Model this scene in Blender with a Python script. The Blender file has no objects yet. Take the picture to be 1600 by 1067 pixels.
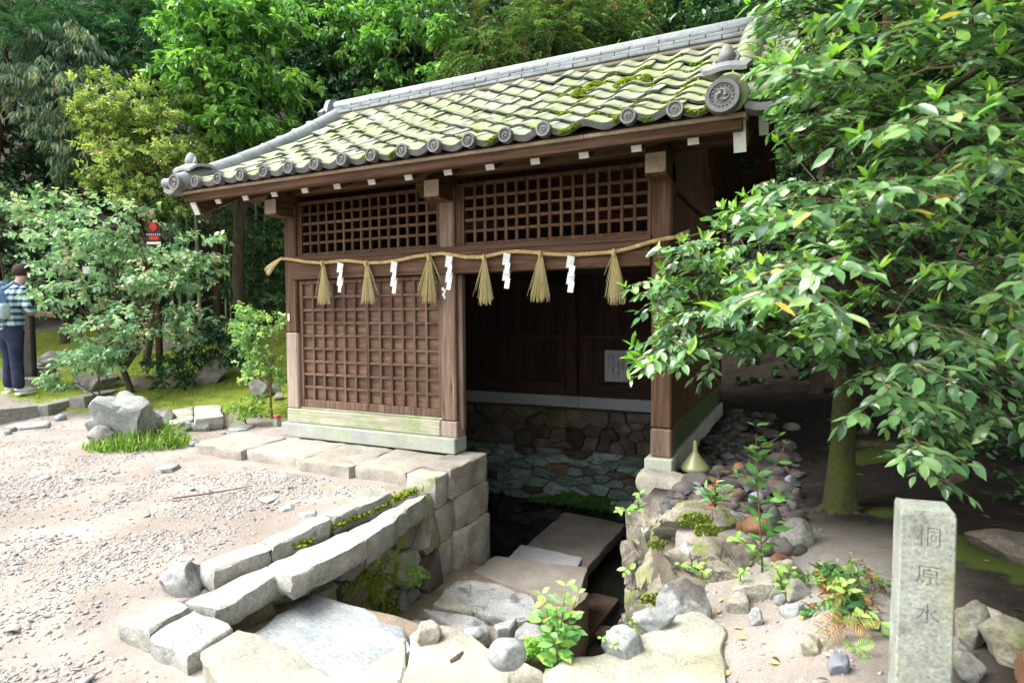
import bpy, math, random
import numpy as np
from mathutils import Vector, Matrix, noise as mnoise

random.seed(7)
rng = np.random.default_rng(7)
SC = bpy.context.scene
COL = SC.collection

# ------------------------------------------------------------------ camera
CAM_H = 1.25
FPX, YAW, PITCH, ROLL = 940.8, .4498, .0453, -.0067          # measured on the 1600 px wide photograph
_F = np.array([-math.sin(YAW)*math.cos(PITCH), math.cos(YAW)*math.cos(PITCH), -math.sin(PITCH)])
_R0 = np.array([math.cos(YAW), math.sin(YAW), 0.0])
_U0 = np.cross(_R0, _F)
_R = math.cos(ROLL)*_R0 + math.sin(ROLL)*_U0
_U = -math.sin(ROLL)*_R0 + math.cos(ROLL)*_U0
_C = np.array([0, 0, CAM_H])
cam_data = bpy.data.cameras.new("camera")
cam = bpy.data.objects.new("camera", cam_data)
COL.objects.link(cam)
cam.matrix_world = Matrix(((_R[0], _U[0], -_F[0], 0), (_R[1], _U[1], -_F[1], 0), (_R[2], _U[2], -_F[2], CAM_H), (0, 0, 0, 1)))
cam_data.sensor_width = 36
cam_data.lens = FPX/1600*36
cam_data.clip_start = .05
cam_data.clip_end = 300
cam_data.dof.use_dof = True
cam_data.dof.focus_distance = 4.8
cam_data.dof.aperture_fstop = 3.5
SC.camera = cam

# ------------------------------------------------------------------ light
SUN_EL, SUN_AZ = math.radians(58), math.radians(243)          # bright overcast, sky open to the front left
world = bpy.data.worlds.new("World")
SC.world = world
world.use_nodes = True
wn = world.node_tree
bg = wn.nodes["Background"]
sky = wn.nodes.new("ShaderNodeTexSky")
sky.sky_type = 'NISHITA'
sky.sun_disc = False
sky.sun_elevation = SUN_EL
sky.sun_rotation = SUN_AZ
sky.air_density = 1.0
sky.dust_density = 3.0
hs = wn.nodes.new("ShaderNodeHueSaturation")
hs.inputs["Saturation"].default_value = .14                    # cloud cover greys the blue
wn.links.new(sky.outputs[0], hs.inputs["Color"])
wn.links.new(hs.outputs[0], bg.inputs[0])
bg.inputs[1].default_value = .15
sun_d = bpy.data.lights.new("sun", 'SUN')
sun_d.energy = 1.5
sun_d.angle = math.radians(40)
sun_d.color = (1, .97, .92)
sun = bpy.data.objects.new("sun", sun_d)
COL.objects.link(sun)
_sd = Vector((math.sin(SUN_AZ)*math.cos(SUN_EL), math.cos(SUN_AZ)*math.cos(SUN_EL), math.sin(SUN_EL)))
sun.rotation_euler = _sd.to_track_quat('Z', 'Y').to_euler()
SC.view_settings.view_transform = 'Standard'
SC.view_settings.look = 'None'
SC.view_settings.gamma = 1
SC.view_settings.use_curve_mapping = False
SC.view_settings.exposure = 2.25
SC.cycles.max_bounces = 6
SC.cycles.diffuse_bounces = 4
SC.cycles.glossy_bounces = 2
SC.cycles.transmission_bounces = 4
SC.cycles.transparent_max_bounces = 6

# ------------------------------------------------------------------ measuring helpers
def ray(px, py):
    return _F + (px-800)/FPX*_R - (py-533.5)/FPX*_U
def gz(px, py, z):
    d = ray(px, py); return _C + d*(z-CAM_H)/d[2]
def onY(px, py, y):
    d = ray(px, py); return _C + d*y/d[1]
def onX(px, py, x):
    d = ray(px, py); return _C + d*x/d[0]
def dep(px, py, d):
    return _C + ray(px, py)*d
def depth_of(p):
    return float((np.asarray(p)-_C) @ _F)
def project(P):
    v = np.asarray(P)-_C
    q = v @ _F
    return 800+FPX*(v @ _R)/q, 533.5-FPX*(v @ _U)/q, q

def sstep(a, b, x):
    t = np.clip((np.asarray(x, float)-a)/(b-a), 0, 1)
    return t*t*(3-2*t)

def wob(x, y, s=1.0, k=0):
    x = np.asarray(x)/s; y = np.asarray(y)/s
    return (np.sin(1.7*x+.9*y+1.3+k)+np.sin(-1.1*x+2.3*y+.4+2*k)+.6*np.sin(3.9*x+2.2*y+2.1+k)+.6*np.sin(2.6*x-4.1*y+.7+k)+.35*np.sin(7.1*x+5.3*y+k)+.35*np.sin(-6.3*x+8.1*y+1.9*k))/3.9

# ------------------------------------------------------------------ terrain
PIT = np.array([(-2.50, 1.62), (-2.50, 3.70), (-2.50, 4.30), (-4.30, 4.30), (-4.30, 7.02), (-.90, 7.02), (-.90, 3.75), (-.62, 3.2), (-.40, 2.6), (-.50, 2.12), (-.70, 1.86), (-1.3, 1.90), (-1.33, 1.72), (-1.42, 1.57), (-2.08, 1.61)])
def in_poly(x, y, P):
    x = np.asarray(x); y = np.asarray(y)
    ins = np.zeros(x.shape, bool)
    n = len(P)
    for i in range(n):
        x1, y1 = P[i]; x2, y2 = P[(i+1) % n]
        c = ((y1 > y) != (y2 > y)) & (x < (x2-x1)*(y-y1)/(y2-y1+1e-12)+x1)
        ins ^= c
    return ins

def G(x, y):
    x = np.asarray(x, float); y = np.asarray(y, float)
    q = -.435*x+.9*y
    zl = np.interp(q, [0, 7.0, 7.5, 8.5, 9.5, 10.5, 12, 13, 14, 24, 34], [0, 0, .08, .28, .48, .62, 1.1, 1.42, 1.85, 11, 24])
    rx = np.interp(x, [-1.2, -.9, 0, 1, 3, 6, 14], [0, .1, .19, .3, .6, 1.4, 4])
    near = 1-sstep(2.85, 3.15, y)
    rx = rx-near*np.interp(x, [-1.2, -.9, -.35, -.05, .1], [0, .10, .12, .07, 0])
    rx = rx-.035*(1-sstep(2.0, 2.5, y))*sstep(-2.85, -2.6, x)*(1-sstep(-.35, -.1, x))
    zr = rx+np.interp(y+.12*x, [0, 7.2, 8.5, 10, 20, 30], [0, 0, .25, .8, 9, 22])
    w = sstep(4.5, 5.2, -x)
    z = zl*w+zr*(1-w)
    far = sstep(5, 12, q)
    z = z+wob(x, y, 1.1)*(.012+.10*far)+wob(x, y, .23, 2)*.006
    return z

def hit(px, py, d0=.8):
    """Where the line of sight meets the terrain."""
    d = ray(px, py)
    t = d0
    while t < 60:
        p = _C+d*t
        if p[2] < G(p[0], p[1]):
            return p
        t += .01 if t < 6 else .03
    return _C+d*60
# ------------------------------------------------------------------ scene helpers
WLOC = {}
def tag(o, label=None, cat=None, group=None, kind=None):
    if label: o['label'] = label
    if cat: o['category'] = cat
    if group: o['group'] = group
    if kind: o['kind'] = kind
    return o

def put(name, me, mat=None, parent=None, M=None, mats=None):
    """Link one mesh object; M is its world matrix (default: the mesh is in world coordinates)."""
    o = bpy.data.objects.new(name, me)
    COL.objects.link(o)
    if mats:
        if not me.materials:
            for m in mats: me.materials.append(m)
    elif mat is not None and not me.materials:
        me.materials.append(mat)
    if M is None: M = Matrix.Identity(4)
    WLOC[o.as_pointer()] = M.to_translation() if parent is None else M.to_translation()
    if parent is not None:
        o.parent = parent
        M = Matrix.Translation(-WLOC[parent.as_pointer()]) @ M
    o.matrix_basis = M
    return o

def thing(name, loc, label, cat, group=None):
    o = bpy.data.objects.new(name, None)
    COL.objects.link(o)
    o.empty_display_size = .1
    o.location = Vector([float(c) for c in loc])
    WLOC[o.as_pointer()] = Vector([float(c) for c in loc])
    return tag(o, label, cat, group)

def mk(V, F, smooth=False, sharp=None, name="mesh", mi=None):
    me = bpy.data.meshes.new(name)
    me.from_pydata([tuple(map(float, v)) for v in V], [], [tuple(map(int, f)) for f in F])
    if mi is not None:
        me.polygons.foreach_set("material_index", mi)
    if smooth or sharp:
        me.shade_smooth()
        if sharp: me.set_sharp_from_angle(angle=math.radians(sharp))
    me.update()
    return me

def mk_np(V, F, smooth=False, attr=None, name="mesh"):
    """Fast path: V (n,3), F (m,k) with constant k; attr = dict name -> per-vertex float array."""
    V = np.ascontiguousarray(V, np.float32); F = np.ascontiguousarray(F, np.int32)
    m, k = F.shape
    me = bpy.data.meshes.new(name)
    me.vertices.add(len(V)); me.vertices.foreach_set("co", V.ravel())
    me.loops.add(m*k); me.loops.foreach_set("vertex_index", F.ravel())
    me.polygons.add(m)
    me.polygons.foreach_set("loop_start", np.arange(0, m*k, k, dtype=np.int32))
    me.polygons.foreach_set("loop_total", np.full(m, k, np.int32))
    if smooth: me.polygons.foreach_set("use_smooth", np.ones(m, bool))
    me.update(calc_edges=True)
    for nme, a in (attr or {}).items():
        a = np.asarray(a, np.float32)
        if a.ndim == 1:
            at = me.attributes.new(nme, 'FLOAT', 'POINT'); at.data.foreach_set("value", a)
        else:
            at = me.attributes.new(nme, 'FLOAT_COLOR', 'POINT'); at.data.foreach_set("color", np.ascontiguousarray(a).ravel())
    return me

class MB:
    """Collects simple pieces into ONE mesh (for one part)."""
    def __init__(s): s.V = []; s.F = []
    def add(s, V, F):
        o = len(s.V); s.V += [tuple(map(float, v)) for v in V]; s.F += [tuple(int(i)+o for i in f) for f in F]
    def mesh(s, smooth=False, sharp=None): return mk(s.V, s.F, smooth, sharp)

def cbox(x0, x1, y0, y1, z0, z1, ch=.004):
    """Chamfered box: 24 corners, 26 faces."""
    c = ((x0+x1)/2, (y0+y1)/2, (z0+z1)/2); h = ((x1-x0)/2, (y1-y0)/2, (z1-z0)/2)
    ch = min(ch, min(h)*.6)
    V = []; idx = {}
    for sx in (-1, 1):
        for sy in (-1, 1):
            for sz in (-1, 1):
                for a in range(3):
                    v = [h[0]*sx, h[1]*sy, h[2]*sz]
                    for b in range(3):
                        if b != a: v[b] -= ch*(sx, sy, sz)[b]
                    idx[(sx, sy, sz, a)] = len(V); V.append([c[i]+v[i] for i in range(3)])
    F = []
    def face(ids, n):
        P = [np.array(V[i]) for i in ids]
        nn = np.cross(P[1]-P[0], P[2]-P[0])
        F.append(ids if nn @ np.array(n) > 0 else ids[::-1])
    for a in range(3):
        b, d = [i for i in range(3) if i != a]
        for s in (-1, 1):
            ids = []
            for sb, sd in ((-1, -1), (1, -1), (1, 1), (-1, 1)):
                k = [0, 0, 0]; k[a] = s; k[b] = sb; k[d] = sd; ids.append(idx[(*k, a)])
            n = [0, 0, 0]; n[a] = s; face(ids, n)
        for sb in (-1, 1):
            for sd in (-1, 1):
                ids = []
                for s, ax in ((-1, b), (1, b), (1, d), (-1, d)):
                    k = [0, 0, 0]; k[a] = s; k[b] = sb; k[d] = sd; ids.append(idx[(*k, ax)])
                n = [0, 0, 0]; n[b] = sb; n[d] = sd; face(ids, n)
    for sx in (-1, 1):
        for sy in (-1, 1):
            for sz in (-1, 1):
                face([idx[(sx, sy, sz, a)] for a in range(3)], (sx, sy, sz))
    return V, F

def box(name, x0, x1, y0, y1, z0, z1, mat, parent, ch=.004, M=None):
    V, F = cbox(x0, x1, y0, y1, z0, z1, ch)
    return put(name, mk(V, F), mat, parent, M)

def tube_np(P, R, n=8, cap=True):
    """Tube along points P with radii R -> V, F(list)."""
    P = np.asarray(P, float); k = len(P)
    R = np.full(k, R) if np.isscalar(R) else np.asarray(R, float)
    T = np.gradient(P, axis=0); T /= np.linalg.norm(T, axis=1)[:, None]+1e-9
    a = np.array([0, 0, 1.0]) if abs(T[0, 2]) < .9 else np.array([1.0, 0, 0])
    V = []; u = np.cross(T[0], a); u /= np.linalg.norm(u)
    th = np.arange(n)*2*math.pi/n
    for i in range(k):
        u = u-T[i]*(u @ T[i]); u /= np.linalg.norm(u)+1e-9
        w = np.cross(T[i], u)
        V += list(P[i]+R[i]*(np.cos(th)[:, None]*u+np.sin(th)[:, None]*w))
    F = []
    for i in range(k-1):
        for j in range(n):
            a0 = i*n+j; b0 = i*n+(j+1) % n
            F.append((a0, b0, b0+n, a0+n))
    if cap:
        F.append(tuple(range(n))[::-1]); F.append(tuple((k-1)*n+j for j in range(n)))
    return V, F

def ico(sub):
    t = (1+5**.5)/2
    V = [(-1, t, 0), (1, t, 0), (-1, -t, 0), (1, -t, 0), (0, -1, t), (0, 1, t), (0, -1, -t), (0, 1, -t), (t, 0, -1), (t, 0, 1), (-t, 0, -1), (-t, 0, 1)]
    V = [np.array(v)/np.linalg.norm(v) for v in V]
    F = [(0, 11, 5), (0, 5, 1), (0, 1, 7), (0, 7, 10), (0, 10, 11), (1, 5, 9), (5, 11, 4), (11, 10, 2), (10, 7, 6), (7, 1, 8), (3, 9, 4), (3, 4, 2), (3, 2, 6), (3, 6, 8), (3, 8, 9), (4, 9, 5), (2, 4, 11), (6, 2, 10), (8, 6, 7), (9, 8, 1)]
    for _ in range(sub):
        mid = {}; NF = []
        def m(a, b):
            k = (min(a, b), max(a, b))
            if k not in mid:
                p = V[a]+V[b]; V.append(p/np.linalg.norm(p)); mid[k] = len(V)-1
            return mid[k]
        for a, b, c in F:
            ab, bc, ca = m(a, b), m(b, c), m(c, a)
            NF += [(a, ab, ca), (b, bc, ab), (c, ca, bc), (ab, bc, ca)]
        F = NF
    return np.array(V), F
ICO = {s: ico(s) for s in (0, 1, 2, 3)}

def rock_mesh(r, seed, sub=2, rough=.14, cuts=6, sharp=32, flat=None, freq=1.5, boxy=1.0):
    """A boulder: a sphere cut by random planes, then roughened."""
    rs = np.random.default_rng(seed)
    V, F = ICO[sub]; V = V.copy()
    V = np.sign(V)*np.abs(V)**boxy; V /= np.abs(V).max()
    for i in range(int(cuts*1.7) if cuts > 4 else cuts):
        n = rs.normal(size=3); n /= np.linalg.norm(n); d = rs.uniform(.5, .86)
        s = np.maximum(V @ n-d, 0); V -= s[:, None]*n*.96
    off = Vector(rs.uniform(-50, 50, 3))
    for i in range(len(V)):
        v = Vector(V[i])
        k = mnoise.fractal(v*freq+off, .9, 2.1, 5)
        V[i] *= 1+rough*k
    V = V/np.abs(V).max(axis=0)*np.array(r)
    return mk(V, F, True, sharp)

def frame_M(loc, ax_x, up=(0, 0, 1)):
    x = Vector(ax_x).normalized(); z = Vector(up).normalized()
    y = z.cross(x).normalized(); z = x.cross(y)
    M = Matrix((x, y, z)).transposed().to_4x4(); M.translation = Vector([float(c) for c in loc])
    return M

def rockpx(name, x0, y0, x1, y1, mat, label, cat="rock", group=None, seed=1, sub=2, d=None, sink=.25, ry=.85, rough=.14, cuts=6, rot=0., sharp=32, parent=None, boxy=1.0, freq=1.5):
    """A rock whose outline in the photograph is the box x0..x1, y0..y1 and whose foot stands on the terrain."""
    if d is None:
        d = depth_of(hit((x0+x1)/2, y1-.12*(y1-y0)))
    w = (x1-x0)*d/FPX; h = (y1-y0)*d/FPX*(1+sink*.5)
    c = dep((x0+x1)/2, (y0+y1)/2+sink*.25*(y1-y0), d)
    me = rock_mesh((w/2*1.02, w/2*ry, h/2*1.02), seed, sub, rough, cuts, sharp, None, freq, boxy)
    M = frame_M(c, (_R0[0]*math.cos(rot)-_R0[1]*math.sin(rot), _R0[1]*math.cos(rot)+_R0[0]*math.sin(rot), 0))
    o = put(name, me, mat, parent, M)
    if parent is None: tag(o, label, cat, group)
    return o

def resample(P, step):
    P = [np.asarray(p[:2], float) for p in P]; out = []
    for i in range(len(P)):
        a, b = P[i], P[(i+1) % len(P)]
        k = max(1, int(round(np.linalg.norm(b-a)/step)))
        out += [a+(b-a)*j/k for j in range(k)]
    return np.array(out)

def slab_mesh(pts, z, th, ch=.02, jit=.008, top=.006, seed=0, step=.07, tilt=(0, 0), smooth=True, under=.02):
    """A dressed or split stone: polygon top, worn edges, rough sides."""
    rs = np.random.default_rng(seed)
    P = resample(pts, step); n = len(P)
    area = .5*sum(P[i][0]*P[(i+1) % n][1]-P[(i+1) % n][0]*P[i][1] for i in range(n))
    if area < 0: P = P[::-1].copy()
    c = P.mean(axis=0)
    P = .76*P+.12*np.roll(P, 1, 0)+.12*np.roll(P, -1, 0)                      # worn corners
    def jn(a): 
        q = rs.normal(size=(n, 2)); q = q+.6*np.roll(q, 1, 0)+.6*np.roll(q, -1, 0); return q*a*.55
    P = P+jn(jit)
    nx = np.roll(P, -1, 0)-np.roll(P, 1, 0); nrm = np.stack([nx[:, 1], -nx[:, 0]], 1); nrm /= np.linalg.norm(nrm, axis=1)[:, None]+1e-9
    e1 = P.max(0)-P.min(0); lim = .22*min(e1)
    rings = []
    def ring(off, zz, jz):
        Q = P-nrm*min(off, lim)
        rings.append(np.c_[Q+jn(jit*.5), np.full(n, zz)+rs.normal(size=n)*jz])
    ring(under, z-th, jit*.5); ring(.1*ch, z-th*.7, jit*.5); ring(0, z-th*.4, jit*.5); ring(.12*ch, z-ch*.9, jit*.35); ring(ch*.45, z-ch*.22, .0012); ring(ch*1.1, z, .001)
    base = rings[-1][:, :2].copy()
    for f in (.72, .42):
        Q = c+(base-c)*f; rings.append(np.c_[Q, np.full(n, z)])
    V = np.concatenate(rings+[np.array([[c[0], c[1], z]])])
    m = V[:, 2] > z-ch
    V[m, 2] += wob(V[m, 0]+seed*.37, V[m, 1]-seed*.21, .16, seed)*top+wob(V[m, 0], V[m, 1], .05, seed)*top*.3
    V[:, 2] += (V[:, 0]-c[0])*tilt[0]+(V[:, 1]-c[1])*tilt[1]
    F = [tuple(range(n))[::-1]]
    for r in range(len(rings)-1):
        for j in range(n):
            a = r*n+j; b = r*n+(j+1) % n
            F.append((a, b, b+n, a+n))
    e = (len(rings)-1)*n
    for j in range(n): F.append((e+j, e+(j+1) % n, len(V)-1))
    return mk(V, F, smooth, 35)

def slab(name, pts, z, th, mat, parent=None, **k):
    return put(name, slab_mesh(pts, z, th, **k), mat, parent)

def pxs(z, *pp):
    return [gz(x, y, z)[:2] for x, y in pp]

# ------------------------------------------------------------------ stone walls: cells of a plane, each a stone
def clip_poly(P, a, b, c):
    out = []
    n = len(P)
    for i in range(n):
        p, q = P[i], P[(i+1) % n]
        dp = a*p[0]+b*p[1]-c; dq = a*q[0]+b*q[1]-c
        if dp <= 0: out.append(p)
        if (dp < 0 < dq) or (dq < 0 < dp):
            t = dp/(dp-dq); out.append((p[0]+(q[0]-p[0])*t, p[1]+(q[1]-p[1])*t))
    return out

def cells(outline, n, asp, seed, relax=2):
    """Irregular cells of a polygon; asp > 1 makes them wider than high."""
    rs = np.random.default_rng(seed)
    O = np.array(outline, float)*np.array([1, asp])
    lo, hi = O.min(0), O.max(0); S = []
    while len(S) < n:
        p = rs.uniform(lo, hi)
        if in_poly(np.array([p[0]]), np.array([p[1]]), O)[0]: S.append(p)
    S = np.array(S)
    for it in range(relax+1):
        C = []
        for i in range(n):
            P = [tuple(p) for p in O]
            d = np.linalg.norm(S-S[i], axis=1)
            for j in np.argsort(d)[1:16]:
                m = (S[i]+S[j])/2; v = S[j]-S[i]
                P = clip_poly(P, v[0], v[1], v @ m)
                if len(P) < 3: break
            C.append(P)
        if it < relax:
            S = np.array([np.mean(P, axis=0) if len(P) >= 3 else S[i] for i, P in enumerate(C)])
    return [[(x, y/asp) for x, y in P] for P in C if len(P) >= 3]

def cell_stone(P, O, u, v, nrm, gap=.008, depth=.08, bulge=.03, seed=0, flat=.75):
    """One stone of a wall from its 2-D cell; returns a mesh in world coordinates."""
    rs = np.random.default_rng(seed)
    P = np.array(P); c = P.mean(0)
    # cut the corners
    Q = []
    for i in range(len(P)):
        a, b = P[i], P[(i+1) % len(P)]
        Q += [a*.9+b*.1, a*.12+b*.88]
    P = np.array(Q)
    r = np.linalg.norm(P-c, axis=1)[:, None]
    P = P-(P-c)/r*np.minimum(gap, r*.3)
    P = P+rs.normal(size=P.shape)*gap*.9
    n = len(P); O = np.array(O, float); u = np.array(u, float); v = np.array(v, float); nrm = np.array(nrm, float)
    tx, ty = rs.normal(size=2)*.16; out = rs.uniform(-.018, .022)
    def lift(Q, d, j=0): 
        h = d+(((Q-c) @ np.array([tx, ty]))+out)*(d > 0)+rs.normal(size=len(Q))*j
        return O+Q[:, :1]*u+Q[:, 1:2]*v+h[:, None]*nrm
    b = bulge*rs.uniform(.6, 1.3)
    rings = [lift(P, -depth), lift(P, b*.45, b*.16), lift(c+(P-c)*.92, b*.85, b*.18), lift(c+(P-c)*flat*.7, b, b*.28)]
    V = np.concatenate(rings+[lift(c[None], b*1.05)])
    F = []
    area = .5*sum(P[i][0]*P[(i+1) % n][1]-P[(i+1) % n][0]*P[i][1] for i in range(n))
    flip = (area < 0) != (np.cross(u, v) @ nrm < 0)
    for k in range(3):
        for j in range(n):
            a = k*n+j; bb = k*n+(j+1) % n
            f = (a, bb, bb+n, a+n); F.append(f[::-1] if flip else f)
    for j in range(n):
        f = (3*n+j, 3*n+(j+1) % n, len(V)-1); F.append(f[::-1] if flip else f)
    return mk(V, F, True, 40)
# ------------------------------------------------------------------ materials
def new_mat(name):
    m = bpy.data.materials.new(name); m.use_nodes = True
    nt = m.node_tree; b = nt.nodes["Principled BSDF"]
    return m, nt, b
def N(nt, t, **k):
    n = nt.nodes.new(t)
    for a, v in k.items(): setattr(n, a, v)
    return n
def L(nt, a, b): nt.links.new(a, b)
def c4(c): return (c[0], c[1], c[2], 1)

def ramp(nt, fac, stops, interp='LINEAR'):
    r = N(nt, "ShaderNodeValToRGB"); cr = r.color_ramp; cr.interpolation = interp
    while len(cr.elements) < len(stops): cr.elements.new(.5)
    for e, (p, c) in zip(cr.elements, stops):
        e.position = p; e.color = c4(c) if not np.isscalar(c) else (c, c, c, 1)
    L(nt, fac, r.inputs[0]); return r.outputs[0]

def mixc(nt, fac, a, b, mode='MIX'):
    m = N(nt, "ShaderNodeMix", data_type='RGBA', blend_type=mode)
    if np.isscalar(fac): m.inputs[0].default_value = fac
    else: L(nt, fac, m.inputs[0])
    for s, i in ((a, 6), (b, 7)):
        if isinstance(s, tuple): m.inputs[i].default_value = c4(s)
        else: L(nt, s, m.inputs[i])
    return m.outputs[2]

def math_n(nt, op, a, b=None):
    m = N(nt, "ShaderNodeMath", operation=op); m.use_clamp = False
    for s, i in ((a, 0), (b, 1)):
        if s is None: continue
        if np.isscalar(s): m.inputs[i].default_value = s
        else: L(nt, s, m.inputs[i])
    return m.outputs[0]

def world_vec(nt, stretch=(1, 1, 1), rnd=0.0):
    g = N(nt, "ShaderNodeNewGeometry")
    mp = N(nt, "ShaderNodeMapping"); mp.inputs["Scale"].default_value = stretch
    L(nt, g.outputs["Position"], mp.inputs["Vector"])
    v = mp.outputs[0]
    if rnd:
        oi = N(nt, "ShaderNodeObjectInfo")
        s = math_n(nt, 'MULTIPLY', oi.outputs["Random"], rnd)
        a = N(nt, "ShaderNodeVectorMath", operation='ADD')
        L(nt, v, a.inputs[0])
        cb = N(nt, "ShaderNodeCombineXYZ"); L(nt, s, cb.inputs[0]); L(nt, s, cb.inputs[1]); L(nt, s, cb.inputs[2])
        L(nt, cb.outputs[0], a.inputs[1]); v = a.outputs[0]
    return v, g

def noise(nt, vec, scale, detail=6, rough=.6, dist=0):
    n = N(nt, "ShaderNodeTexNoise"); n.inputs["Scale"].default_value = scale; n.inputs["Detail"].default_value = detail
    n.inputs["Roughness"].default_value = rough; n.inputs["Distortion"].default_value = dist
    if vec is not None: L(nt, vec, n.inputs["Vector"])
    return n.outputs["Fac"]

def pmat(name, stops, scale=4, detail=7, rough=.85, bump=.4, bscale=None, bdist=.016, stretch=(1, 1, 1), rand=0.0, spec=.25, moss=None, blot=None, fine=.25, fscale=60, dist=0, hue=0.0, crack=None):
    """General weathered material: noise ramp, fine grain, object-to-object variation, blotches, moss on faces that look up."""
    m, nt, b = new_mat(name)
    v, g = world_vec(nt, stretch, 7.0 if rand else 0)
    f = noise(nt, v, scale, detail, .62, dist)
    col = ramp(nt, f, stops)
    if blot:
        for (bc, bs, lo, hi, amt) in blot:
            bn = noise(nt, v, bs, 5, .65)
            mk_ = ramp(nt, bn, [(lo, 0.0), (hi, 1.0)])
            mk2 = math_n(nt, 'MULTIPLY', mk_, amt)
            col = mixc(nt, mk2, col, bc)
    fv, _ = world_vec(nt, (1, 1, 1) if stretch == (1, 1, 1) else tuple(s*.6 for s in stretch))
    fn = noise(nt, fv, fscale, 4, .7)
    fr = ramp(nt, fn, [(.25, 1-fine), (.75, 1+fine*.6)])
    col = mixc(nt, 1.0, col, fr, 'MULTIPLY')
    ck = None
    if crack:                                                      # hairline cracks, here and there
        vo = N(nt, "ShaderNodeTexVoronoi", feature='DISTANCE_TO_EDGE'); vo.inputs["Scale"].default_value = crack[0]
        wv, _ = world_vec(nt)
        nz_ = N(nt, "ShaderNodeTexNoise"); nz_.inputs["Scale"].default_value = crack[0]*2; nz_.inputs["Detail"].default_value = 5; L(nt, wv, nz_.inputs["Vector"])
        av = N(nt, "ShaderNodeVectorMath", operation='ADD'); sv = N(nt, "ShaderNodeVectorMath", operation='SCALE'); sv.inputs["Scale"].default_value = .9/crack[0]
        L(nt, nz_.outputs["Color"], sv.inputs[0]); L(nt, wv, av.inputs[0]); L(nt, sv.outputs[0], av.inputs[1]); L(nt, av.outputs[0], vo.inputs["Vector"])
        ck = ramp(nt, vo.outputs["Distance"], [(0.0, 1.0), (crack[1], 0.0)])
        ck = math_n(nt, 'MULTIPLY', ck, ramp(nt, noise(nt, wv, crack[0]*.7, 3), [(.52, 0.0), (.66, 1.0)]))
        col = mixc(nt, math_n(nt, 'MULTIPLY', ck, .5), col, tuple(.25*c for c in stops[0][1]))
    if rand:
        oi = N(nt, "ShaderNodeObjectInfo")
        rr = N(nt, "ShaderNodeMapRange"); L(nt, oi.outputs["Random"], rr.inputs[0])
        rr.inputs["To Min"].default_value = 1-rand; rr.inputs["To Max"].default_value = 1+rand
        h = N(nt, "ShaderNodeHueSaturation"); L(nt, col, h.inputs["Color"]); L(nt, rr.outputs[0], h.inputs["Value"])
        if hue:
            wn_ = N(nt, "ShaderNodeTexWhiteNoise", noise_dimensions='1D'); L(nt, oi.outputs["Random"], wn_.inputs["W"])
            hr = N(nt, "ShaderNodeMapRange"); L(nt, wn_.outputs[0], hr.inputs[0])
            hr.inputs["To Min"].default_value = .5-hue; hr.inputs["To Max"].default_value = .5+hue
            L(nt, hr.outputs[0], h.inputs["Hue"])
            sr = N(nt, "ShaderNodeMapRange"); L(nt, wn_.outputs[0], sr.inputs[0])
            sr.inputs["To Min"].default_value = .5; sr.inputs["To Max"].default_value = 1.3
            L(nt, sr.outputs[0], h.inputs["Saturation"])
        col = h.outputs[0]
    if moss:
        mc, ms, lo, hi, up = moss
        mn = noise(nt, world_vec(nt)[0], ms, 8, .65)
        mm = ramp(nt, mn, [(lo, 0.0), (hi, 1.0)])
        if up:
            sp = N(nt, "ShaderNodeSeparateXYZ"); L(nt, g.outputs["Normal"], sp.inputs[0])
            um = ramp(nt, sp.outputs[2], [(.1, 1-up), (.75, 1.0)])
            mm = math_n(nt, 'MULTIPLY', mm, um)
        mcol = mixc(nt, noise(nt, world_vec(nt)[0], 45, 3), tuple(x*.55 for x in mc), tuple(x*1.45 for x in mc))
        col = mixc(nt, mm, col, mcol)
    L(nt, col, b.inputs["Base Color"])
    b.inputs["Roughness"].default_value = rough
    b.inputs["Specular IOR Level"].default_value = spec
    if bump:
        bn = noise(nt, v, bscale or scale*4, 8, .7)
        if ck is not None: bn = math_n(nt, 'SUBTRACT', bn, ck)
        bb = N(nt, "ShaderNodeBump"); bb.inputs["Strength"].default_value = bump; bb.inputs["Distance"].default_value = bdist
        L(nt, bn, bb.inputs["Height"]); L(nt, bb.outputs[0], b.inputs["Normal"])
    return m

def plain(name, col, rough=.6, spec=.4, emit=None):
    m, nt, b = new_mat(name)
    v, _ = world_vec(nt)
    f = ramp(nt, noise(nt, v, 25, 5), [(.3, tuple(c*.82 for c in col)), (.7, tuple(min(1, c*1.1) for c in col))])
    L(nt, f, b.inputs["Base Color"]); b.inputs["Roughness"].default_value = rough; b.inputs["Specular IOR Level"].default_value = spec
    return m

def wood(name, dark, mid, light, axis, rand=.16, rough=.75, bump=.35, moss=None, blot=None):
    st = [22, 22, 22]; st['xyz'.index(axis)] = 1.3
    return pmat(name, [(.28, dark), (.5, mid), (.74, light)], scale=1.6, detail=8, rough=rough, bump=bump, bscale=3.2, bdist=.004, stretch=tuple(st), rand=rand, fine=.22, fscale=3, moss=moss, blot=(blot or [])+[(tuple(.22*c for c in dark), 2.6, .63, .68, .85), (tuple(min(1, 1.25*c+.02) for c in light), .55, .55, .75, .45)])

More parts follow.
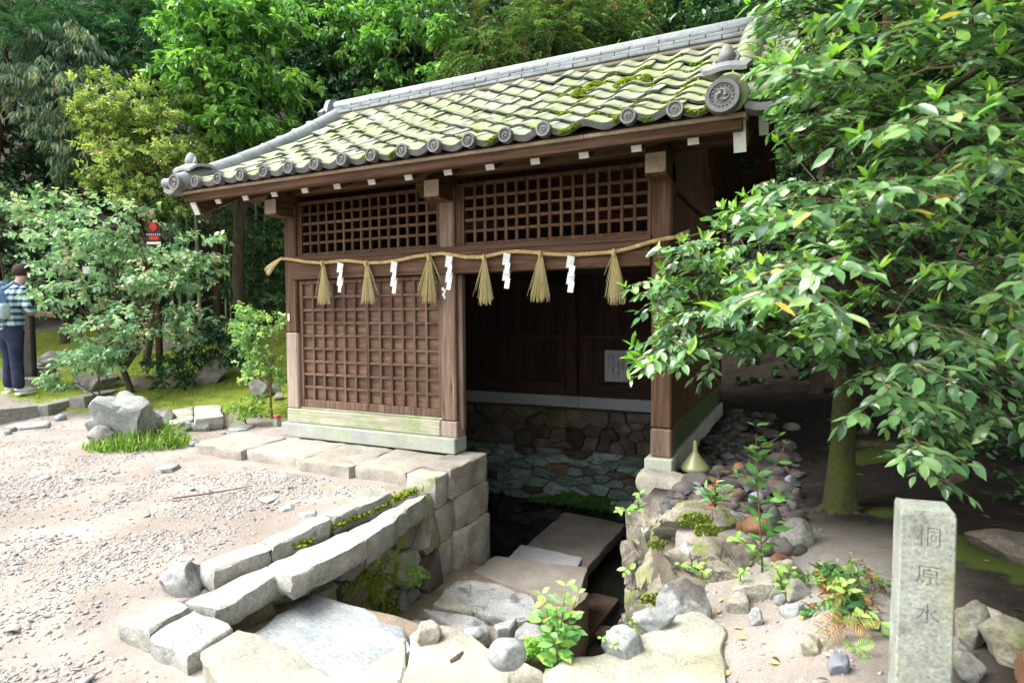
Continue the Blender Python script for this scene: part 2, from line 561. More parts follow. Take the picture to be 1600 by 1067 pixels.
WD = ((.033, .016, .008), (.085, .044, .022), (.155, .088, .049))
WG = ((.075, .047, .032), (.145, .096, .068), (.235, .168, .125))
WP = ((.20, .145, .115), (.31, .24, .195), (.42, .345, .285))
wood_x = wood("dark_wood_x", *WD, 'x'); wood_y = wood("dark_wood_y", *WD, 'y'); wood_z = wood("dark_wood_z", *WD, 'z')
bar_x = wood("bar_wood_x", (.055, .032, .020), (.115, .071, .046), (.20, .132, .090), 'x'); bar_z = wood("bar_wood_z", (.055, .032, .020), (.115, .071, .046), (.20, .132, .090), 'z')
board_z = wood("panel_wood", (.055, .028, .017), (.112, .062, .040), (.18, .106, .072), 'x', rand=.3)
grey_z = wood("weathered_wood_z", *WG, 'z'); pale_z = wood("pale_wood_z", *WP, 'z')
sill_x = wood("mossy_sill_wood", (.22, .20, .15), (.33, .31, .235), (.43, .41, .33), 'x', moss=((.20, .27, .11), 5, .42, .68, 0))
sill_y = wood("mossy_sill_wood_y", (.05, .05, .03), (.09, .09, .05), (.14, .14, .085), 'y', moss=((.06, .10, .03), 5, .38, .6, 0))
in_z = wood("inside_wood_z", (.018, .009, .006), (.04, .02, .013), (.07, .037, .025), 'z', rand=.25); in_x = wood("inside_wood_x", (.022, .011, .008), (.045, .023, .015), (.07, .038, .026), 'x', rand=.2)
endgrain = pmat("end_grain", [(.3, (.30, .23, .165)), (.7, (.46, .37, .28))], 9, rough=.85, bump=.3, fine=.3, fscale=90)
white_paint = pmat("white_paint", [(.25, (.48, .475, .44)), (.6, (.64, .64, .61))], 7, rough=.7, bump=.1, fine=.1, blot=[((.3, .25, .18), 16, .66, .8, .7)])
granite = pmat("granite", [(.3, (.26, .265, .25)), (.7, (.37, .375, .355))], 5, rough=.8, bump=.12, fine=.45, fscale=140, moss=((.33, .38, .23), 3.5, .45, .8, 0))
granite_clean = pmat("granite_clean", [(.3, (.30, .31, .31)), (.7, (.40, .41, .41))], 5, rough=.75, bump=.1, fine=.4, fscale=150)
step_granite = pmat("step_granite", [(.3, (.175, .152, .13)), (.7, (.285, .255, .222))], 4, rough=.85, bump=.3, bscale=60, fine=.5, fscale=110, rand=.12, blot=[((.16, .14, .10), 3, .5, .75, .6)])
block_stone = pmat("rough_block", [(.25, (.20, .18, .155)), (.55, (.33, .30, .26)), (.8, (.46, .43, .38))], 6, rough=.9, bump=.7, bscale=26, fine=.5, fscale=90, rand=.15, blot=[((.44, .47, .42), 5, .58, .72, .7), ((.09, .085, .06), 4, .58, .8, .8)], moss=((.16, .21, .05), 4, .56, .72, .5), crack=(3.0, .02))
kerb_stone = pmat("kerb_block", [(.25, (.19, .185, .165)), (.5, (.31, .305, .28)), (.75, (.41, .405, .38))], 6, rough=.88, bump=.6, bscale=24, fine=.5, fscale=90, rand=.12, moss=((.15, .18, .055), 5, .55, .76, .35), blot=[((.13, .125, .11), 9, .56, .72, .7), ((.42, .43, .41), 4, .58, .75, .6), ((.24, .205, .15), 5, .56, .74, .6)], crack=(3.2, .018))
pale_stone = pmat("pale_ledge_stone", [(.25, (.18, .168, .135)), (.5, (.285, .27, .222)), (.75, (.375, .36, .31))], 5, rough=.9, bump=.55, bscale=30, fine=.5, fscale=100, rand=.06, moss=((.21, .22, .11), 3.2, .54, .80, .2), blot=[((.20, .165, .11), 6, .56, .75, .6)], crack=(2.6, .02))
white_slab = pmat("white_slab", [(.3, (.19, .205, .21)), (.7, (.29, .30, .30))], 3, rough=.8, bump=.5, bscale=16, fine=.5, fscale=75, stretch=(1, 2.2, 1), blot=[((.16, .19, .205), 5, .50, .66, .7), ((.07, .07, .065), 16, .64, .72, .8), ((.40, .41, .40), 3, .5, .7, .8)])
schist = pmat("streaked_rock", [(.3, (.18, .18, .175)), (.7, (.33, .335, .33))], 5, rough=.8, bump=.6, bscale=14, fine=.5, fscale=75, blot=[((.06, .065, .075), 6, .54, .63, .9), ((.32, .25, .18), 3, .55, .75, .6)], crack=(2.5, .015))
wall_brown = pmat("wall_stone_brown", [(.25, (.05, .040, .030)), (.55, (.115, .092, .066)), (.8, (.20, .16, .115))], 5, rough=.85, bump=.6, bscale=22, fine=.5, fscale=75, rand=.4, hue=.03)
wall_green = pmat("wall_stone_green", [(.25, (.09, .125, .105)), (.5, (.25, .33, .285)), (.75, (.42, .53, .46))], 6, rough=.8, bump=.7, bscale=22, fine=.5, fscale=75, rand=.35, hue=.03, stretch=(1, 1, 2), blot=[((.10, .085, .085), 6, .52, .66, .8)])
pit_stone = pmat("pit_wall_stone", [(.25, (.10, .088, .07)), (.55, (.20, .18, .15)), (.8, (.33, .31, .26))], 6, rough=.88, bump=.7, bscale=22, fine=.5, fscale=75, rand=.3, hue=.03, moss=((.13, .19, .035), 4.5, .50, .62, .15), blot=[((.27, .12, .035), 4, .60, .70, .8)])
mortar = pmat("earth_fill", [(.3, (.085, .07, .05)), (.7, (.16, .135, .10))], 8, rough=.95, bump=.8, bscale=40, fine=.4, moss=((.10, .15, .03), 4, .5, .65, .2))
butt_stone = pmat("buttress_stone", [(.25, (.075, .065, .05)), (.5, (.185, .165, .13)), (.75, (.32, .30, .25))], 7, rough=.88, bump=.8, bscale=24, fine=.5, fscale=75, rand=.15, moss=((.13, .165, .03), 4.2, .56, .68, .3), blot=[((.30, .10, .025), 7, .66, .74, .7), ((.40, .42, .37), 8, .60, .70, .7), ((.04, .035, .03), 5, .58, .70, .8)], crack=(5, .03))
mossy_rock = pmat("mossy_rock", [(.25, (.12, .11, .075)), (.5, (.22, .205, .15)), (.75, (.33, .315, .25))], 6, rough=.9, bump=.8, bscale=24, fine=.5, fscale=75, moss=((.14, .165, .035), 5, .50, .66, .6), blot=[((.36, .37, .32), 9, .58, .68, .7)], crack=(3, .02))
grey_rock = pmat("grey_rock", [(.25, (.115, .11, .10)), (.5, (.22, .21, .19)), (.75, (.35, .34, .315))], 6, rough=.9, bump=.8, bscale=20, fine=.5, fscale=75, rand=.14, blot=[((.38, .38, .35), 5, .58, .70, .6), ((.06, .055, .045), 6, .57, .70, .8)], moss=((.17, .21, .05), 4, .60, .72, .5), crack=(2.2, .012))
pale_rock = pmat("pale_rock", [(.25, (.17, .18, .17)), (.55, (.26, .275, .265)), (.8, (.36, .375, .365))], 5, rough=.85, bump=.5, bscale=20, fine=.5, fscale=75, rand=.12, blot=[((.32, .36, .40), 5, .58, .72, .6)])
river_stone = pmat("river_stone", [(.3, (.058, .050, .042)), (.7, (.112, .099, .085))], 5, rough=.75, bump=.2, bscale=30, fine=.2, rand=.3, hue=.02)
channel_stone = pmat('channel_stone', [(.3, (.05, .032, .022)), (.7, (.10, .066, .046))], 6, bump=.5, fine=.4)
platform_stone = pmat('platform_stone', [(.25, (.22, .20, .165)), (.5, (.32, .295, .25)), (.75, (.40, .375, .33))], 4, rough=.92, bump=.6, bscale=24, fine=.45, fscale=80, rand=.05, blot=[((.27, .235, .19), 3, .45, .7, .8), ((.24, .27, .15), 4, .58, .78, .5)], crack=(2.8, .02))
river_rust = pmat("rust_stone", [(.3, (.13, .06, .034)), (.7, (.23, .125, .07))], 5, rough=.75, bump=.2, fine=.2, rand=.25)
river_blue = pmat("slate_stone", [(.3, (.12, .13, .15)), (.7, (.20, .215, .24))], 5, rough=.7, bump=.2, fine=.2, rand=.25)
marker_stone = pmat("marker_stone", [(.25, (.185, .20, .165)), (.55, (.27, .29, .25)), (.8, (.36, .385, .335))], 9, rough=.9, bump=.9, bscale=70, bdist=.004, fine=.5, fscale=110, blot=[((.31, .28, .15), 5, .50, .70, .7), ((.34, .42, .39), 8, .56, .68, .7), ((.10, .105, .085), 12, .58, .72, .7)], moss=((.22, .27, .13), 5, .55, .75, .75))
groove = pmat("groove_dirt", [(.3, (.12, .13, .11)), (.7, (.20, .22, .195))], 12, rough=.95, bump=.2)
tile_m = pmat("roof_tile", [(.25, (.14, .15, .11)), (.5, (.205, .22, .16)), (.8, (.28, .295, .23))], 3.2, rough=.7, bump=.25, bscale=40, fine=.28, fscale=70, rand=.10, spec=.35, blot=[((.25, .28, .285), 2.2, .50, .72, .8), ((.18, .235, .075), 1.6, .40, .64, .9), ((.075, .07, .055), 9, .64, .78, .6)])
tile_edge = pmat("tile_grey", [(.25, (.065, .066, .065)), (.55, (.125, .127, .125)), (.8, (.20, .202, .20))], 8, rough=.6, bump=.3, bscale=40, fine=.25, rand=.15, spec=.4)
ridge_m = pmat("ridge_tile", [(.25, (.115, .13, .135)), (.55, (.18, .20, .207)), (.8, (.25, .27, .275))], 6, rough=.65, bump=.3, bscale=30, fine=.2, rand=.13, spec=.35, blot=[((.34, .35, .24), 5, .62, .8, .5)])
plaster = pmat("ridge_mortar", [(.3, (.20, .17, .145)), (.7, (.29, .255, .22))], 7, rough=.95, bump=.5, fine=.3)
moss_m = pmat("moss", [(.3, (.10, .155, .012)), (.7, (.24, .32, .035))], 24, rough=.95, bump=1.0, bscale=120, fine=.4, fscale=200, spec=.1)
dark_moss = pmat("dark_moss", [(.3, (.05, .13, .02)), (.7, (.14, .29, .06))], 24, rough=.95, bump=1.0, bscale=120, fine=.4, fscale=200, spec=.1)
straw = pmat("straw", [(.25, (.46, .38, .17)), (.6, (.64, .56, .30)), (.8, (.74, .68, .42))], 14, rough=.8, bump=.2, fine=.25, stretch=(6, 6, 1))
rope_m = pmat("rope_straw", [(.25, (.36, .25, .10)), (.6, (.55, .41, .19)), (.8, (.64, .52, .28))], 20, rough=.85, bump=.5, bscale=120, fine=.3)
paper = plain("paper", (.74, .74, .73), .8, .2)
bark = pmat("bark", [(.3, (.045, .034, .022)), (.7, (.12, .095, .065))], 6, rough=.95, bump=.8, bscale=30, stretch=(3, 3, 1), fine=.3, rand=.15)
bark_moss = pmat("mossy_bark", [(.3, (.024, .022, .010)), (.7, (.058, .053, .024))], 5, rough=.95, bump=.6, bscale=30, stretch=(2, 2, 1), fine=.45, blot=[((.11, .11, .09), 7, .58, .68, .6), ((.02, .017, .01), 10, .55, .66, .7)], bdist=.03, moss=((.05, .06, .012), 3.5, .44, .66, 0))
bark_red = pmat("cedar_bark", [(.3, (.06, .03, .02)), (.7, (.14, .075, .05))], 5, rough=.95, bump=.9, stretch=(6, 6, .6), fine=.3)
twig_m = pmat("twig", [(.3, (.085, .06, .035)), (.7, (.17, .12, .075))], 20, rough=.9, bump=.2)
stem_green = pmat("green_stem", [(.3, (.10, .14, .035)), (.7, (.19, .22, .08))], 20, rough=.8, bump=.1)
bamboo_m = pmat("bamboo_cane", [(.3, (.13, .19, .085)), (.7, (.22, .29, .14))], 6, rough=.5, bump=.1, stretch=(1, 1, .4), rand=.2)

def leaf_mat(name, stops, rough=.4, trans=.3, spec=.45, src='tint'):
    """src 'tint': per-leaf attribute; 'object': Object Info random."""
    m, nt, b = new_mat(name)
    if src == 'tint':
        a = N(nt, "ShaderNodeAttribute", attribute_name='tint'); f = a.outputs["Fac"]
    else:
        f = N(nt, "ShaderNodeObjectInfo").outputs["Random"]
    col = ramp(nt, f, stops)
    v, g = world_vec(nt)
    n = ramp(nt, noise(nt, v, 30, 3), [(.3, .75), (.7, 1.2)])
    col = mixc(nt, 1.0, col, n, 'MULTIPLY')
    L(nt, col, b.inputs["Base Color"]); b.inputs["Roughness"].default_value = rough; b.inputs["Specular IOR Level"].default_value = spec
    t = N(nt, "ShaderNodeBsdfTranslucent")
    tc = mixc(nt, 1.0, col, (1.3, 1.5, .7), 'MULTIPLY'); L(nt, tc, t.inputs[0])
    mx = N(nt, "ShaderNodeMixShader"); mx.inputs[0].default_value = trans
    L(nt, b.outputs[0], mx.inputs[1]); L(nt, t.outputs[0], mx.inputs[2])
    L(nt, mx.outputs[0], nt.nodes["Material Output"].inputs[0])
    return m
# ------------------------------------------------------------------ ground
def axis(a, b, step, lo, hi, g=1.13, mx=1.6):
    m = list(np.arange(a, b, step)); s = step
    L_ = [a]; 
    while L_[-1] > lo: s = min(s*g, mx); L_.append(L_[-1]-s)
    s = step; R_ = [m[-1]]
    while R_[-1] < hi: s = min(s*g, mx); R_.append(R_[-1]+s)
    return np.array(L_[:0:-1]+m+R_[1:])
gx = axis(-7.5, 2.2, .042, -45, 34); gy = axis(1.2, 7.4, .042, -12, 38)
GXX, GYY = np.meshgrid(gx, gy)
GZ = G(GXX, GYY)
inp = in_poly(GXX, GYY, PIT)
GZ = np.where(inp, -1.13+.02*wob(GXX, GYY, .2), GZ)
Q = -.435*GXX+.9*GYY
# moss: the garden left of the house, patches on the right bank; litter: leaf soil plus painted canopy shade under the trees
nz = wob(GXX, GYY, .8)+.5*wob(GXX, GYY, .23, 3)
left = sstep(4.6, 5.0, -GXX)
# garden edge: the two kerbs and the boulder
edge = np.interp(-GXX, [4.4, 5.6, 6.6, 7.6, 8.6, 10], [5.6, 5.2, 4.9, 4.6, 4.2, 4.2])
moss = left*sstep(-.15, .25, GYY-edge+.15*nz)*(1-sstep(11.0, 12.5, Q+nz*.6))
moss *= np.clip(.85+.5*nz, 0, 1)
moss = np.maximum(moss, .7*sstep(.1, .8, nz+.2)*sstep(-.1, .4, GXX)*(1-sstep(5.2, 6.2, GYY))*sstep(2.15, 2.6, GYY))
moss = np.maximum(moss, .6*sstep(.1, .8, 1-np.hypot((GXX+6.0)/.75, (GYY-3.5)/.35)+.25*nz))
moss = np.maximum(moss, .35*sstep(.4, 1.0, 1.2-np.hypot((GXX+3.1)/.8, (GYY-3.35)/.3)+.5*nz))
litter = np.maximum(left*sstep(11.2, 12.6, Q+.5*nz), (1-left)*np.maximum(sstep(2.75, 3.6, GYY+.45*GXX+.25*nz), sstep(-.28, .25, GXX-.15*GYY+.06*nz)))  # mask for leaf soil and the tree shade painted with it
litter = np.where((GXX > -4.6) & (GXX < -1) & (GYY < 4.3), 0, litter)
damp = inp.astype(float)
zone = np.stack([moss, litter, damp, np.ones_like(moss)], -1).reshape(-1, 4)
ny_, nx_ = GXX.shape
idx = np.arange(ny_*nx_).reshape(ny_, nx_)
GF = np.stack([idx[:-1, :-1], idx[:-1, 1:], idx[1:, 1:], idx[1:, :-1]], -1).reshape(-1, 4)
GV = np.stack([GXX, GYY, GZ], -1).reshape(-1, 3)
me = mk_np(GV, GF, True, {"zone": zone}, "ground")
gm, nt, b = new_mat("ground_soil")
v, g = world_vec(nt)
at = N(nt, "ShaderNodeAttribute", attribute_name='zone')
sp = N(nt, "ShaderNodeSeparateColor"); L(nt, at.outputs["Color"], sp.inputs[0])
soil = ramp(nt, noise(nt, v, 2.2, 8, .65), [(.3, (.20, .172, .147)), (.55, (.272, .241, .213)), (.75, (.33, .302, .277))])
soil = mixc(nt, 1.0, soil, ramp(nt, noise(nt, v, 130, 4, .7), [(.25, .62), (.75, 1.25)]), 'MULTIPLY')
soil = mixc(nt, math_n(nt, 'MULTIPLY', ramp(nt, noise(nt, v, 1.1, 5), [(.52, 0.0), (.7, 1.0)]), .35), soil, (.40, .37, .33))
soil = mixc(nt, math_n(nt, 'MULTIPLY', ramp(nt, noise(nt, v, .7, 6, .6), [(.5, 0.0), (.64, 1.0)]), .4), soil, (.165, .135, .108))
lit = ramp(nt, noise(nt, v, 7, 9, .7), [(.3, (.008, .006, .005)), (.55, (.022, .017, .0135)), (.75, (.043, .033, .027))])  # leaf litter, its colour darkened further to stand in for canopy shade
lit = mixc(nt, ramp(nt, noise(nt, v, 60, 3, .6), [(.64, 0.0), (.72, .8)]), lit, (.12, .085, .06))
mc = ramp(nt, noise(nt, v, 5, 8, .7), [(.3, (.09, .13, .018)), (.5, (.19, .25, .032)), (.72, (.30, .32, .06))])
mc = mixc(nt, 1.0, mc, ramp(nt, noise(nt, v, 90, 4, .7), [(.25, .5), (.75, 1.35)]), 'MULTIPLY')
mud = ramp(nt, noise(nt, v, 9, 8, .7), [(.3, (.03, .025, .018)), (.7, (.085, .07, .052))])
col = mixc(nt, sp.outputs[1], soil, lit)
mf = math_n(nt, 'ADD', sp.outputs[0], math_n(nt, 'MULTIPLY', math_n(nt, 'SUBTRACT', noise(nt, v, 18, 6, .7), .5), .9))
mfr = ramp(nt, mf, [(.36, 0.0), (.6, 1.0)])
mosscol = mixc(nt, sp.outputs[1], mc, (.055, .075, .014))
col = mixc(nt, mfr, col, mosscol)
col = mixc(nt, sp.outputs[2], col, mud)
L(nt, col, b.inputs["Base Color"]); b.inputs["Roughness"].default_value = .95; b.inputs["Specular IOR Level"].default_value = .15
bb = N(nt, "ShaderNodeBump"); bb.inputs["Strength"].default_value = .8; bb.inputs["Distance"].default_value = .012
L(nt, noise(nt, v, 60, 8, .75), bb.inputs["Height"]); L(nt, bb.outputs[0], b.inputs["Normal"])
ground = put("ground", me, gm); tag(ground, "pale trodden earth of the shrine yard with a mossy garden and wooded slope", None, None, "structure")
ground['label'] = "trodden earth yard with moss garden and wooded slope behind"

# the spring water standing at the foot of the back wall
wm, nt, b = new_mat("still_water")
b.inputs["Base Color"].default_value = (.012, .014, .011, 1); b.inputs["Roughness"].default_value = .06; b.inputs["IOR"].default_value = 1.33
v, _ = world_vec(nt); bb = N(nt, "ShaderNodeBump"); bb.inputs["Strength"].default_value = .08; bb.inputs["Distance"].default_value = .01
L(nt, noise(nt, v, 6, 2), bb.inputs["Height"]); L(nt, bb.outputs[0], b.inputs["Normal"])
w = put("water", mk([(-4.3, 4.3, -1.08), (-.92, 4.3, -1.08), (-.92, 7.0, -1.08), (-4.3, 7.0, -1.08)], [(0, 1, 2, 3)]), wm)
tag(w, "dark still spring water at the foot of the stone wall", None, None, "structure")

# ------------------------------------------------------------------ gravel: loose chips on the yard
def pebbles(n, fn_xy, smin, smax, seed, sub=0, flat=.45, colfn=None, zfn=None):
    rs = np.random.default_rng(seed)
    X, Y = fn_xy(rs, n); n = len(X)
    BV, BF = ICO[sub]; k = len(BV)
    s = smin+(smax-smin)*rs.random(n)**2.6
    J = 1+.28*rs.normal(size=(n, k))
    ax = np.stack([s*rs.uniform(.8, 1.5, n), s*rs.uniform(.6, 1.0, n), s*flat*rs.uniform(.5, 1.3, n)], -1)
    V = BV[None]*J[..., None]*ax[:, None]
    a = rs.uniform(0, 2*math.pi, n); ca, sa = np.cos(a)[:, None], np.sin(a)[:, None]
    tx, ty = rs.normal(size=(2, n))*.22
    z = V[..., 2]+V[..., 0]*tx[:, None]+V[..., 1]*ty[:, None]
    x = V[..., 0]*ca-V[..., 1]*sa; y = V[..., 0]*sa+V[..., 1]*ca
    zz = (zfn or G)(X, Y)
    P = np.stack([x+X[:, None], y+Y[:, None], z+zz[:, None]+ax[:, 2:3]*.35], -1).reshape(-1, 3)
    F = (np.array(BF)[None]+(np.arange(n)*k)[:, None, None]).reshape(-1, 3)
    return mk_np(P, F, False, {"tint": np.repeat(rs.random(n), k)})
def gravel_mat(name, stops):
    m, nt, b = new_mat(name)
    a = N(nt, "ShaderNodeAttribute", attribute_name='tint')
    col = ramp(nt, a.outputs["Fac"], stops, 'CONSTANT')
    v, _ = world_vec(nt)
    col = mixc(nt, 1.0, col, ramp(nt, noise(nt, v, 80, 4, .7), [(.3, .75), (.7, 1.15)]), 'MULTIPLY')
    L(nt, col, b.inputs["Base Color"]); b.inputs["Roughness"].default_value = .8; b.inputs["Specular IOR Level"].default_value = .3
    return m
grav_m = gravel_mat("gravel_chips", [(0, (.31, .305, .295)), (.2, (.25, .265, .285)), (.38, (.21, .215, .22)), (.5, (.32, .285, .245)), (.66, (.27, .23, .195)), (.82, (.39, .385, .37)), (.92, (.14, .135, .13)), (.97, (.34, .24, .20))])
def yard(rs, n):
    # dense in a broad drift running across the yard, thin elsewhere
    q = rs.uniform(1.2, 7.3, n*3)**1.0; t = rs.uniform(-1.45, .05, n*3)
    X = -.435*q+.9*q*t; Y = .9*q+.435*q*t
    m = wob(X, Y, .55)+.5*wob(X, Y, .17, 4)
    dens = np.clip(.30+.85*m, .05, 1)*np.interp(q, [1.2, 2.2, 3.0, 4.6, 5.6, 7.2], [.75, .75, .95, 1, .55, .12])
    dens *= (1-.9*sstep(-3.1, -2.75, X)*sstep(1.2, 1.6, Y))*(1-.95*sstep(7.2, 9.5, -X+.6*m))
    keep = (rs.random(n*3) < dens) & ((X < -2.62) | (Y < 1.36)) & (X < -1.75) & (Y > .3) & ~((X > -2.62) & (Y > 1.1) & (X > -1.9)) & ~((X > -5.2) & (Y > 3.5)) & (np.hypot(X+6.0, Y-3.75) > .62)
    return X[keep][:n], Y[keep][:n]
gr = put("gravel", pebbles(72000, yard, .004, .0135, 3), grav_m)
tag(gr, "loose pale gravel chips scattered over the trodden yard", "gravel", None, "stuff")
def yard_big(rs, n):
    X, Y = yard(rs, n*3); return X[:n], Y[:n]
gr2 = put("gravel", pebbles(320, yard_big, .012, .034, 5, 1, .4), grav_m)
tag(gr2, "larger flat stone chips lying among the yard gravel", "gravel", None, "stuff")
def rightdirt(rs, n):
    X = rs.uniform(-.45, .22, n); Y = rs.uniform(1.5, 3.0, n)
    k = ~in_poly(X, Y, PIT); return X[k], Y[k]
gr3 = put("gravel", pebbles(900, rightdirt, .003, .010, 8, 0, .5), grav_m)
tag(gr3, "small grit on the bare earth beside the stone marker", "gravel", None, "stuff")
# ------------------------------------------------------------------ the well house
XL, XM, XR, PW, YF, YB = -4.406, -2.685, -.952, .141, 4.2, 6.95
ZS, ZT, ZLB, ZLT, ZTOP = .242, .375, 1.58, 1.785, 2.30
H = thing("well_house", (-2.6, 5.6, .1), "weathered wooden well house with mossy tiled roof and lattice doors", "well house")

# stone footings
box("foundation_stone", XL-.035, -2.525, 4.15, 4.345, .115, ZS, granite, H, .008)
box("foundation_stone", -.985, -.792, 4.15, 4.345, .10, ZS, granite, H, .008)
box("foundation_stone", -.962, -.797, 4.347, 7.10, .02, ZS-.002, granite, H, .008)
for i, (a, b_) in enumerate(((-4.42, -2.448), (-2.444, -.965))):
    box("foundation_stone", a, b_, YB-.03, 7.10, .105, ZS, granite_clean, H, .004)
box("foundation_stone", XL-.03, XL+.13, 4.347, 6.915, .0, ZS-.002, granite, H, .008)
# posts
def post(x, y, z0, z1, m=wood_z): return box("post", x, x+PW, y, y+PW, z0, z1, m, H, .012)
p = post(XL, YF, 1.094, ZTOP-.02); p = box("post", XL-.002, XL+PW+.002, YF-.002, YF+PW, ZT, 1.091, pale_z, H, .012); p['label'] = "paler renewed foot of the corner post"
post(XM, YF, ZT, 2.28, grey_z)
box("post", XM+.0, XM+PW+.012, YF-.004, YF+PW+.004, ZS, ZT-.003, pale_z, H, .008)
post(XR, YF, .447, 2.28); p = box("post", XR-.003, XR+PW+.003, YF-.003, YF+PW, ZS, .444, grey_z, H, .012); p['label'] = "paler renewed foot of the post"
box("door_stop", XM+PW+.002, XM+PW+.047, YF+.045, YF+.10, .30, ZLB-.003, grey_z, H, .006)
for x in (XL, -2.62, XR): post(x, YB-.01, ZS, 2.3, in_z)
# sill, lintel
box("sill", XL+.004, XM-.002, YF-.012, YF+.12, ZS, ZT, sill_x, H, .01)
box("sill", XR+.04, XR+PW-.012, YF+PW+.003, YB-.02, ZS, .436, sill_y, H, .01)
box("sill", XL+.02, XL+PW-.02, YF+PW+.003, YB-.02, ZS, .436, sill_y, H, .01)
box("lintel", XL+PW-.03, XR-.001, YF-.022, YF-.003, ZLB, ZLT-.03, wood_x, H, .008)
box("lintel_strip", XL+PW-.03, XR-.001, YF-.012, YF-.0035, ZLT-.028, ZLT+.012, wood_x, H, .006)
box("lintel", XL+PW, XM-.001, YF+.0, YF+.1, ZLB+.02, ZLT, wood_x, H, .006)
box("lintel", XM+PW+.001, XR-.001, YF+.0, YF+.1, ZLB, ZLT, wood_x, H, .006)

# lattice door: two leaves, boards behind the bars
def lattice_door(x0, x1, ncol, nrow, z0, z1, sl=.03, sr=.03):
    y = YF+.045
    b0 = MB(); st, rl = .03, .035
    for a in ((x0, x0+sl, z0, z1), (x1-sr, x1, z0, z1)): b0.add(*cbox(a[0], a[1], y-.012, y+.03, a[2], a[3], .004))
    for a in ((z0, z0+.07), (z1-rl, z1)): b0.add(*cbox(x0+sl+.0005, x1-sr-.0005, y-.010, y+.03, a[0], a[1], .004))
    d = put("lattice_door", b0.mesh(), bar_z, H)
    ix0, ix1, iz0, iz1 = x0+sl, x1-sr, z0+.07, z1-rl
    bw = .0235
    for i in range(1, ncol):
        x = ix0+(ix1-ix0)*i/ncol
        box("lattice_bar", x-bw/2, x+bw/2, y-.008, y+.016, iz0+.0005, iz1-.0005, bar_z, d, .003)
    for j in range(1, nrow):
        z = iz0+(iz1-iz0)*j/nrow
        box("lattice_bar", ix0+.0005, ix1-.0005, y-.004, y+.0155, z-bw/2, z+bw/2, bar_x, d, .003)
    for j in range(nrow):
        a, c = iz0+(iz1-iz0)*j/nrow, iz0+(iz1-iz0)*(j+1)/nrow
        box("panel_board", ix0+.001, ix1-.001, y+.018, y+.0295, a+.001, c-.001, board_z, d, .002)
    return d
zd0, zd1 = .392, 1.575
lattice_door(-4.25, -3.468, 6, 9, zd0, zd1, .03, .015)
lattice_door(-3.465, -2.694, 6, 9, zd0, zd1, .015, .03)
box("door_jamb", XL+PW+.001, -4.251, YF+.035, YF+.09, ZT, ZLB, wood_z, H, .005)
box("door_track", XL+PW+.001, XM-.001, YF+.02, YF+.1, ZT+.001, zd0-.001, sill_x, H, .004)

# open lattice over doors and opening
def lattice_window(x0, x1, z0, z1, nc, nr):
    y = YF+.04; b0 = MB(); s = .028
    for a in ((x0, x0+s), (x1-s, x1)): b0.add(*cbox(a[0], a[1], y-.012, y+.035, z0, z1, .003))
    for a in ((z0, z0+s), (z1-s, z1)): b0.add(*cbox(x0+s+.0005, x1-s-.0005, y-.010, y+.033, a[0], a[1], .003))
    f = put("lattice_window", b0.mesh(), wood_z, H)
    bw = .024
    for i in range(1, nc):
        x = x0+s+(x1-x0-2*s)*i/nc
        box("lattice_bar", x-bw/2, x+bw/2, y-.006, y+.018, z0+s+.0005, z1-s-.0005, wood_z, f, .003)
    for j in range(1, nr):
        z = z0+s+(z1-z0-2*s)*j/nr
        box("lattice_bar", x0+s+.0005, x1-s-.0005, y-.003, y+.0175, z-bw/2, z+bw/2, wood_x, f, .003)
lattice_window(XL+PW+.03, XM-.012, ZLT+.014, ZTOP, 15, 5)
lattice_window(XM+PW+.055, XR-.006, ZLT+.014, ZTOP, 16, 5)
box("post", XM+PW+.003, XM+PW+.05, YF+.03, YF+.09, ZLT+.014, ZTOP, wood_z, H, .004)
box("post", XL+PW+.002, XL+PW+.026, YF+.03, YF+.09, ZLT+.014, ZTOP, wood_z, H, .004)

# boarded walls
def boards(x0, x1, z0, z1, y, n, m, t=.015):
    for i in range(n):
        a = x0+(x1-x0)*i/n; c = x0+(x1-x0)*(i+1)/n
        box("wall_board", a+.0015, c-.0015, y+.001*(i % 2), y+t, z0, z1, m, H, .002)
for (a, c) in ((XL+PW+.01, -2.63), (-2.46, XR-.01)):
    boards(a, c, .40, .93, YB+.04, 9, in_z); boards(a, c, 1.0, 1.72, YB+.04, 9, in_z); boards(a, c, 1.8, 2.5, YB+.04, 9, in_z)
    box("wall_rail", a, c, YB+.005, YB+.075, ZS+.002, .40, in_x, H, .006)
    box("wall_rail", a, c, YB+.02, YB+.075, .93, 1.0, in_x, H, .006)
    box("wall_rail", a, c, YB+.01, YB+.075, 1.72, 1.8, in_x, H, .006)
def side_boards(x, z0, z1, n, m):
    for i in range(n):
        a = YF+PW+.01+(YB-.02-YF-PW-.01)*i/n; c = YF+PW+.01+(YB-.02-YF-PW-.01)*(i+1)/n
        box("wall_board", x, x+.018+.001*(i % 2), a+.001, c-.001, z0, z1, m, H, .002)
side_boards(XR+.085, .437, 2.25, 16, wood_z)
side_boards(XL+.04, .437, 2.25, 16, wood_z)
box("wall_rail", XR+.104, XR+.125, YF+PW+.01, YB-.02, 1.22, 1.30, wood_y, H, .005)
for x in (XR+.06, XL+.03):   # gable boards above the side walls
    b0 = MB()
    n = 12
    for i in range(n):
        a = 4.2+2.8*i/n; c = 4.2+2.8*(i+1)/n
        za = 2.36+.86*(1-abs((a+c)/2-5.6)/1.4)
        b0.add(*cbox(x, x+.02, a+.001, c-.001, 2.252, za, .002))
    g_ = put("gable_board", b0.mesh(), wood_z, H)
# tie beams
for x in (XL+.005, -2.68, XR+.005):
    box("tie_beam", x, x+.13, YF+PW+.002, YB-.012, 2.12, 2.25, wood_y, H, .01)
box("tie_beam", -2.68, -2.57, YF+PW+.004, YB-.014, 1.60, 1.745, in_x, H, .01)
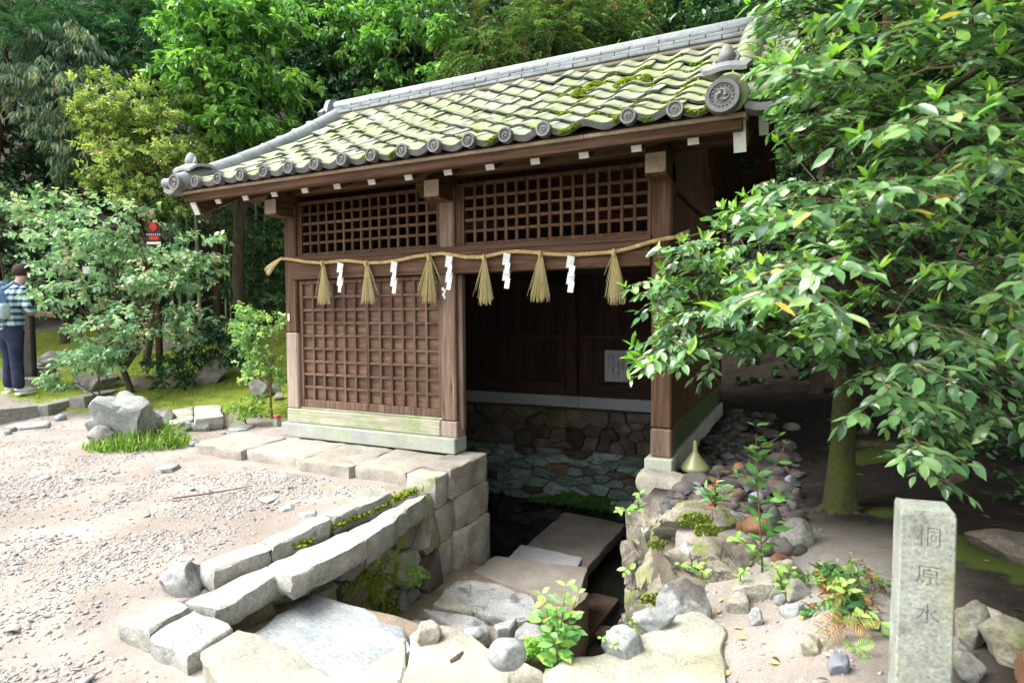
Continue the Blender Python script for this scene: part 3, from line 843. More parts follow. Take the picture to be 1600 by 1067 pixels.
# beam noses: tie beams come forward through the post tops
def nose(x, m):
    P = [(4.0, 2.168), (4.0, 2.30), (4.06, 2.36), (4.35, 2.36), (4.35, 2.16), (4.03, 2.155)]
    b0 = MB(); V = [(x-.0, y, z) for y, z in P]+[(x+PW+.0, y, z) for y, z in P]; n = len(P)
    b0.add(V, [tuple(range(n)), tuple(range(2*n-1, n-1, -1))]+[(i, i+n, (i+1) % n+n, (i+1) % n) for i in range(n)])
    o = put("beam_nose", b0.mesh(), wood_y, H)
    put("end_grain", mk(*[[(x+.004, 3.9965, 2.176), (x+.02, 3.9965, 2.17), (x+PW-.02, 3.9965, 2.17), (x+PW-.004, 3.9965, 2.18), (x+PW-.004, 3.9965, 2.297), (x+.004, 3.9965, 2.297), (x+.004, 4.0, 2.176), (x+.02, 4.0, 2.17), (x+PW-.02, 4.0, 2.17), (x+PW-.004, 4.0, 2.18), (x+PW-.004, 4.0, 2.297), (x+.004, 4.0, 2.297)], [(0, 1, 2, 3, 4, 5)]+[(i, i+6, (i+1) % 6+6, (i+1) % 6) for i in range(6)]]), endgrain, o)
    return o
for x in (XL-.01, XM-.005, XR): nose(x, wood_y)
for yy, zz in ((4.19, 2.362), (5.53, 3.13), (6.97, 2.362)):
    box("purlin", -4.90, -.36, yy, yy+.13, zz, zz+.12, wood_x, H, .01)

# ------------------------------------------------------------------ roof
YE, ZE, YR, ZR = 3.50, 2.355, 5.60, 3.575
def rprof(s):
    return YE+(YR-YE)*s, ZE+(ZR-ZE)*(s+.20*(s*s-s))
def rpt(s, x, up=0):
    y, z = rprof(s); y2, z2 = rprof(s+.01); y1, z1 = rprof(s-.01)
    t = Vector((0, y2-y1, z2-z1)).normalized(); n = Vector((0, -t.z, t.y))
    return Vector((x, y, z))+n*up, t, n
# rafters with white painted ends
RX = [-2.61+.3365*k for k in range(-6, 7)]
def rafter(x, w, h, drop, y0, name="rafter"):
    b0 = MB(); n = 8; V = []
    for i in range(n+1):
        s = (y0-YE)/(YR-YE)+(.985-(y0-YE)/(YR-YE))*i/n
        p_, t, nn = rpt(s, x, -drop)
        for (dx, dn) in ((-w/2, 0), (w/2, 0), (w/2, -h), (-w/2, -h)): V.append(p_+nn*dn+Vector((dx, 0, 0)))
    F = [(0, 1, 2, 3), tuple(4*n+k for k in (3, 2, 1, 0))]+[(4*i+k, 4*i+4+k, 4*i+4+(k+1) % 4, 4*i+(k+1) % 4) for i in range(n) for k in range(4)]
    b0.add(V, F); o = put(name, b0.mesh(), wood_y, H)
    f = [v+Vector((0, -.004, 0)) for v in V[:4]]
    g_ = [v+(sum(V[:4], Vector())/4-v)*-.03 for v in V[:4]]
    E_ = [v+Vector((0, -.008, -.002)) for v in g_]+[v+Vector((0, .003, 0)) for v in g_]
    put("painted_end", mk(E_, [(3, 2, 1, 0)]+[(i, (i+1) % 4, (i+1) % 4+4, i+4) for i in range(4)]), white_paint, o)
    return o
for x in RX: rafter(x, .062, .085, .105, 3.615)
for x in (-4.93, -.335): rafter(x, .065, .20, .060, 3.60, "barge_board")
rafter(-.22, .05, .15, .07, 3.78, "barge_board"); rafter(-5.0, .04, .12, .05, 3.78, "barge_board")
# eaves: fascia, pale strip, boarding
box("eave_fascia", -4.95, -.315, 3.585, 3.65, 2.262, 2.322, wood_x, H, .004)
xs_ = np.linspace(-4.96, -.29, 6)
for a, c in zip(xs_[:-1], xs_[1:]): box("eave_strip", a+.001, c-.001, 3.560, 3.66, 2.3225, 2.345, endgrain, H, .003)
b0 = MB(); V = []
for i in range(9):
    s = .045+.95*i/8
    for dx in (-4.97, -.27):
        for u in (-.03, -.075): V.append(rpt(s, dx, u)[0])
F = []
for i in range(8):
    a = i*4; F += [(a, a+2, a+6, a+4), (a+1, a+5, a+7, a+3), (a, a+4, a+5, a+1), (a+2, a+3, a+7, a+6)]
F += [(0, 1, 3, 2), (32, 34, 35, 33)]
b0.add(V, F); roof = put("roof", b0.mesh(), wood_y, H)      # boarding that carries the tiles

# pan tiles
TW = .2645; X0 = -4.8895; NC = 17; NR = 9
def tile_z(x):
    a = 2*math.pi*(np.asarray(x)-.118)/TW
    return .0195*(1-np.cos(a))+.004*(1-np.cos(2*a))*np.sign(np.sin(a))*.3
def tile_mesh(front=.017, length=.31, seed=0, jit=.0):
    xs = np.array([-.014, .02, .06, .095, .13, .165, .195, .222, .25, .272, .287]); n = len(xs)
    zt = tile_z(xs)
    rows = [(0, 0), (length*.5, 0), (length, 0)]
    V = []
    for yy, dz in rows:
        for x, z in zip(xs, zt): V.append((x, yy, z+.019*(1-yy/length)+(.0 if yy else .0)))
    for x, z in zip(xs, zt): V.append((x, .004, z+.019-front))
    for x, z in zip(xs, zt): V.append((x, .06, z+.013-front))
    F = []
    for r in range(2):
        for j in range(n-1): F.append((r*n+j, r*n+j+1, (r+1)*n+j+1, (r+1)*n+j))
    mi = [0]*len(F)
    for j in range(n-1): F.append((3*n+j, 3*n+j+1, j+1, j)); mi.append(1)
    for j in range(n-1): F.append((4*n+j, 4*n+j+1, 3*n+j+1, 3*n+j)); mi.append(1)
    me = mk(V, F, False, None, "tile", mi)
    me.polygons.foreach_set("use_smooth", [m == 0 for m in mi])
    me.materials.append(tile_m); me.materials.append(tile_edge)
    return me
TM = tile_mesh(); TE = tile_mesh(.042, .31)
rs = np.random.default_rng(11)
SMAX = .975
for r in range(NR):
    s = SMAX*r/NR
    for c in range(NC):
        p_, t, nn = rpt(s, X0+c*TW, .004)
        j = Vector(rs.normal(size=3)*np.array([.004, .008, .002]))
        M = Matrix((Vector((1, 0, 0)), t, nn)).transposed().to_4x4() @ Matrix.Rotation(rs.normal()*.016, 4, 'Z') @ Matrix.Rotation(rs.normal()*.012, 4, 'X')
        M.translation = p_+j
        put("eave_tile" if r == 0 else "roof_tile", TE if r == 0 else TM, None, roof, M)

# round end tiles with a three-comma crest and a ring of beads
def disc_mesh(R, T):
    b0 = MB(); n = 24
    ang = np.arange(n)*2*math.pi/n
    prof = [(R*.93, T), (R, T*.8), (R, 0), (R*.96, -.006), (R*.74, -.006), (R*.70, .002), (R*.5, .0), (0.001, .0)]
    V = [(r*math.cos(a), y, r*math.sin(a)) for r, y in prof for a in ang]
    F = [tuple(range(n))]+[(k*n+(i+1) % n, k*n+i, (k+1)*n+i, (k+1)*n+(i+1) % n) for k in range(len(prof)-1) for i in range(n)]
    b0.add(V, F)
    BV, BF = ICO[0]
    for k in range(16):
        a = k*2*math.pi/16; b0.add(BV*R*.062+np.array([.60*R*math.cos(a), -.002, .60*R*math.sin(a)]), BF)
    for k in range(3):      # commas: fat head, tail curling round
        Pt, Rr = [], []
        for i in range(9):
            u = i/8; a = k*2*math.pi/3+u*2.5; rad = R*(.17+.27*u**.9)
            Pt.append((rad*math.cos(a), -.001, rad*math.sin(a))); Rr.append(R*(.125*(1-u)**.8+.022))
        b0.add(*tube_np(Pt, Rr, 6))
    return b0.mesh(True, 40)
DM = disc_mesh(.048, .05); DM.materials.append(tile_edge)
for k in range(16):
    x = -4.625+TW*k
    if k == 13: continue                                           # one is lost under the moss
    p_, t, nn = rpt(0, x, .032)
    M = Matrix.Translation(p_+Vector((0, -.022+.003*rs.normal(), 0))) @ Matrix.Rotation(rs.uniform(0, 6), 4, 'Y') 
    put("end_disc", DM, None, roof, M)
# verge rolls: long half-round tiles down both gable edges, with big end discs
def roll(x, R, nseg, up, name, m, s0=-.01, s1=.93, gap=.006):
    for i in range(nseg):
        a = s0+(s1-s0)*i/nseg; c = s0+(s1-s0)*(i+1)/nseg
        Pt = [rpt(a+(c-a)*k/3, x, up)[0] for k in range(4)]
        o = put(name, mk(*tube_np(Pt, [R*1.03, R, R*.99, R*.97], 14), True, 50), m, roof)
roll(-4.835, .072, 6, .055, "verge_roll", ridge_m)
roll(-.375, .098, 8, .075, "verge_roll", tile_m)
DB = disc_mesh(.090, .08); DB.materials.append(tile_edge)
DB2 = disc_mesh(.072, .06); DB2.materials.append(tile_edge)
for x, dm, up in ((-4.835, DB2, .05), (-.40, DB, .062)):
    p_, t, nn = rpt(-.012, x, up)
    put("end_disc", dm, None, roof, Matrix.Translation(p_+Vector((0, -.035, 0))))
# verge returns: tiles that turn out over the gable
def verge(x0, x1, s, up, R):
    p_, t, nn = rpt(s, x0, up); q_ = Vector((x1, p_.y, p_.z+.02))
    put("verge_tile", mk(*tube_np([p_, p_*.5+q_*.5+Vector((0, 0, .004)), q_], [R, R*.98, R*1.02], 12), True, 50), tile_m if x1 > -1 else ridge_m, roof)
for k in range(9):
    verge(-.29, -.06, .02+.104*k, .052, .052); verge(-4.9, -5.10, .02+.104*k, .03, .048)
def apron(x0, x1):
    p_, t, nn = rpt(-.005, x0, 0); n = 9; V = []
    for i in range(n):
        u = i/(n-1); x = x0+(x1-x0)*u; sag = -.026*math.sin(u*math.pi)
        for (dy, dz) in ((-.01, .03), (-.012, -.012), (.10, -.012), (.10, .03)): V.append((x, p_.y+dy, p_.z+dz+sag))
    F = [(4*i+k, 4*i+4+k, 4*i+4+(k+1) % 4, 4*i+(k+1) % 4) for i in range(n-1) for k in range(4)]+[(0, 1, 2, 3), tuple(4*(n-1)+k for k in (3, 2, 1, 0))]
    put("verge_tile", mk(V, F, False), tile_edge, roof)
apron(-.295, -.075); apron(-5.06, -4.905)
# back slope, mirrored, one piece (no photograph shows it)
V = []; F = []; xs = np.arange(X0, -.36, TW/8); n = len(xs)
for i in range(11):
    s = -.0+.98*i/10; y, z = rprof(s); y = 2*YR-y
    for x in xs: V.append((x, y, z+float(tile_z(((x-X0) % TW)))))
for i in range(10):
    for j in range(n-1): F.append((i*n+j, (i+1)*n+j, (i+1)*n+j+1, i*n+j+1))
bs = MB(); V2 = []
for i in range(9):
    s = .045+.95*i/8
    for dx in (-4.97, -.27):
        for u in (-.03, -.075):
            q_ = rpt(s, dx, u)[0]; V2.append((q_.x, 2*YR-q_.y, q_.z))
bs.add(V2, [tuple(f[::-1]) for f in [(a*4+p, a*4+q, a*4+r, a*4+t_) for a in range(8) for (p, q, r, t_) in ((0, 2, 6, 4), (1, 5, 7, 3), (0, 4, 5, 1), (2, 3, 7, 6))]])
put("roof_boarding", bs.mesh(), wood_y, roof)
tag(put("back_slope", mk(V, F, True), tile_m, roof), kind="stuff")
# ridge: mortar bed, courses of flat tiles, round cover tiles
box("ridge_mortar", -4.90, -.42, YR-.115, YR+.115, ZR-.05, ZR-.012, plaster, roof, .01)
zc = ZR-.011
for k, (hw, hh) in enumerate(((.125, .036), (.115, .036), (.105, .036))):
    n = 17; off = (k % 2)*.5
    es = [-4.93]+[-4.93+4.55*(i+off)/n for i in range(1 if off == 0 else 0, n)]+[-.38]
    for a, c in zip(es[:-1], es[1:]):
        if c-a < .02: continue
        dy = rs.normal()*.003
        box("ridge_tile", a+.0015, c-.0015, YR-hw+dy, YR+hw+dy, zc+.001, zc+hh, ridge_m, roof, .007)
    zc += hh
n = 17
for i in range(n):
    a = -4.95+4.60*i/n; c = -4.95+4.60*(i+1)/n
    V, F = [], []
    th = np.linspace(0, math.pi, 9)
    for x in (a+.001, c+.004):
        for t in th: V.append((x, YR-.092*math.cos(t), zc+.002+.078*math.sin(t)))
    for j in range(8): F.append((j, j+1, 9+j+1, 9+j))
    F += [tuple(range(9))[::-1], tuple(range(9, 18)), (0, 9, 17, 8)]
    put("ridge_cover_tile", mk(V, F, True, 40), ridge_m, roof)
# ridge-end ogre tiles and corner ornaments
def onigawara(x, sgn, m, y=YR, z=ZR-.04, sc=1.0):
    b0 = MB()
    out = [(-.15, 0), (-.19, .05), (-.155, .10), (-.13, .20), (-.09, .27), (0, .31), (.09, .27), (.13, .20), (.155, .10), (.19, .05), (.15, 0)]
    V = [(x, y+a*sc, z+c*sc) for a, c in out]+[(x+sgn*.07, y+a*sc*.92, z+c*sc) for a, c in out]; n = len(out)
    b0.add(V, [tuple(range(n)), tuple(range(n, 2*n))[::-1]]+[(i, i+n, (i+1) % n+n, (i+1) % n) for i in range(n)])
    BV, BF = ICO[2]
    b0.add(BV*np.array([.03, .07, .07])*sc+np.array([x+sgn*.07, y, z+.17*sc]), BF)
    for s in (-1, 1): b0.add(*tube_np([(x+sgn*.045, y+s*.16*sc, z+.03), (x+sgn*.055, y+s*.20*sc, z+.09*sc), (x+sgn*.055, y+s*.155*sc, z+.13*sc), (x+sgn*.055, y+s*.13*sc, z+.085*sc)], [.035, .034, .03, .018], 8))
    return put("ridge_end_tile", b0.mesh(True, 45), m, roof)
onigawara(-4.99, -1, ridge_m, z=ZR-.09); onigawara(-.335, 1, tile_edge, z=ZR-.09)
put("ridge_end_tile", mk(*tube_np([(-5.12, YR-.02, ZR-.02), (-5.02, YR-.02, ZR+.01), (-4.94, YR-.02, ZR+.05)], [.085, .08, .06], 12), True, 50), ridge_m, roof)
def corner_ornament(x, s, up, m, k_=1.0):
    p_, t, nn = rpt(s, x, up)
    b0 = MB(); BV, BF = ICO[2]
    # flared saddle
    Vs, Fs = [], []
    for i, (yy, w, zz) in enumerate(((-.12, .14, -.03), (-.06, .17, .02), (.02, .17, .045), (.12, .16, .05), (.2, .11, .045))):
        for j in range(9):
            u = -1+2*j/8
            Vs.append((p_.x+u*w, p_.y+yy, p_.z+zz+.02+.035*math.cos(u*1.9)+.03*abs(u)**3))
    for i in range(4):
        for j in range(8): Fs.append((i*9+j, i*9+j+1, (i+1)*9+j+1, (i+1)*9+j))
    k = len(Vs); Vs += [(a, b_, c-.03) for a, b_, c in Vs]
    Fs += [tuple(q+k for q in f)[::-1] for f in Fs]
    rim = [j for j in range(9)]+[i*9+8 for i in range(1, 5)]+[4*9+j for j in range(7, -1, -1)]+[i*9 for i in range(3, 0, -1)]
    Fs += [(rim[i], rim[i]+k, rim[(i+1) % len(rim)]+k, rim[(i+1) % len(rim)]) for i in range(len(rim))]
    b0.add(Vs, Fs)
    # peach knob with a leaf lip
    Pk = BV.copy(); Pk = Pk*np.array([.062, .062, .06]); Pk[:, 2] += np.where(Pk[:, 2] > .03, (Pk[:, 2]-.03)*1.2, 0)
    b0.add(Pk+np.array([p_.x, p_.y+.0, p_.z+.115]), BF)
    b0.add(*tube_np([(p_.x+.05, p_.y-.02, p_.z+.06), (p_.x+.075, p_.y, p_.z+.12), (p_.x+.06, p_.y+.01, p_.z+.165)], [.02, .018, .006], 6))
    b0.add(*tube_np([(p_.x-.06, p_.y-.02, p_.z+.05), (p_.x-.085, p_.y, p_.z+.09), (p_.x-.07, p_.y+.01, p_.z+.12)], [.02, .018, .006], 6))
    b0.V = [(p_.x+(a-p_.x)*k_, p_.y+(b-p_.y)*k_, p_.z+(c-p_.z)*k_) for a, b, c in b0.V]
    return put("corner_ornament", b0.mesh(True, 45), m, roof)
corner_ornament(-4.86, .07, .10, ridge_m, .8); corner_ornament(-.40, .08, .15, tile_edge, .8)

# moss along the tile edges, thicker towards the right end
def blobs(spots, seed, sub=1, mat=None):
    rs = np.random.default_rng(seed); BV, BF = ICO[sub]; k = len(BV); n = len(spots)
    V = np.zeros((n, k, 3))
    for i, (c, r) in enumerate(spots):
        V[i] = BV*(1+.22*rs.normal(size=(k, 1)))*np.array(r)+np.array(c)
    F = (np.array(BF)[None]+(np.arange(n)*k)[:, None, None]).reshape(-1, 3)
    return mk_np(V.reshape(-1, 3), F, True)
spots = []
for r in range(NR):
    s = SMAX*r/NR
    for c in range(NC):
        xx = X0+c*TW
        dens = (.15+.85*sstep(-4.2, -1.6, xx))*(.8 if r < 8 else .35)
        if rs.random() > dens: continue
        a0 = rs.uniform(.03, .2); ln = rs.uniform(.04, .18)*(.5+dens)
        for k in range(int(10+60*ln/.18)):
            lx = a0+rs.uniform(0, ln)
            if lx > .29: continue
            y_off = -.006+rs.normal()*.006
            p_, t, nn = rpt(s, xx+lx, .004+float(tile_z(lx))+rs.uniform(-.012, .016))
            rr = rs.uniform(.004, .010)
            spots.append((p_+t*y_off, (rr*1.4, rr*1.1, rr*.7)))
for (px, py, R) in ((981, 133, .11), (930, 139, .10), (905, 150, .06), (1010, 128, .05)):
    for k in range(150):
        d = onY(px, py, 4.6)
        # find the slope point in line with this mound
        s = .5
        for it in range(25):
            y, z = rprof(s); pp = onY(px, py, y); s += (pp[2]-z)*-.25 if False else 0
            break
        best = min((abs(onY(px, py, rprof(q)[0])[2]-rprof(q)[1]-.03), q) for q in np.linspace(.05, .9, 120))[1]
        x = onY(px, py, rprof(best)[0])[0]
        a = rs.uniform(0, 6.28); q = R*rs.random()**.6
        p_, t, nn = rpt(best+q*math.sin(a)*.25, x+q*math.cos(a), .035+.045*(1-(q/R)**2))
        spots.append((p_, (.011, .011, .009)))
tag(put("roof_moss", blobs(spots, 4), moss_m, roof), kind="stuff")
# fallen leaves and twigs caught on the tiles
lit = MB()
for k in range(130):
    s = rs.uniform(.02, .7); x = rs.uniform(-3.2, -.5) if rs.random() < .75 else rs.uniform(-4.6, -3)
    lx = (x-X0) % TW
    p_, t, nn = rpt(s, x, .03+float(tile_z(lx))); a = rs.uniform(0, 6.28)
    u = Vector((math.cos(a), 0, 0))+t*math.sin(a); w_ = nn.cross(u)
    l, wd = (rs.uniform(.02, .05), rs.uniform(.005, .012)) if rs.random() < .6 else (rs.uniform(.04, .1), .0025)
    lit.add([p_-u*l, p_+w_*wd+nn*.004, p_+u*l, p_-w_*wd+nn*.004], [(0, 1, 2, 3)])
tag(put("leaf_litter", lit.mesh(), pmat("dry_leaf", [(.3, (.20, .11, .05)), (.7, (.46, .34, .22))], 12, bump=0)), kind="stuff", label="dry leaves and twigs caught on the tiled roof", cat="leaf litter")

# white charm slips on the posts
o = box("paper_slip", XL+.035, XL+.058, YF-.0055, YF-.0025, 1.20, 1.27, paper, None, .001); tag(o, "small white slip pinned to the left corner post", "paper slip")
pm = onY(694, 457, YF-.004)
b0 = MB()
for (dx, dz, w_, h_) in ((-.012, .028, .02, .028), (.006, .012, .02, .034), (-.006, -.018, .022, .03), (.004, -.04, .016, .026)): b0.add(*cbox(pm[0]+dx-w_/2, pm[0]+dx+w_/2, YF-.008, YF-.002, pm[2]+dz-h_/2, pm[2]+dz+h_/2, .001))
tag(put("paper_slip", b0.mesh(), paper), "torn white paper scrap stuck to the middle post", "paper slip")
# ------------------------------------------------------------------ stone walls and steps of the spring
def stone_wall(label, O, u, v, nrm, outline, n, asp, seed, mats, name="stone_wall", back=None, **k):
    t = thing(name, O, label, "stone wall")
    for i, P in enumerate(cells(outline, n, asp, seed)):
        put("stone", cell_stone(P, O, u, v, nrm, seed=seed*100+i, **k), mats[i % len(mats)], t)
    if back:
        O_ = Vector(O); U_ = Vector(u); V_ = Vector(v); N_ = Vector(nrm)
        Q = [O_+U_*a+V_*b-N_*.045 for a, b in outline]
        put("earth_filling", mk(Q+[q-N_*.02 for q in Q], [tuple(range(len(Q))), tuple(range(2*len(Q)-1, len(Q)-1, -1))]), back, t)
    return t
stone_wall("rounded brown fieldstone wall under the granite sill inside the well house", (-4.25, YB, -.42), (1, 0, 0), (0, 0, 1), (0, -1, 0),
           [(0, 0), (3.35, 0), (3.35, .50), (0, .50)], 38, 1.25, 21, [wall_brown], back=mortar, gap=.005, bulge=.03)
stone_wall("lower wall of flat greenish slate slabs just above the water", (-4.25, YB-.03, -1.12), (1, 0, 0), (0, 0, 1), (0, -1, 0),
           [(0, 0), (3.35, 0), (3.35, .70), (0, .70)], 84, 2.3, 33, [wall_green, wall_green, wall_green, wall_brown], back=mortar, gap=.005, bulge=.04)
# side walls under the building (dark)
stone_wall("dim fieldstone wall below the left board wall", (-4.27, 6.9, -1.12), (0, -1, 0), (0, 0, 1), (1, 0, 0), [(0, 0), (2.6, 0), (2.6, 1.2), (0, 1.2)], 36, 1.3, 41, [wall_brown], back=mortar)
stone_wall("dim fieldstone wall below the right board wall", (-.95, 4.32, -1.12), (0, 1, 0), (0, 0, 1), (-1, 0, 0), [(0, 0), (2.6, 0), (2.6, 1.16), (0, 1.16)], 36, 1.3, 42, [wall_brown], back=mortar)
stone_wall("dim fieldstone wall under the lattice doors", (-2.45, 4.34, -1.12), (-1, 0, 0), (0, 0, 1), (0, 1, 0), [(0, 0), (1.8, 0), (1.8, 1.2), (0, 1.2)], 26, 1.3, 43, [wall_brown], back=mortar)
# damp green cress along the water's edge
rs = np.random.default_rng(5)
sp_ = []
for k in range(2600):
    x = rs.uniform(-3.05, -1.0); 
    if -1.93 < x < -1.75: continue
    hgt = .14*sstep(-3.1, -2.6, x)*(1-.3*abs(math.sin(x*5)))
    q = rs.random()
    sp_.append(((x, 6.88-.16*(1-q)*rs.random(), -1.075+hgt*q*1.15), (.012, .012, .008)))
tag(put("water_cress", blobs(sp_, 6, 0), dark_moss), "carpet of small green cress along the foot of the wall", "cress", None, "stuff")

# left wall of the stairwell
T = stone_wall("rough mossy fieldstone wall on the left of the steps, below the kerb stones", (-2.34, 1.75, -.92), (0, 1, 0), (0, 0, 1), (1, 0, 0),
           [(0, .62), (.35, .62), (.5, 0), (1.85, 0), (1.85, .90), (0, .90)], 34, 1.15, 52, [pit_stone, pit_stone, wall_brown], name="retaining_wall", back=mortar, gap=.014, bulge=.035, flat=1.0)
for z_, pp in ((.045, [(-2.56, 1.66), (-2.30, 1.66), (-2.30, 2.06), (-2.56, 2.06)]),):
    pass
# inner kerb: coping of that wall
KB = [([(288, 939), (330, 953), (450, 892), (416, 883)], .02, .12, "low pale kerb block at the head of the stair wall, beside the white slab"),
      ([(418, 881), (453, 902), (574, 843), (541, 828)], .055, .12, "long pale kerb block overhanging the mossy stair wall"),
      ([(546, 829), (576, 842), (668, 772), (637, 779)], .05, .15, "kerb block next to the corner stones of the well house"),
      ([(308, 880), (326, 892), (423, 857), (406, 845)], .075, .13, "near block of the outer kerb, behind the blue-grey cobble"),
      ([(409, 844), (425, 856), (520, 809), (503, 801)], .085, .13, "middle block of the outer kerb along the gravel"),
      ([(505, 800), (523, 808), (613, 770), (594, 762)], .09, .13, "far block of the outer kerb, ending at the platform")]
for i, (pp, z, th, lb) in enumerate(KB):
    o = slab("kerb_stone", pxs(z, *pp), z, th, kerb_stone, seed=60+i, ch=.012, jit=.009, top=.006, step=.045); tag(o, lb, "kerb stone", "kerb stones beside the steps")
# moss strip between the two rows
sp_ = []
for k in range(700):
    y = rs.uniform(2.3, 3.45); x = -2.42+rs.normal()*.02
    if wob(0, y, .2) < -.1 and y < 3.0: continue
    sp_.append(((x, y, .03+rs.uniform(-.01, .02)), (.012, .012, .009)))
tag(put("moss", blobs(sp_, 12, 0), moss_m), "bright moss in the joint between the two kerbs", "moss", None, "stuff")

# corner stones below the middle post
CS = thing("corner_stones", (-2.45, 3.85, -.75), "stacked squared granite corner blocks under the middle post", "stone pier")
rsd = 80
def cblock(x0, x1, y0, y1, z0, z1, m=block_stone):
    global rsd; rsd += 1
    put("stone", slab_mesh([(x0, y0), (x1, y0), (x1, y1), (x0, y1)], z1, z1-z0, ch=.012, jit=.007, top=.004, seed=rsd, step=.07, under=.008), m, CS)
cblock(-2.60, -2.335, 3.56, 3.745, -.135, .095); cblock(-2.60, -2.315, 3.752, 4.33, -.11, .110)
cblock(-2.60, -2.335, 3.565, 3.82, -.40, -.142); cblock(-2.60, -2.305, 3.826, 4.33, -.37, -.118)
cblock(-2.60, -2.325, 3.57, 3.80, -.92, -.408); cblock(-2.60, -2.285, 3.806, 4.33, -.92, -.376)
# platform under the front sill
PF = thing("stone_platform", (-3.7, 3.9, 0), "low platform of worn stone blocks in front of the lattice doors", "platform")
edges = [-5.02, -4.36, -3.66, -3.12, -2.606]
for i, (a, c) in enumerate(zip(edges[:-1], edges[1:])):
    y0 = 3.62+.035*math.sin(i*2.1)-.03*i/5
    put("stone", slab_mesh([(a+.0015, y0+.02), (c-.0015, y0), (c-.0015, 4.17), (a+.0015, 4.17)], .095+.006*math.sin(i*3), .20, ch=.018, jit=.012, top=.009, seed=90+i, step=.05, tilt=(0, .03)), platform_stone, PF)

# corner and ledge stones at the near end of the stairwell
def ledge(pp, z, th, m, label, seed, name="ledge_stone", cat="stone", **k):
    o = slab(name, pxs(z, *pp), z, th, m, seed=seed, **k); tag(o, label, cat)
    return o
ledge([(188, 968), (226, 990), (300, 946), (274, 934)], .04, .12, kerb_stone, "pale kerb block at the bend of the kerb, left of its twin", 101, "kerb_stone", "kerb stone", ch=.016, jit=.01, step=.05)
ledge([(229, 993), (291, 1026), (367, 979), (303, 947)], .035, .12, kerb_stone, "squarish pale block between the bend of the kerb and the big white stone", 102, "kerb_stone", "kerb stone", ch=.016, jit=.01, step=.05)
ledge([(313, 1016), (370, 980), (404, 994), (548, 1062), (580, 1130), (420, 1150)], .045, .18, pale_stone, "broad white worn stone at the bottom of the picture beside the white slab", 103, ch=.012, jit=.012, step=.045)
ledge([(384, 994), (488, 924), (560, 945), (642, 986), (656, 1012), (604, 1040), (545, 1080), (420, 1020)], -.15, .20, white_slab, "wide whitish slab forming the top step", 104, "step_slab", "step", ch=.03, jit=.012, top=.004, step=.05)
ledge([(548, 1060), (600, 1024), (634, 994), (631, 1060), (600, 1150), (580, 1130)], .035, .18, pale_stone, "narrow pale ledge stone with a crack on its right side", 105, ch=.010, jit=.01, step=.05)
ledge([(636, 993), (672, 970), (720, 985), (762, 1008), (792, 1030), (850, 1046), (850, 1150), (604, 1150), (634, 1060)], .04, .20, pale_stone, "big sandy ledge stone at the near end of the stairwell, left of the leafy sapling", 106, ch=.012, jit=.014, top=.010, step=.045)
ledge([(853, 1150), (853, 1050), (884, 1030), (945, 1022), (985, 996), (1040, 962), (1100, 946), (1128, 985), (1136, 1060), (1130, 1150)], .075, .20, pale_stone, "large rough yellowish ledge slab right of the leafy sapling", 107, ch=.016, jit=.014, top=.012, step=.045)
rockpx("rock", 762, 998, 822, 1040, pale_rock, "smooth half-round white stone on the ledge beside the sapling", seed=3, sub=3, d=1.95, rough=.04, cuts=1, sharp=80)
rockpx("rock", 938, 980, 1008, 1040, pale_rock, "white pointed stone on the stairwell rim below the creeper", seed=9, sub=3, d=2.1, rough=.10, cuts=8, ry=.7, sink=.6)
rockpx("rock", 988, 948, 1060, 985, pale_rock, "white sloping stone at the rim above the pointed one", seed=12, sub=3, d=2.28, rough=.10, cuts=8, ry=.6, sink=.4)
rockpx("rock", 1028, 896, 1118, 985, schist, "blue-grey wedge-shaped rock below the long brown rock", seed=15, sub=3, d=2.42, rough=.14, cuts=8, ry=.6)
rockpx("rock", 252, 878, 328, 938, schist, "blue-grey cobble closing the near end of the outer kerb", seed=17, sub=3, d=2.85, rough=.10, cuts=5)
rockpx("rock", 640, 970, 690, 998, pale_stone, "small mossy stone at the back of the sandy ledge", seed=19, sub=3, d=2.25, rough=.1, cuts=6, sink=.8)
rockpx("rock", 725, 978, 757, 998, pale_rock, "small round white pebble at the foot of the steps", seed=20, sub=2, d=2.3, rough=.06, cuts=2)

# steps going down to the water
def step(pp, z, th, m, label, seed, **k):
    kk = dict(ch=.007, jit=.005, top=.003, step=.05); kk.update(k)
    o = slab("step_slab", pxs(z, *pp), z, th, m, seed=seed, **kk); tag(o, label, "step")
step([(738, 893), (771, 868), (917, 886), (905, 936), (880, 945)], -.66, .16, step_granite, "brownish granite step slab, nearest of three slabs going in", 110)
step([(786, 878), (814, 850), (911, 870), (898, 892)], -.76, .05, granite_clean, "thin grey granite slab between two brown step slabs", 111, jit=.003)
step([(815, 858), (882, 799), (978, 818), (912, 892)], -.90, .12, step_granite, "long brown granite slab reaching into the dark water", 112)
rockslabs = [([(682, 940), (712, 905), (745, 903), (835, 930), (845, 965), (790, 968), (740, 955)], -.60, schist, "white and blue-black streaked flat rock in front of the granite steps"),
             ([(674, 943), (700, 915), (716, 930), (742, 951), (735, 954)], -.595, pale_stone, "small buff triangular flat rock beside the streaked rock"),
             ([(660, 952), (690, 953), (742, 958), (770, 982), (735, 990), (690, 970)], -.56, schist, "streaked flat rock lying under the buff triangle"),
             ([(620, 975), (648, 962), (675, 972), (640, 990)], -.52, schist, "small dark-veined flat rock below the white slab"),
             ([(772, 975), (810, 964), (800, 980), (780, 985)], -.50, pale_rock, "small pale sliver of stone under the sapling"),
             ([(805, 985), (820, 970), (850, 975), (850, 998), (815, 998)], -.48, schist, "white-flecked flat stone behind the sapling"),
             ([(700, 905), (708, 895), (735, 900), (712, 906)], -.66, pale_stone, "buff stone sliver in the corner below the pier")]
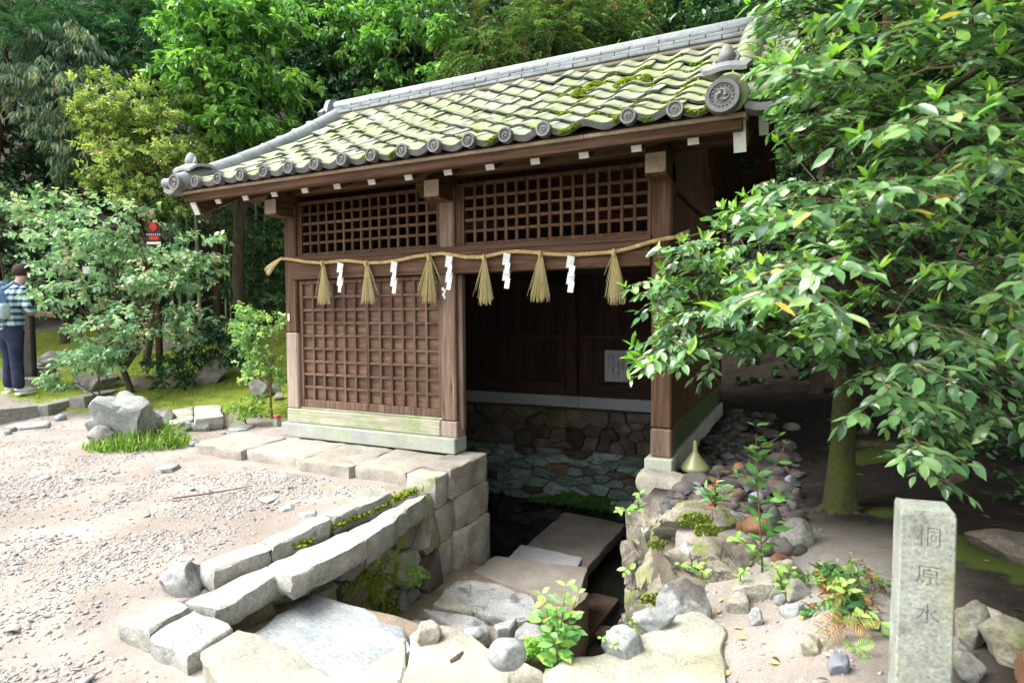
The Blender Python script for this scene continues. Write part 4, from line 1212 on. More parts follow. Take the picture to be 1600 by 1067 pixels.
for i, (pp, z, m, lb) in enumerate(rockslabs):
    o = slab("flat_rock", pxs(z, *pp), z, .12, m, seed=120+i, ch=.015, jit=.010, top=.006, step=.06); tag(o, lb, "rock")
# sandy floor of the stair, with the drop to the channel on its right
def chunk(pp, z, th, m, name, label, kind=None, cat=None, seed=0):
    o = slab(name, pp, z, th, m, seed=seed, ch=.02, jit=.012, top=.012, step=.10); tag(o, label, cat, None, kind); return o
chunk([(-2.45, 2.1), (-1.55, 2.1), (-1.36, 3.2), (-1.30, 3.9), (-2.45, 4.0)], -.665, .45, pmat("stair_earth", [(.3, (.16, .125, .09)), (.7, (.27, .215, .165))], 8, rough=.95, bump=.6, bscale=60, fine=.5, fscale=150), "stair_earth", "sandy earth bed of the descending steps", "structure", None, 130)
chunk([(-2.5, 1.5), (-1.40, 1.5), (-1.38, 2.15), (-1.55, 2.32), (-2.5, 2.32)], -.20, .9, bpy.data.materials["stair_earth"], "stair_earth", "earth packed under the top step", "structure", None, 132)
step([(872, 990), (905, 930), (930, 925), (968, 935), (905, 1010)], -1.02, .10, channel_stone, "dark brown stone edge along the channel", 131)
for i, (x, y, w_, h_, lb) in enumerate(((-1.22, 4.15, .16, .12, "dark cobble in the channel beside the steps"), (-1.15, 3.5, .2, .24, "dark flat stone on the channel bed near the buttress"), (-1.1, 4.9, .17, .2, "dark stone in the channel under the well house"))):
    o = put("rock", rock_mesh((w_, h_, .05), 140+i, 2, .2, 7), wall_brown, None, Matrix.Translation((x, y, -1.08))); tag(o, lb, "rock")

# right-hand buttress: one pier of rough mortared stones
BT = thing("stone_buttress", (-.95, 3.7, -.9), "rugged mossy stone buttress under the right post", "stone pier")
def bt(x0, y0, x1, y1, d, m, seed, rough=.26, cuts=7, ry=1.1):
    rockpx("stone", x0-6, y0-4, x1+6, y1+8, m, None, seed=seed, sub=3, d=d, ry=ry, rough=rough, cuts=cuts, sink=.1, parent=BT, boxy=.7, freq=2.2)
bt(1003, 738, 1075, 790, 4.05, pale_stone, 1, .08, 5)
bt(985, 775, 1040, 860, 3.85, butt_stone, 2)
bt(976, 840, 1030, 925, 3.75, butt_stone, 3)
bt(970, 900, 1036, 1005, 3.62, butt_stone, 4, .2)
bt(968, 955, 1010, 1080, 3.75, butt_stone, 5)
bt(1000, 850, 1045, 935, 3.45, mossy_rock, 6)
bt(1005, 905, 1050, 985, 3.2, butt_stone, 7)
bt(1000, 800, 1050, 870, 3.6, butt_stone, 8)
bt(1010, 960, 1075, 1060, 2.9, butt_stone, 9)
put("earth_filling", slab_mesh([(-.93, 3.9), (-.93, 3.72), (-.62, 3.1), (-.42, 2.62), (-.3, 2.7), (-.3, 4.2), (-.93, 4.32)], .04, 1.2, ch=.05, jit=.02, top=.02, seed=150, step=.12), mortar, BT)
rockpx("rock", 1018, 768, 1188, 852, mossy_rock, "long moss-topped rock right below the right post", seed=31, sub=3, d=3.2, rough=.16, cuts=6, ry=.6, rot=-.25, boxy=.65, freq=2)
rockpx("rock", 1026, 822, 1192, 912, butt_stone, "long creased brown rock below the moss-topped one", seed=35, sub=3, d=2.82, rough=.22, cuts=6, ry=.5, rot=-.2, boxy=.6, freq=2)

# river stones heaped along the side wall
rs = np.random.default_rng(77)
HEAP = [(1062, 738, 1112, 762, river_stone), (1050, 752, 1092, 772, river_stone), (1078, 752, 1098, 768, river_blue), (1085, 760, 1104, 782, river_blue), (1100, 742, 1128, 758, river_rust),
        (1108, 790, 1150, 812, river_rust), (1132, 796, 1168, 820, river_blue), (1150, 812, 1172, 830, river_rust), (1160, 806, 1204, 834, river_rust), (1196, 790, 1222, 836, river_stone),
        (1218, 808, 1272, 856, grey_rock), (1200, 836, 1232, 858, river_stone), (1210, 838, 1244, 868, river_stone), (1190, 848, 1216, 868, river_stone), (1236, 850, 1262, 866, river_stone),
        (1190, 728, 1232, 752, river_stone), (1226, 738, 1244, 760, river_blue), (1206, 752, 1246, 778, river_stone), (1228, 776, 1250, 800, river_stone), (1150, 745, 1186, 764, river_stone),
        (1140, 722, 1168, 738, river_rust), (1166, 716, 1198, 732, river_stone), (1200, 706, 1240, 726, river_stone), (1170, 768, 1196, 788, river_blue), (1188, 780, 1214, 800, river_stone),
        (1118, 758, 1146, 774, river_stone), (1146, 764, 1168, 780, river_stone), (1112, 726, 1136, 742, river_stone), (1126, 706, 1150, 722, river_stone), (1152, 700, 1182, 714, river_stone),
        (1184, 690, 1214, 704, river_stone), (1136, 690, 1160, 702, river_stone), (1214, 686, 1244, 704, river_stone), (1150, 676, 1180, 690, river_stone), (1188, 670, 1220, 684, river_stone), (1140, 662, 1166, 674, river_stone),
        (1236, 762, 1256, 780, river_stone), (1246, 796, 1262, 812, river_stone), (1222, 660, 1250, 672, river_stone), (1168, 655, 1196, 667, river_stone), (1205, 864, 1238, 884, river_rust)]
HL = {0: "flat mauve stone right beside the funnel", 1: "flat dark stone at the foot of the right post", 2: "round grey-blue pebble at the foot of the right post", 3: "long blue-grey pebble left of the red-leaved seedling", 4: "flat tan stone under the rim of the funnel", 5: "rust-red stone behind the red leaves", 6: "flat slate-blue stone right of the red leaves", 7: "small tan stone below the slate-blue one", 10: "big pale grey boulder right of the tall sapling", 9: "brown stone touching the tall sapling", 8: "rust-brown slab between the slate stone and tall sapling", 11: "brown stone under the big pale boulder", 12: "tan cobble below the big pale boulder", 14: "small round cobble right below the boulder", 15: "large round dark cobble at the back of the heap", 16: "small blue-grey stone behind the tall sapling", 17: "large brown cobble above the boulder"}
for i, (x0, y0, x1, y1, m) in enumerate(HEAP):
    o = rockpx("river_stone", x0, y0, x1, y1, m, HL.get(i, "water-worn stone in the far shaded end of the heap along the board wall" if y1 < 705 else "water-worn stone in the middle of the heap behind the red-leaved seedling" if y1 < 785 else "water-worn stone at the right-hand edge of the heap below the tall sapling"), "stone", "river stones heaped along the side wall", seed=200+i, sub=2, rough=.05, cuts=3, sharp=70, ry=.8, rot=rs.uniform(-.4, .4), sink=.5)
def heap_xy(rs, n):
    X = rs.uniform(-.72, -.02, n); Y = rs.uniform(3.3, 7.0, n)
    k = X < -.02-.25*(Y > 5.2); return X[k], Y[k]
tag(put("rubble", pebbles(520, heap_xy, .03, .075, 9, 1, .55), gravel_mat("rubble_stone", [(0, (.045, .04, .037)), (.3, (.075, .065, .057)), (.5, (.06, .06, .063)), (.7, (.095, .078, .066)), (.88, (.10, .066, .048))])), "dim loose rubble between the heaped river stones", "rubble", None, "stuff")
# stones on the bare earth to the right
RGT = [(1206, 872, 1262, 928, mossy_rock, "upright buff rock left of the bronze bush"), (1222, 902, 1268, 940, grey_rock, "dark angular stone under the bronze bush"), (1140, 898, 1232, 935, pale_stone, "flat buff stone set in the earth below the tall sapling"),
       (1206, 926, 1232, 944, pale_rock, "small round buff pebble below the tall sapling"), (1218, 940, 1260, 962, pale_rock, "flat grey-green pebble on bare earth"), (1170, 946, 1196, 980, pale_rock, "small pale standing chip in the bare earth"),
       (1252, 988, 1290, 1024, mossy_rock, "buff stone under the orange fern"), (1290, 1008, 1326, 1054, river_blue, "long blue-grey pebble standing left of the marker"), (1134, 926, 1178, 958, pale_stone, "buff half-buried stone near the yellow leaf"),
       (1486, 932, 1540, 1016, mossy_rock, "green-grey boulder just right of the stone marker"), (1536, 968, 1640, 1040, mossy_rock, "large mossy boulder at the right edge"), (1510, 950, 1574, 985, pale_stone, "flat pale stone behind the two right boulders"),
       (1480, 1020, 1540, 1066, grey_rock, "flat split grey stone at the foot of the marker"), (1480, 995, 1520, 1035, grey_rock, "small brown stone under the green-grey boulder"), (1516, 830, 1640, 872, wall_brown, "low brown rock in the shade at the right edge"), (1590, 1000, 1650, 1075, river_rust, "rusty stone in the lower right corner")]
for i, (x0, y0, x1, y1, m, lb) in enumerate(RGT):
    sk = .9 if i in (2, 3, 4, 8) else .35
    d = None
    rockpx("rock", x0, y0, x1, y1, m, lb, "rock", None, seed=300+i, sub=3, rough=.14, cuts=6, d=d, sink=sk)
# garden rocks
GAR = [(302, 556, 358, 604, grey_rock, "tall pointed grey rock on the moss beside the dark bush"), (384, 590, 424, 622, grey_rock, "rounded grey rock at the foot of the slender sapling"), (420, 600, 440, 618, grey_rock, "small bluish rock next to the rounded grey one"),
       (428, 612, 446, 626, mossy_rock, "little brown mossy stone by the house corner"), (200, 584, 250, 612, mossy_rock, "squared brown kerb rock below the shrub trunk"), (252, 588, 286, 606, mossy_rock, "low brown kerb rock left of the pointed rock"),
       (120, 578, 186, 610, grey_rock, "flat dark rock under the drooping shrub branches"), (280, 596, 304, 608, mossy_rock, "small mossy stone in front of the pointed rock"), (176, 588, 202, 604, mossy_rock, "small mossy stone between two kerb rocks"),
       (274, 655, 300, 676, pale_rock, "left one of the white cobbles beside the boulder"), (299, 652, 330, 676, pale_rock, "pointed one of the white cobbles beside the boulder"), (86, 646, 102, 658, pale_rock, "lone buff pebble below the path kerb"), (4, 671, 18, 680, pale_rock, "small white pebble by the flat white stone"), (14, 666, 28, 676, pale_rock, "buff pebble touching the flat white stone"),
       (56, 548, 102, 574, grey_rock, "dark flat rock behind the visitor"), (294, 688, 310, 698, river_blue, "small blue-grey stone right of the grass tuft"), (262, 672, 292, 690, river_blue, "flat blue-grey stone at the foot of the boulder")]
for i, (x0, y0, x1, y1, m, lb) in enumerate(GAR):
    rockpx("rock", x0, y0, x1, y1, m, lb, "rock", None, seed=400+i, sub=2 if x1-x0 < 40 else 3, rough=.16, cuts=7 if i < 9 else 3, boxy=.75 if i < 9 else 1, freq=2)
# the boulder in the yard
BO = rockpx("boulder", 142, 608, 270, 702, pale_rock, "big cracked grey boulder standing in the yard with grass at its foot", "boulder", None, seed=27, sub=3, rough=.30, cuts=3, ry=.7, sink=.45, boxy=.8, freq=1.5)
rockpx("rock", 138, 664, 182, 702, grey_rock, "low grey rock leaning on the left of the boulder", seed=8, sub=3, rough=.12, cuts=6)
rockpx("rock", 240, 636, 276, 676, grey_rock, "dark rock behind the boulder's right side", seed=11, sub=3, rough=.12, cuts=6)
for k, (pp, z, th, lb) in enumerate((([(262, 664), (268, 640), (302, 634), (302, 655)], None, .15, "near block of the garden kerb beside the boulder"), ([(303, 655), (303, 634), (345, 632), (350, 650)], None, .15, "far block of the garden kerb with a clean cut face"))):
    base = hit(*pp[0]); z = float(G(base[0], base[1]))+.13
    o = slab("kerb_stone", [gz(x, y-0, z)[:2] for x, y in pp], z, th, kerb_stone, seed=430+k, ch=.02, jit=.008, step=.08); tag(o, lb, "kerb stone")
# path kerb on the left
kp = [(-30, 646), (75, 636), (132, 624), (192, 612)]
for k in range(3):
    a, c = kp[k], kp[k+1]
    z = [.17, .18, .24][k]
    A, B = gz(a[0]+1, a[1]-4, z)[:2], gz(c[0]-1, c[1]-4, z)[:2]
    n_ = np.array([B[1]-A[1], A[0]-B[0]]); n_ /= np.linalg.norm(n_)
    if n_ @ A > 0: n_ = -n_
    o = slab("kerb_stone", [A, B, B-n_*.22, A-n_*.22], z, .30, grey_rock, seed=440+k, ch=.02, jit=.012, step=.12)
    tag(o, ["long kerb block below the visitor's feet", "kerb block right of the visitor's shoe", "far kerb block running behind the boulder"][k], "kerb stone")
for k, (pp, zt, th, lb) in enumerate((([(6, 666), (30, 660), (76, 656), (76, 663), (30, 668)], .03, .06, "long flat white stone lying on the earth below the path kerb"), ([(352, 665), (372, 660), (400, 664), (385, 671), (360, 672)], .02, .05, "flat white stone sunk in the earth near the house corner"),
        ([(240, 730), (268, 722), (284, 724), (270, 732), (250, 734)], .03, .05, "flat chip of stone lying on the gravel below the grass tuft"), ([(400, 778), (430, 772), (438, 778), (418, 785)], .015, .03, "flat white stone near the platform steps"), ([(430, 792), (460, 786), (462, 794), (440, 797)], .015, .03, "second flat white stone towards the kerb"), ([(465, 800), (495, 792), (500, 802), (475, 806)], .015, .03, "third flat white stone touching the outer kerb"))):
    o = slab("flat_stone", pxs(zt, *pp), zt, th, pale_rock, seed=450+k, ch=.015, jit=.008, step=.08); tag(o, lb, "stone")
# stepped terrace edges behind the visitor
for k, (x0, y0, x1, y1, lb) in enumerate(((-10, 570, 74, 590, "upper stone step behind the visitor"), (8, 588, 82, 606, "lower stone step behind the visitor"), (130, 541, 290, 549, "long grey kerb of the upper garden path"))):
    A, B = hit(x0, y1), hit(x1, y1-(4 if k == 2 else 2)); z = max(A[2], B[2])+.12
    d_ = (B-A)[:2]; n_ = np.array([-d_[1], d_[0]]); n_ /= np.linalg.norm(n_)
    if n_ @ _F[:2] < 0: n_ = -n_
    o = slab("kerb_stone", [A[:2], B[:2], B[:2]+n_*.3, A[:2]+n_*.3], z, .35, grey_rock, seed=460+k, ch=.02, jit=.012, step=.2); tag(o, lb, "kerb stone")
# ------------------------------------------------------------------ sacred rope with straw tassels and paper streamers
rp = [(438, 404), (455, 405), (478, 409), (503, 411), (522, 409), (540, 407), (560, 409), (575, 411), (600, 410), (622, 407), (648, 401), (671, 398), (690, 396), (706, 398), (728, 402), (748, 402), (764, 400), (785, 395), (805, 393), (828, 394), (847, 396), (870, 398), (900, 398), (930, 396), (958, 394), (985, 388), (1010, 380), (1035, 374), (1054, 371)]
YRp = YF-.05
RP = np.array([onY(x, y, YRp) for x, y in rp])
def resamp(P, n):
    d = np.r_[0, np.cumsum(np.linalg.norm(np.diff(P, axis=0), axis=1))]
    t = np.linspace(0, d[-1], n)
    Q = np.stack([np.interp(t, d, P[:, i]) for i in range(3)], -1)
    for _ in range(6): Q[1:-1] = .25*Q[:-2]+.5*Q[1:-1]+.25*Q[2:]
    return Q
C_ = resamp(RP, 420)
seg = np.r_[0, np.cumsum(np.linalg.norm(np.diff(C_, axis=0), axis=1))]
b0 = MB()
T_ = np.gradient(C_, axis=0); T_ /= np.linalg.norm(T_, axis=1)[:, None]
A_ = np.cross(T_, (0, 0, 1)); A_ /= np.linalg.norm(A_, axis=1)[:, None]; B_ = np.cross(T_, A_)
for k in range(3):
    ph = seg/.085*2*math.pi+k*2*math.pi/3
    b0.add(*tube_np(C_+.008*(np.cos(ph)[:, None]*A_+np.sin(ph)[:, None]*B_), .008, 6))
rope = put("straw_rope", b0.mesh(True), rope_m); tag(rope, "twisted straw rope strung across the front of the well house", "rope")
def strands(name, origin, dirv, spread, length, n, m, parent, seed, w=.0022, droop=.0, flare=1.6):
    rs = np.random.default_rng(seed); b0 = MB(); o = np.array(origin); dv = np.array(dirv, float); dv /= np.linalg.norm(dv)
    a = np.cross(dv, (0, 1, 0)) if abs(dv[1]) < .9 else np.cross(dv, (1, 0, 0)); a /= np.linalg.norm(a); b_ = np.cross(dv, a)
    for i in range(n):
        r = spread*math.sqrt(rs.random()); t = rs.uniform(0, 2*math.pi)
        off = a*r*math.cos(t)+b_*r*.55*math.sin(t)
        l = length*rs.uniform(.86, 1.04); 
        if rs.random() < .08: l *= rs.uniform(.5, .9); off = off*1.5
        P = [o+off*(.12+.88*u**(1/flare) if False else .10+.90*u)*1.0+dv*l*u+np.array([0, 0, -droop*u*u]) for u in (0, .18, .6, 1)]
        b0.add(*tube_np(P, [w*1.2, w*1.1, w, w*.8], 3))
    return put(name, b0.mesh(), m, parent)
strands("frayed_end", RP[0]+np.array([.02, 0, 0]), (-1, 0, -.35), .05, .22, 40, straw, rope, 1, droop=.05)
strands("frayed_end", RP[-1]-np.array([.02, 0, 0]), (1, 0, .1), .04, .12, 30, straw, rope, 2)
TS = [(505, 411, 474), (573, 411, 476), (671, 400, 470), (757, 402, 474), (845, 396, 472), (960, 394, 474)]
TL = ["leftmost straw tassel, hanging before the first lattice door", "straw tassel over the meeting of the two lattice doors", "straw tassel just left of the middle post", "straw tassel at the left of the dark opening", "straw tassel in the middle of the dark opening", "straw tassel at the right of the opening, half behind the leaves"]
for i, (x, y0, y1) in enumerate(TS):
    P0 = onY(x, y0, YRp-.004); P1 = onY(x+(1, 2, -2, 1, -2, 3)[i], y1, YRp-.012)
    ln = P0[2]-P1[2]
    t = thing("straw_tassel", P0, TL[i], "tassel", "straw tassels hanging from the rope")
    strands("straw_bundle", P0, P1-P0, (.066, .074, .080, .066, .082, .072)[i], ln*(1, .97, 1.03, 1.02, .98, 1)[i], 95, straw, t, 30+i, w=.0024)
    strands("loose_straw", P0, P1-P0+np.array([rs.normal()*.03, 0, 0]), .105, ln*.92, 9, straw, t, 130+i, w=.0017)
    k_ = MB(); k_.add(*tube_np([P0+(0, -.012, .018), P0+(0, -.018, -.005), P0+(0, -.012, -.03)], [.012, .017, .013], 8)); k_.add(*tube_np([P0+(-.02, 0, .012), P0+(0, -.02, .014), P0+(.02, 0, .012)], .006, 6))
    put("knot", k_.mesh(True, 60), rope_m, t)
SH = [(533, 410, 456), (617, 408, 458), (703, 399, 452), (793, 395, 450), (893, 399, 456)]
SL = ["paper streamer between the first two tassels", "paper streamer on the right lattice door", "paper streamer on the middle post", "paper streamer between the two tassels of the opening", "paper streamer at the right of the opening"]
for i, (x, y0, y1) in enumerate(SH):
    P0 = onY(x, y0, YRp-.012); h = P0[2]-onY(x, y1, YRp-.012)[2]
    b0 = MB(); w_ = .052; n = 4; lh = h*.33; yy = 0
    xs = [0, .014, .002, .016] if i % 2 else [0, .016, .004, .012]
    for k in range(n):
        zt = -h*(.0, .26, .48, .70)[k]; zb = zt-(h*.33 if k else h*.36); sk = -.014
        cx = xs[k]; a = .35*(-1)**k; dy = .012*(k % 2)+.003*k
        V = []
        for (u, z, s) in ((-.5, zt, 0), (.5, zt-.012, 0), (.5, zb-.0, sk), (-.5, zb+.006, sk)):
            V.append((P0[0]+cx+u*w_*math.cos(a)+s, P0[1]-.008-dy+u*w_*math.sin(a), P0[2]+z))
        V += [(a_, b_+.0012, c_) for a_, b_, c_ in V]
        b0.add(V, [(0, 1, 2, 3), (7, 6, 5, 4), (0, 4, 5, 1), (1, 5, 6, 2), (2, 6, 7, 3), (3, 7, 4, 0)])
    o = put("paper_streamer", b0.mesh(), paper); tag(o, "white zigzag "+SL[i], "streamer", "paper streamers on the rope")

# ------------------------------------------------------------------ notice on the back wall
ink = plain("ink", (.03, .03, .035), .7, .2)
def text_obj(body, loc, size, m, parent, ax=(1, 0, 0), up=(0, 0, 1), name="lettering", ext=.0004, sp=1.0):
    cu = bpy.data.curves.new(name, 'FONT'); cu.body = body; cu.size = size; cu.extrude = ext; cu.align_x = 'CENTER'; cu.align_y = 'TOP'; cu.space_line = sp
    cu.resolution_u = 3
    cu.materials.append(m)
    t = bpy.data.objects.new("tmp", cu); COL.objects.link(t)
    bpy.context.view_layer.update()
    me = bpy.data.meshes.new_from_object(t.evaluated_get(bpy.context.evaluated_depsgraph_get()))
    bpy.data.objects.remove(t)
    x = Vector(ax).normalized(); y = Vector(up).normalized(); z = x.cross(y)
    M = Matrix((x, y, z)).transposed().to_4x4(); M.translation = Vector([float(c) for c in loc])
    return put(name, me, m, parent, M)
YN = YB-.004
a = onY(945, 547, YN); c = onY(980, 597, YN)
NT = thing("paper_notice", ((a[0]+c[0])/2, YN, c[2]), "white paper notice with columns of black writing on the back wall", "notice")
box("sheet", a[0], c[0]+.01, YN-.003, YN, c[2], a[2], plain("notice_paper", (.42, .43, .46), .8, .2), NT, .0005)
Wn = c[0]-a[0]+.01; Hn = a[2]-c[2]
for i, (fx, fs, body) in enumerate(((.80, .105, "生水のお飲み"), (.60, .105, "いようお願いします。"), (.36, .075, "ご飲用なさる方は煮沸して"), (.20, .075, "お飲みください"))):
    text_obj("\n".join(body), (a[0]+Wn*fx, YN-.0036, a[2]-Hn*.10), Hn*fs, ink, NT, sp=.82 if i < 2 else .8)

# ------------------------------------------------------------------ stone marker with carved characters
MK_D = 1.62
mt = np.array([dep(1393, 781, MK_D+.02), dep(1461, 788, MK_D+.17), dep(1494, 802, MK_D+.12), dep(1408, 797, MK_D-.09)])
# square post: front face from (1408,797) to (1494,802)
fl = dep(1408, 797, 1.52); fr = dep(1496, 802, 1.47)
ux = (fr-fl); ux[2] = 0; Wm = float(np.linalg.norm(ux)); ux /= Wm
uy = np.array([-ux[1], ux[0], 0]);
if uy @ _F < 0: uy = -uy
ztop = float((fl[2]+fr[2])/2); zbot = .0
MKR = thing("stone_marker", ((fl[0]+fr[0])/2, (fl[1]+fr[1])/2, zbot), "square granite marker post with carved characters, top green with algae", "marker post")
def mpt(u, v, z, k=1.0):
    lean = (ztop-z)*.02
    return fl+ux*(u*Wm)+uy*(v*Wm*1.0)+np.array([0, 0, z-fl[2]])+ux*(-lean*.3+ (u-.5)*lean*.5)
b0 = MB(); V = []; ch = .03
lv = [zbot, .3, .55, ztop-.012, ztop]
loop = [(ch, 0), (.33, 0), (.66, 0), (1-ch, 0), (1, ch), (1, .5), (1, 1-ch), (1-ch, 1), (.5, 1), (ch, 1), (0, 1-ch), (0, .5), (0, ch)]
nl = len(loop)
for k, z in enumerate(lv):
    for (u, v) in loop:
        if k == 4: u, v = .5+(u-.5)*.95, .5+(v-.5)*.95
        V.append(mpt(u, v, z+rs.normal()*.0015))
V.append(mpt(.5, .5, ztop+.004))
F = [(k*nl+i, k*nl+(i+1) % nl, (k+1)*nl+(i+1) % nl, (k+1)*nl+i) for k in range(4) for i in range(nl)]+[(4*nl+i, 4*nl+(i+1) % nl, len(V)-1) for i in range(nl)]+[tuple(range(nl))[::-1]]
b0.add(V, F)
pm_ = b0.mesh(True, 40); pm_.materials.append(marker_stone); pm_.materials.append(groove)
shaft = put("shaft", pm_, None, MKR)
# cut the characters into the front face
n_out = -uy
ctx = Vector(mpt(.52, 0, ztop-.038)); 
try:
    cu = bpy.data.curves.new("cutter", 'FONT'); cu.body = "桐\n原\n水"; cu.size = .056; cu.extrude = .004; cu.align_x = 'CENTER'; cu.align_y = 'TOP'; cu.space_line = 1.75; cu.resolution_u = 2; cu.offset = -.0009
    co = bpy.data.objects.new("cutter", cu); COL.objects.link(co)
    zz = Vector(n_out); xx = Vector(ux); yy = zz.cross(xx)
    Mc = Matrix((xx, yy, zz)).transposed().to_4x4(); Mc.translation = ctx
    co.matrix_world = Mc
    bpy.context.view_layer.update()
    dg = bpy.context.evaluated_depsgraph_get()
    cm = bpy.data.meshes.new_from_object(co.evaluated_get(dg)); cm.transform(Mc)
    import bmesh
    bm_ = bmesh.new(); bm_.from_mesh(cm); bmesh.ops.remove_doubles(bm_, verts=bm_.verts, dist=1e-5); bm_.to_mesh(cm); bm_.free()
    cm.materials.clear(); cm.materials.append(groove)
    bpy.data.objects.remove(co)
    ct = bpy.data.objects.new("cutter", cm); COL.objects.link(ct)
    tmp = bpy.data.objects.new("tmp", pm_); COL.objects.link(tmp)
    md = tmp.modifiers.new("b", 'BOOLEAN'); md.operation = 'DIFFERENCE'; md.solver = 'EXACT'; md.object = ct; md.use_self = True; md.material_mode = 'TRANSFER'
    bpy.context.view_layer.update(); dg = bpy.context.evaluated_depsgraph_get()
    res_ = bpy.data.meshes.new_from_object(tmp.evaluated_get(dg))
    print("BOOL", len(pm_.polygons), len(res_.polygons), [m.name for m in res_.materials])
    res_.polygons.foreach_set('use_smooth', [False]*len(res_.polygons))
    if len(res_.polygons) > len(pm_.polygons)+30: shaft.data = res_
    bpy.data.objects.remove(tmp); bpy.data.objects.remove(ct)
except Exception as e:
    print("engraving failed", e)

# ------------------------------------------------------------------ funnel, red-topped peg, signs
fz = onX(1085, 742, -.60)
FN = hit(1086, 740)
fm = new_mat("funnel_plastic"); fb = fm[2]; fb.inputs["Base Color"].default_value = (.20, .205, .09, 1); fb.inputs["Roughness"].default_value = .35; fb.inputs["Subsurface Weight"].default_value = .15
fd = depth_of(FN); pxm = fd/FPX
def lathe(prof, c, n=24):
    V = []; F = []
    for r, z in prof:
        for j in range(n): V.append((c[0]+r*math.cos(j*2*math.pi/n), c[1]+r*math.sin(j*2*math.pi/n), c[2]+z))
    for k in range(len(prof)-1):
        for j in range(n): F.append((k*n+j, k*n+(j+1) % n, (k+1)*n+(j+1) % n, (k+1)*n+j))
    return V, F
R_ = 22*pxm
V, F = lathe([(R_, 0), (R_*1.02, .010), (R_, .022), (R_*.93, .03), (R_*.22, 27*pxm), (R_*.17, 30*pxm), (R_*.13, 44*pxm), (R_*.09, 46*pxm), (R_*.09, 30*pxm), (R_*.15, 26*pxm), (R_*.9, .026), (R_*.97, 0), (R_, 0)], (FN[0], FN[1], FN[2]+.03))
o = put("funnel", mk(V, F, True, 40), fm[0]); tag(o, "yellow-green plastic funnel standing upside down on the river stones", "funnel")
pg = hit(433, 666)
PGt = thing("boundary_peg", pg, "small square stone peg with a red painted top by the house corner", "peg")
d_ = depth_of(pg); s_ = 9*d_/FPX/2; h_ = 18*d_/FPX
box("shaft", pg[0]-s_, pg[0]+s_, pg[1]-s_, pg[1]+s_, pg[2]-.03, pg[2]+h_*.68, granite, PGt, .006)
box("red_cap", pg[0]-s_, pg[0]+s_, pg[1]-s_, pg[1]+s_, pg[2]+h_*.682, pg[2]+h_, plain("red_paint", (.42, .09, .08), .7), PGt, .006)
# warning board among the shrubs
sb = dep(241, 362, 8.55)
SB = thing("warning_board", (sb[0], sb[1], float(G(sb[0], sb[1]))), "dark brown notice board with red emblem behind the flowering shrub", "sign")
Mx = (float(_R0[0]), float(_R0[1]), 0)
def boardbox(name, cx, cz, w_, h_, t, off, m, parent, ch=.004):
    V, F = cbox(-w_/2, w_/2, -t/2, t/2, -h_/2, h_/2, ch)
    M = frame_M((sb[0]-_F[0]*off+Mx[0]*cx, sb[1]-_F[1]*off+Mx[1]*cx, sb[2]+cz), Mx)
    return put(name, mk(V, F), m, parent, M)
brown = plain("board_brown", (.045, .018, .016), .6); red = plain("emblem_red", (.62, .035, .02), .6); wht = plain("board_white", (.75, .75, .75), .6)
boardbox("panel", 0, -.03, .19, .30, .03, 0, brown, SB)
boardbox("post", 0, -(sb[2]-float(G(sb[0], sb[1])))/2-.1, .07, sb[2]-float(G(sb[0], sb[1]))-.1, .07, -.03, bark_red, SB)
em = MB(); V, F = lathe([(.055, 0), (.055, .012), (.0, .014)], (0, 0, 0), 12)
em.add([(x, z_*-1, y) for x, y, z_ in V], F); em.add(*cbox(-.065, .065, -.012, 0, .05, .068, .001)); em.add(*cbox(-.05, -.036, -.012, 0, .05, .085, .001)); em.add(*cbox(.036, .05, -.012, 0, .05, .085, .001)); em.add(*cbox(-.05, .05, -.018, -.012, .012, .018, .001)); em.add(*cbox(-.05, .05, -.018, -.012, -.02, -.014, .001))
put("emblem", em.mesh(), red, SB, frame_M((sb[0]-_F[0]*.016, sb[1]-_F[1]*.016, sb[2]+.06), Mx))
tx = MB()
for k in range(7):
    x = -.095+.031*k; tx.add(*cbox(x-.010, x+.010, -.003, 0, -.008+.003*(k % 3), -.003+.003*(k % 3), .0005)); tx.add(*cbox(x-.002, x+.002, -.0035, 0, -.016, .014, .0005)); tx.add(*cbox(x-.010, x+.008, -.0032, 0, .008, .012, .0005))
put("lettering", tx.mesh(), wht, SB, frame_M((sb[0]-_F[0]*.017, sb[1]-_F[1]*.017, sb[2]-.045), Mx))
boardbox("red_band", 0, -.095, .13, .05, .006, .018, red, SB, .001)
boardbox("white_band", 0, -.165, .20, .035, .006, .018, wht, SB, .001)
wc = dep(135, 422, 8.2)
o = put("paper_tag", mk(*cbox(-.05, .05, -.004, .004, -.05, .05, .001)), paper, None, frame_M(wc, Mx)); tag(o, "small white tag hanging in the flowering shrub", "tag")
# dark slab standing in front of the visitor
sd = hit(42, 604); dd = 8.75
sc_ = dep(43, 532, dd); gg = float(G(sc_[0], sc_[1]))
o = put("stone_stele", mk(*cbox(-.10, .10, -.05, .05, gg-.1-sc_[2], .60, .02)), pmat("stele_stone", [(.3, (.03, .026, .024)), (.7, (.06, .054, .05))], 6, rough=.7), None, frame_M(sc_, Mx)); tag(o, "dark upright stone slab in front of the visitor", "stele")
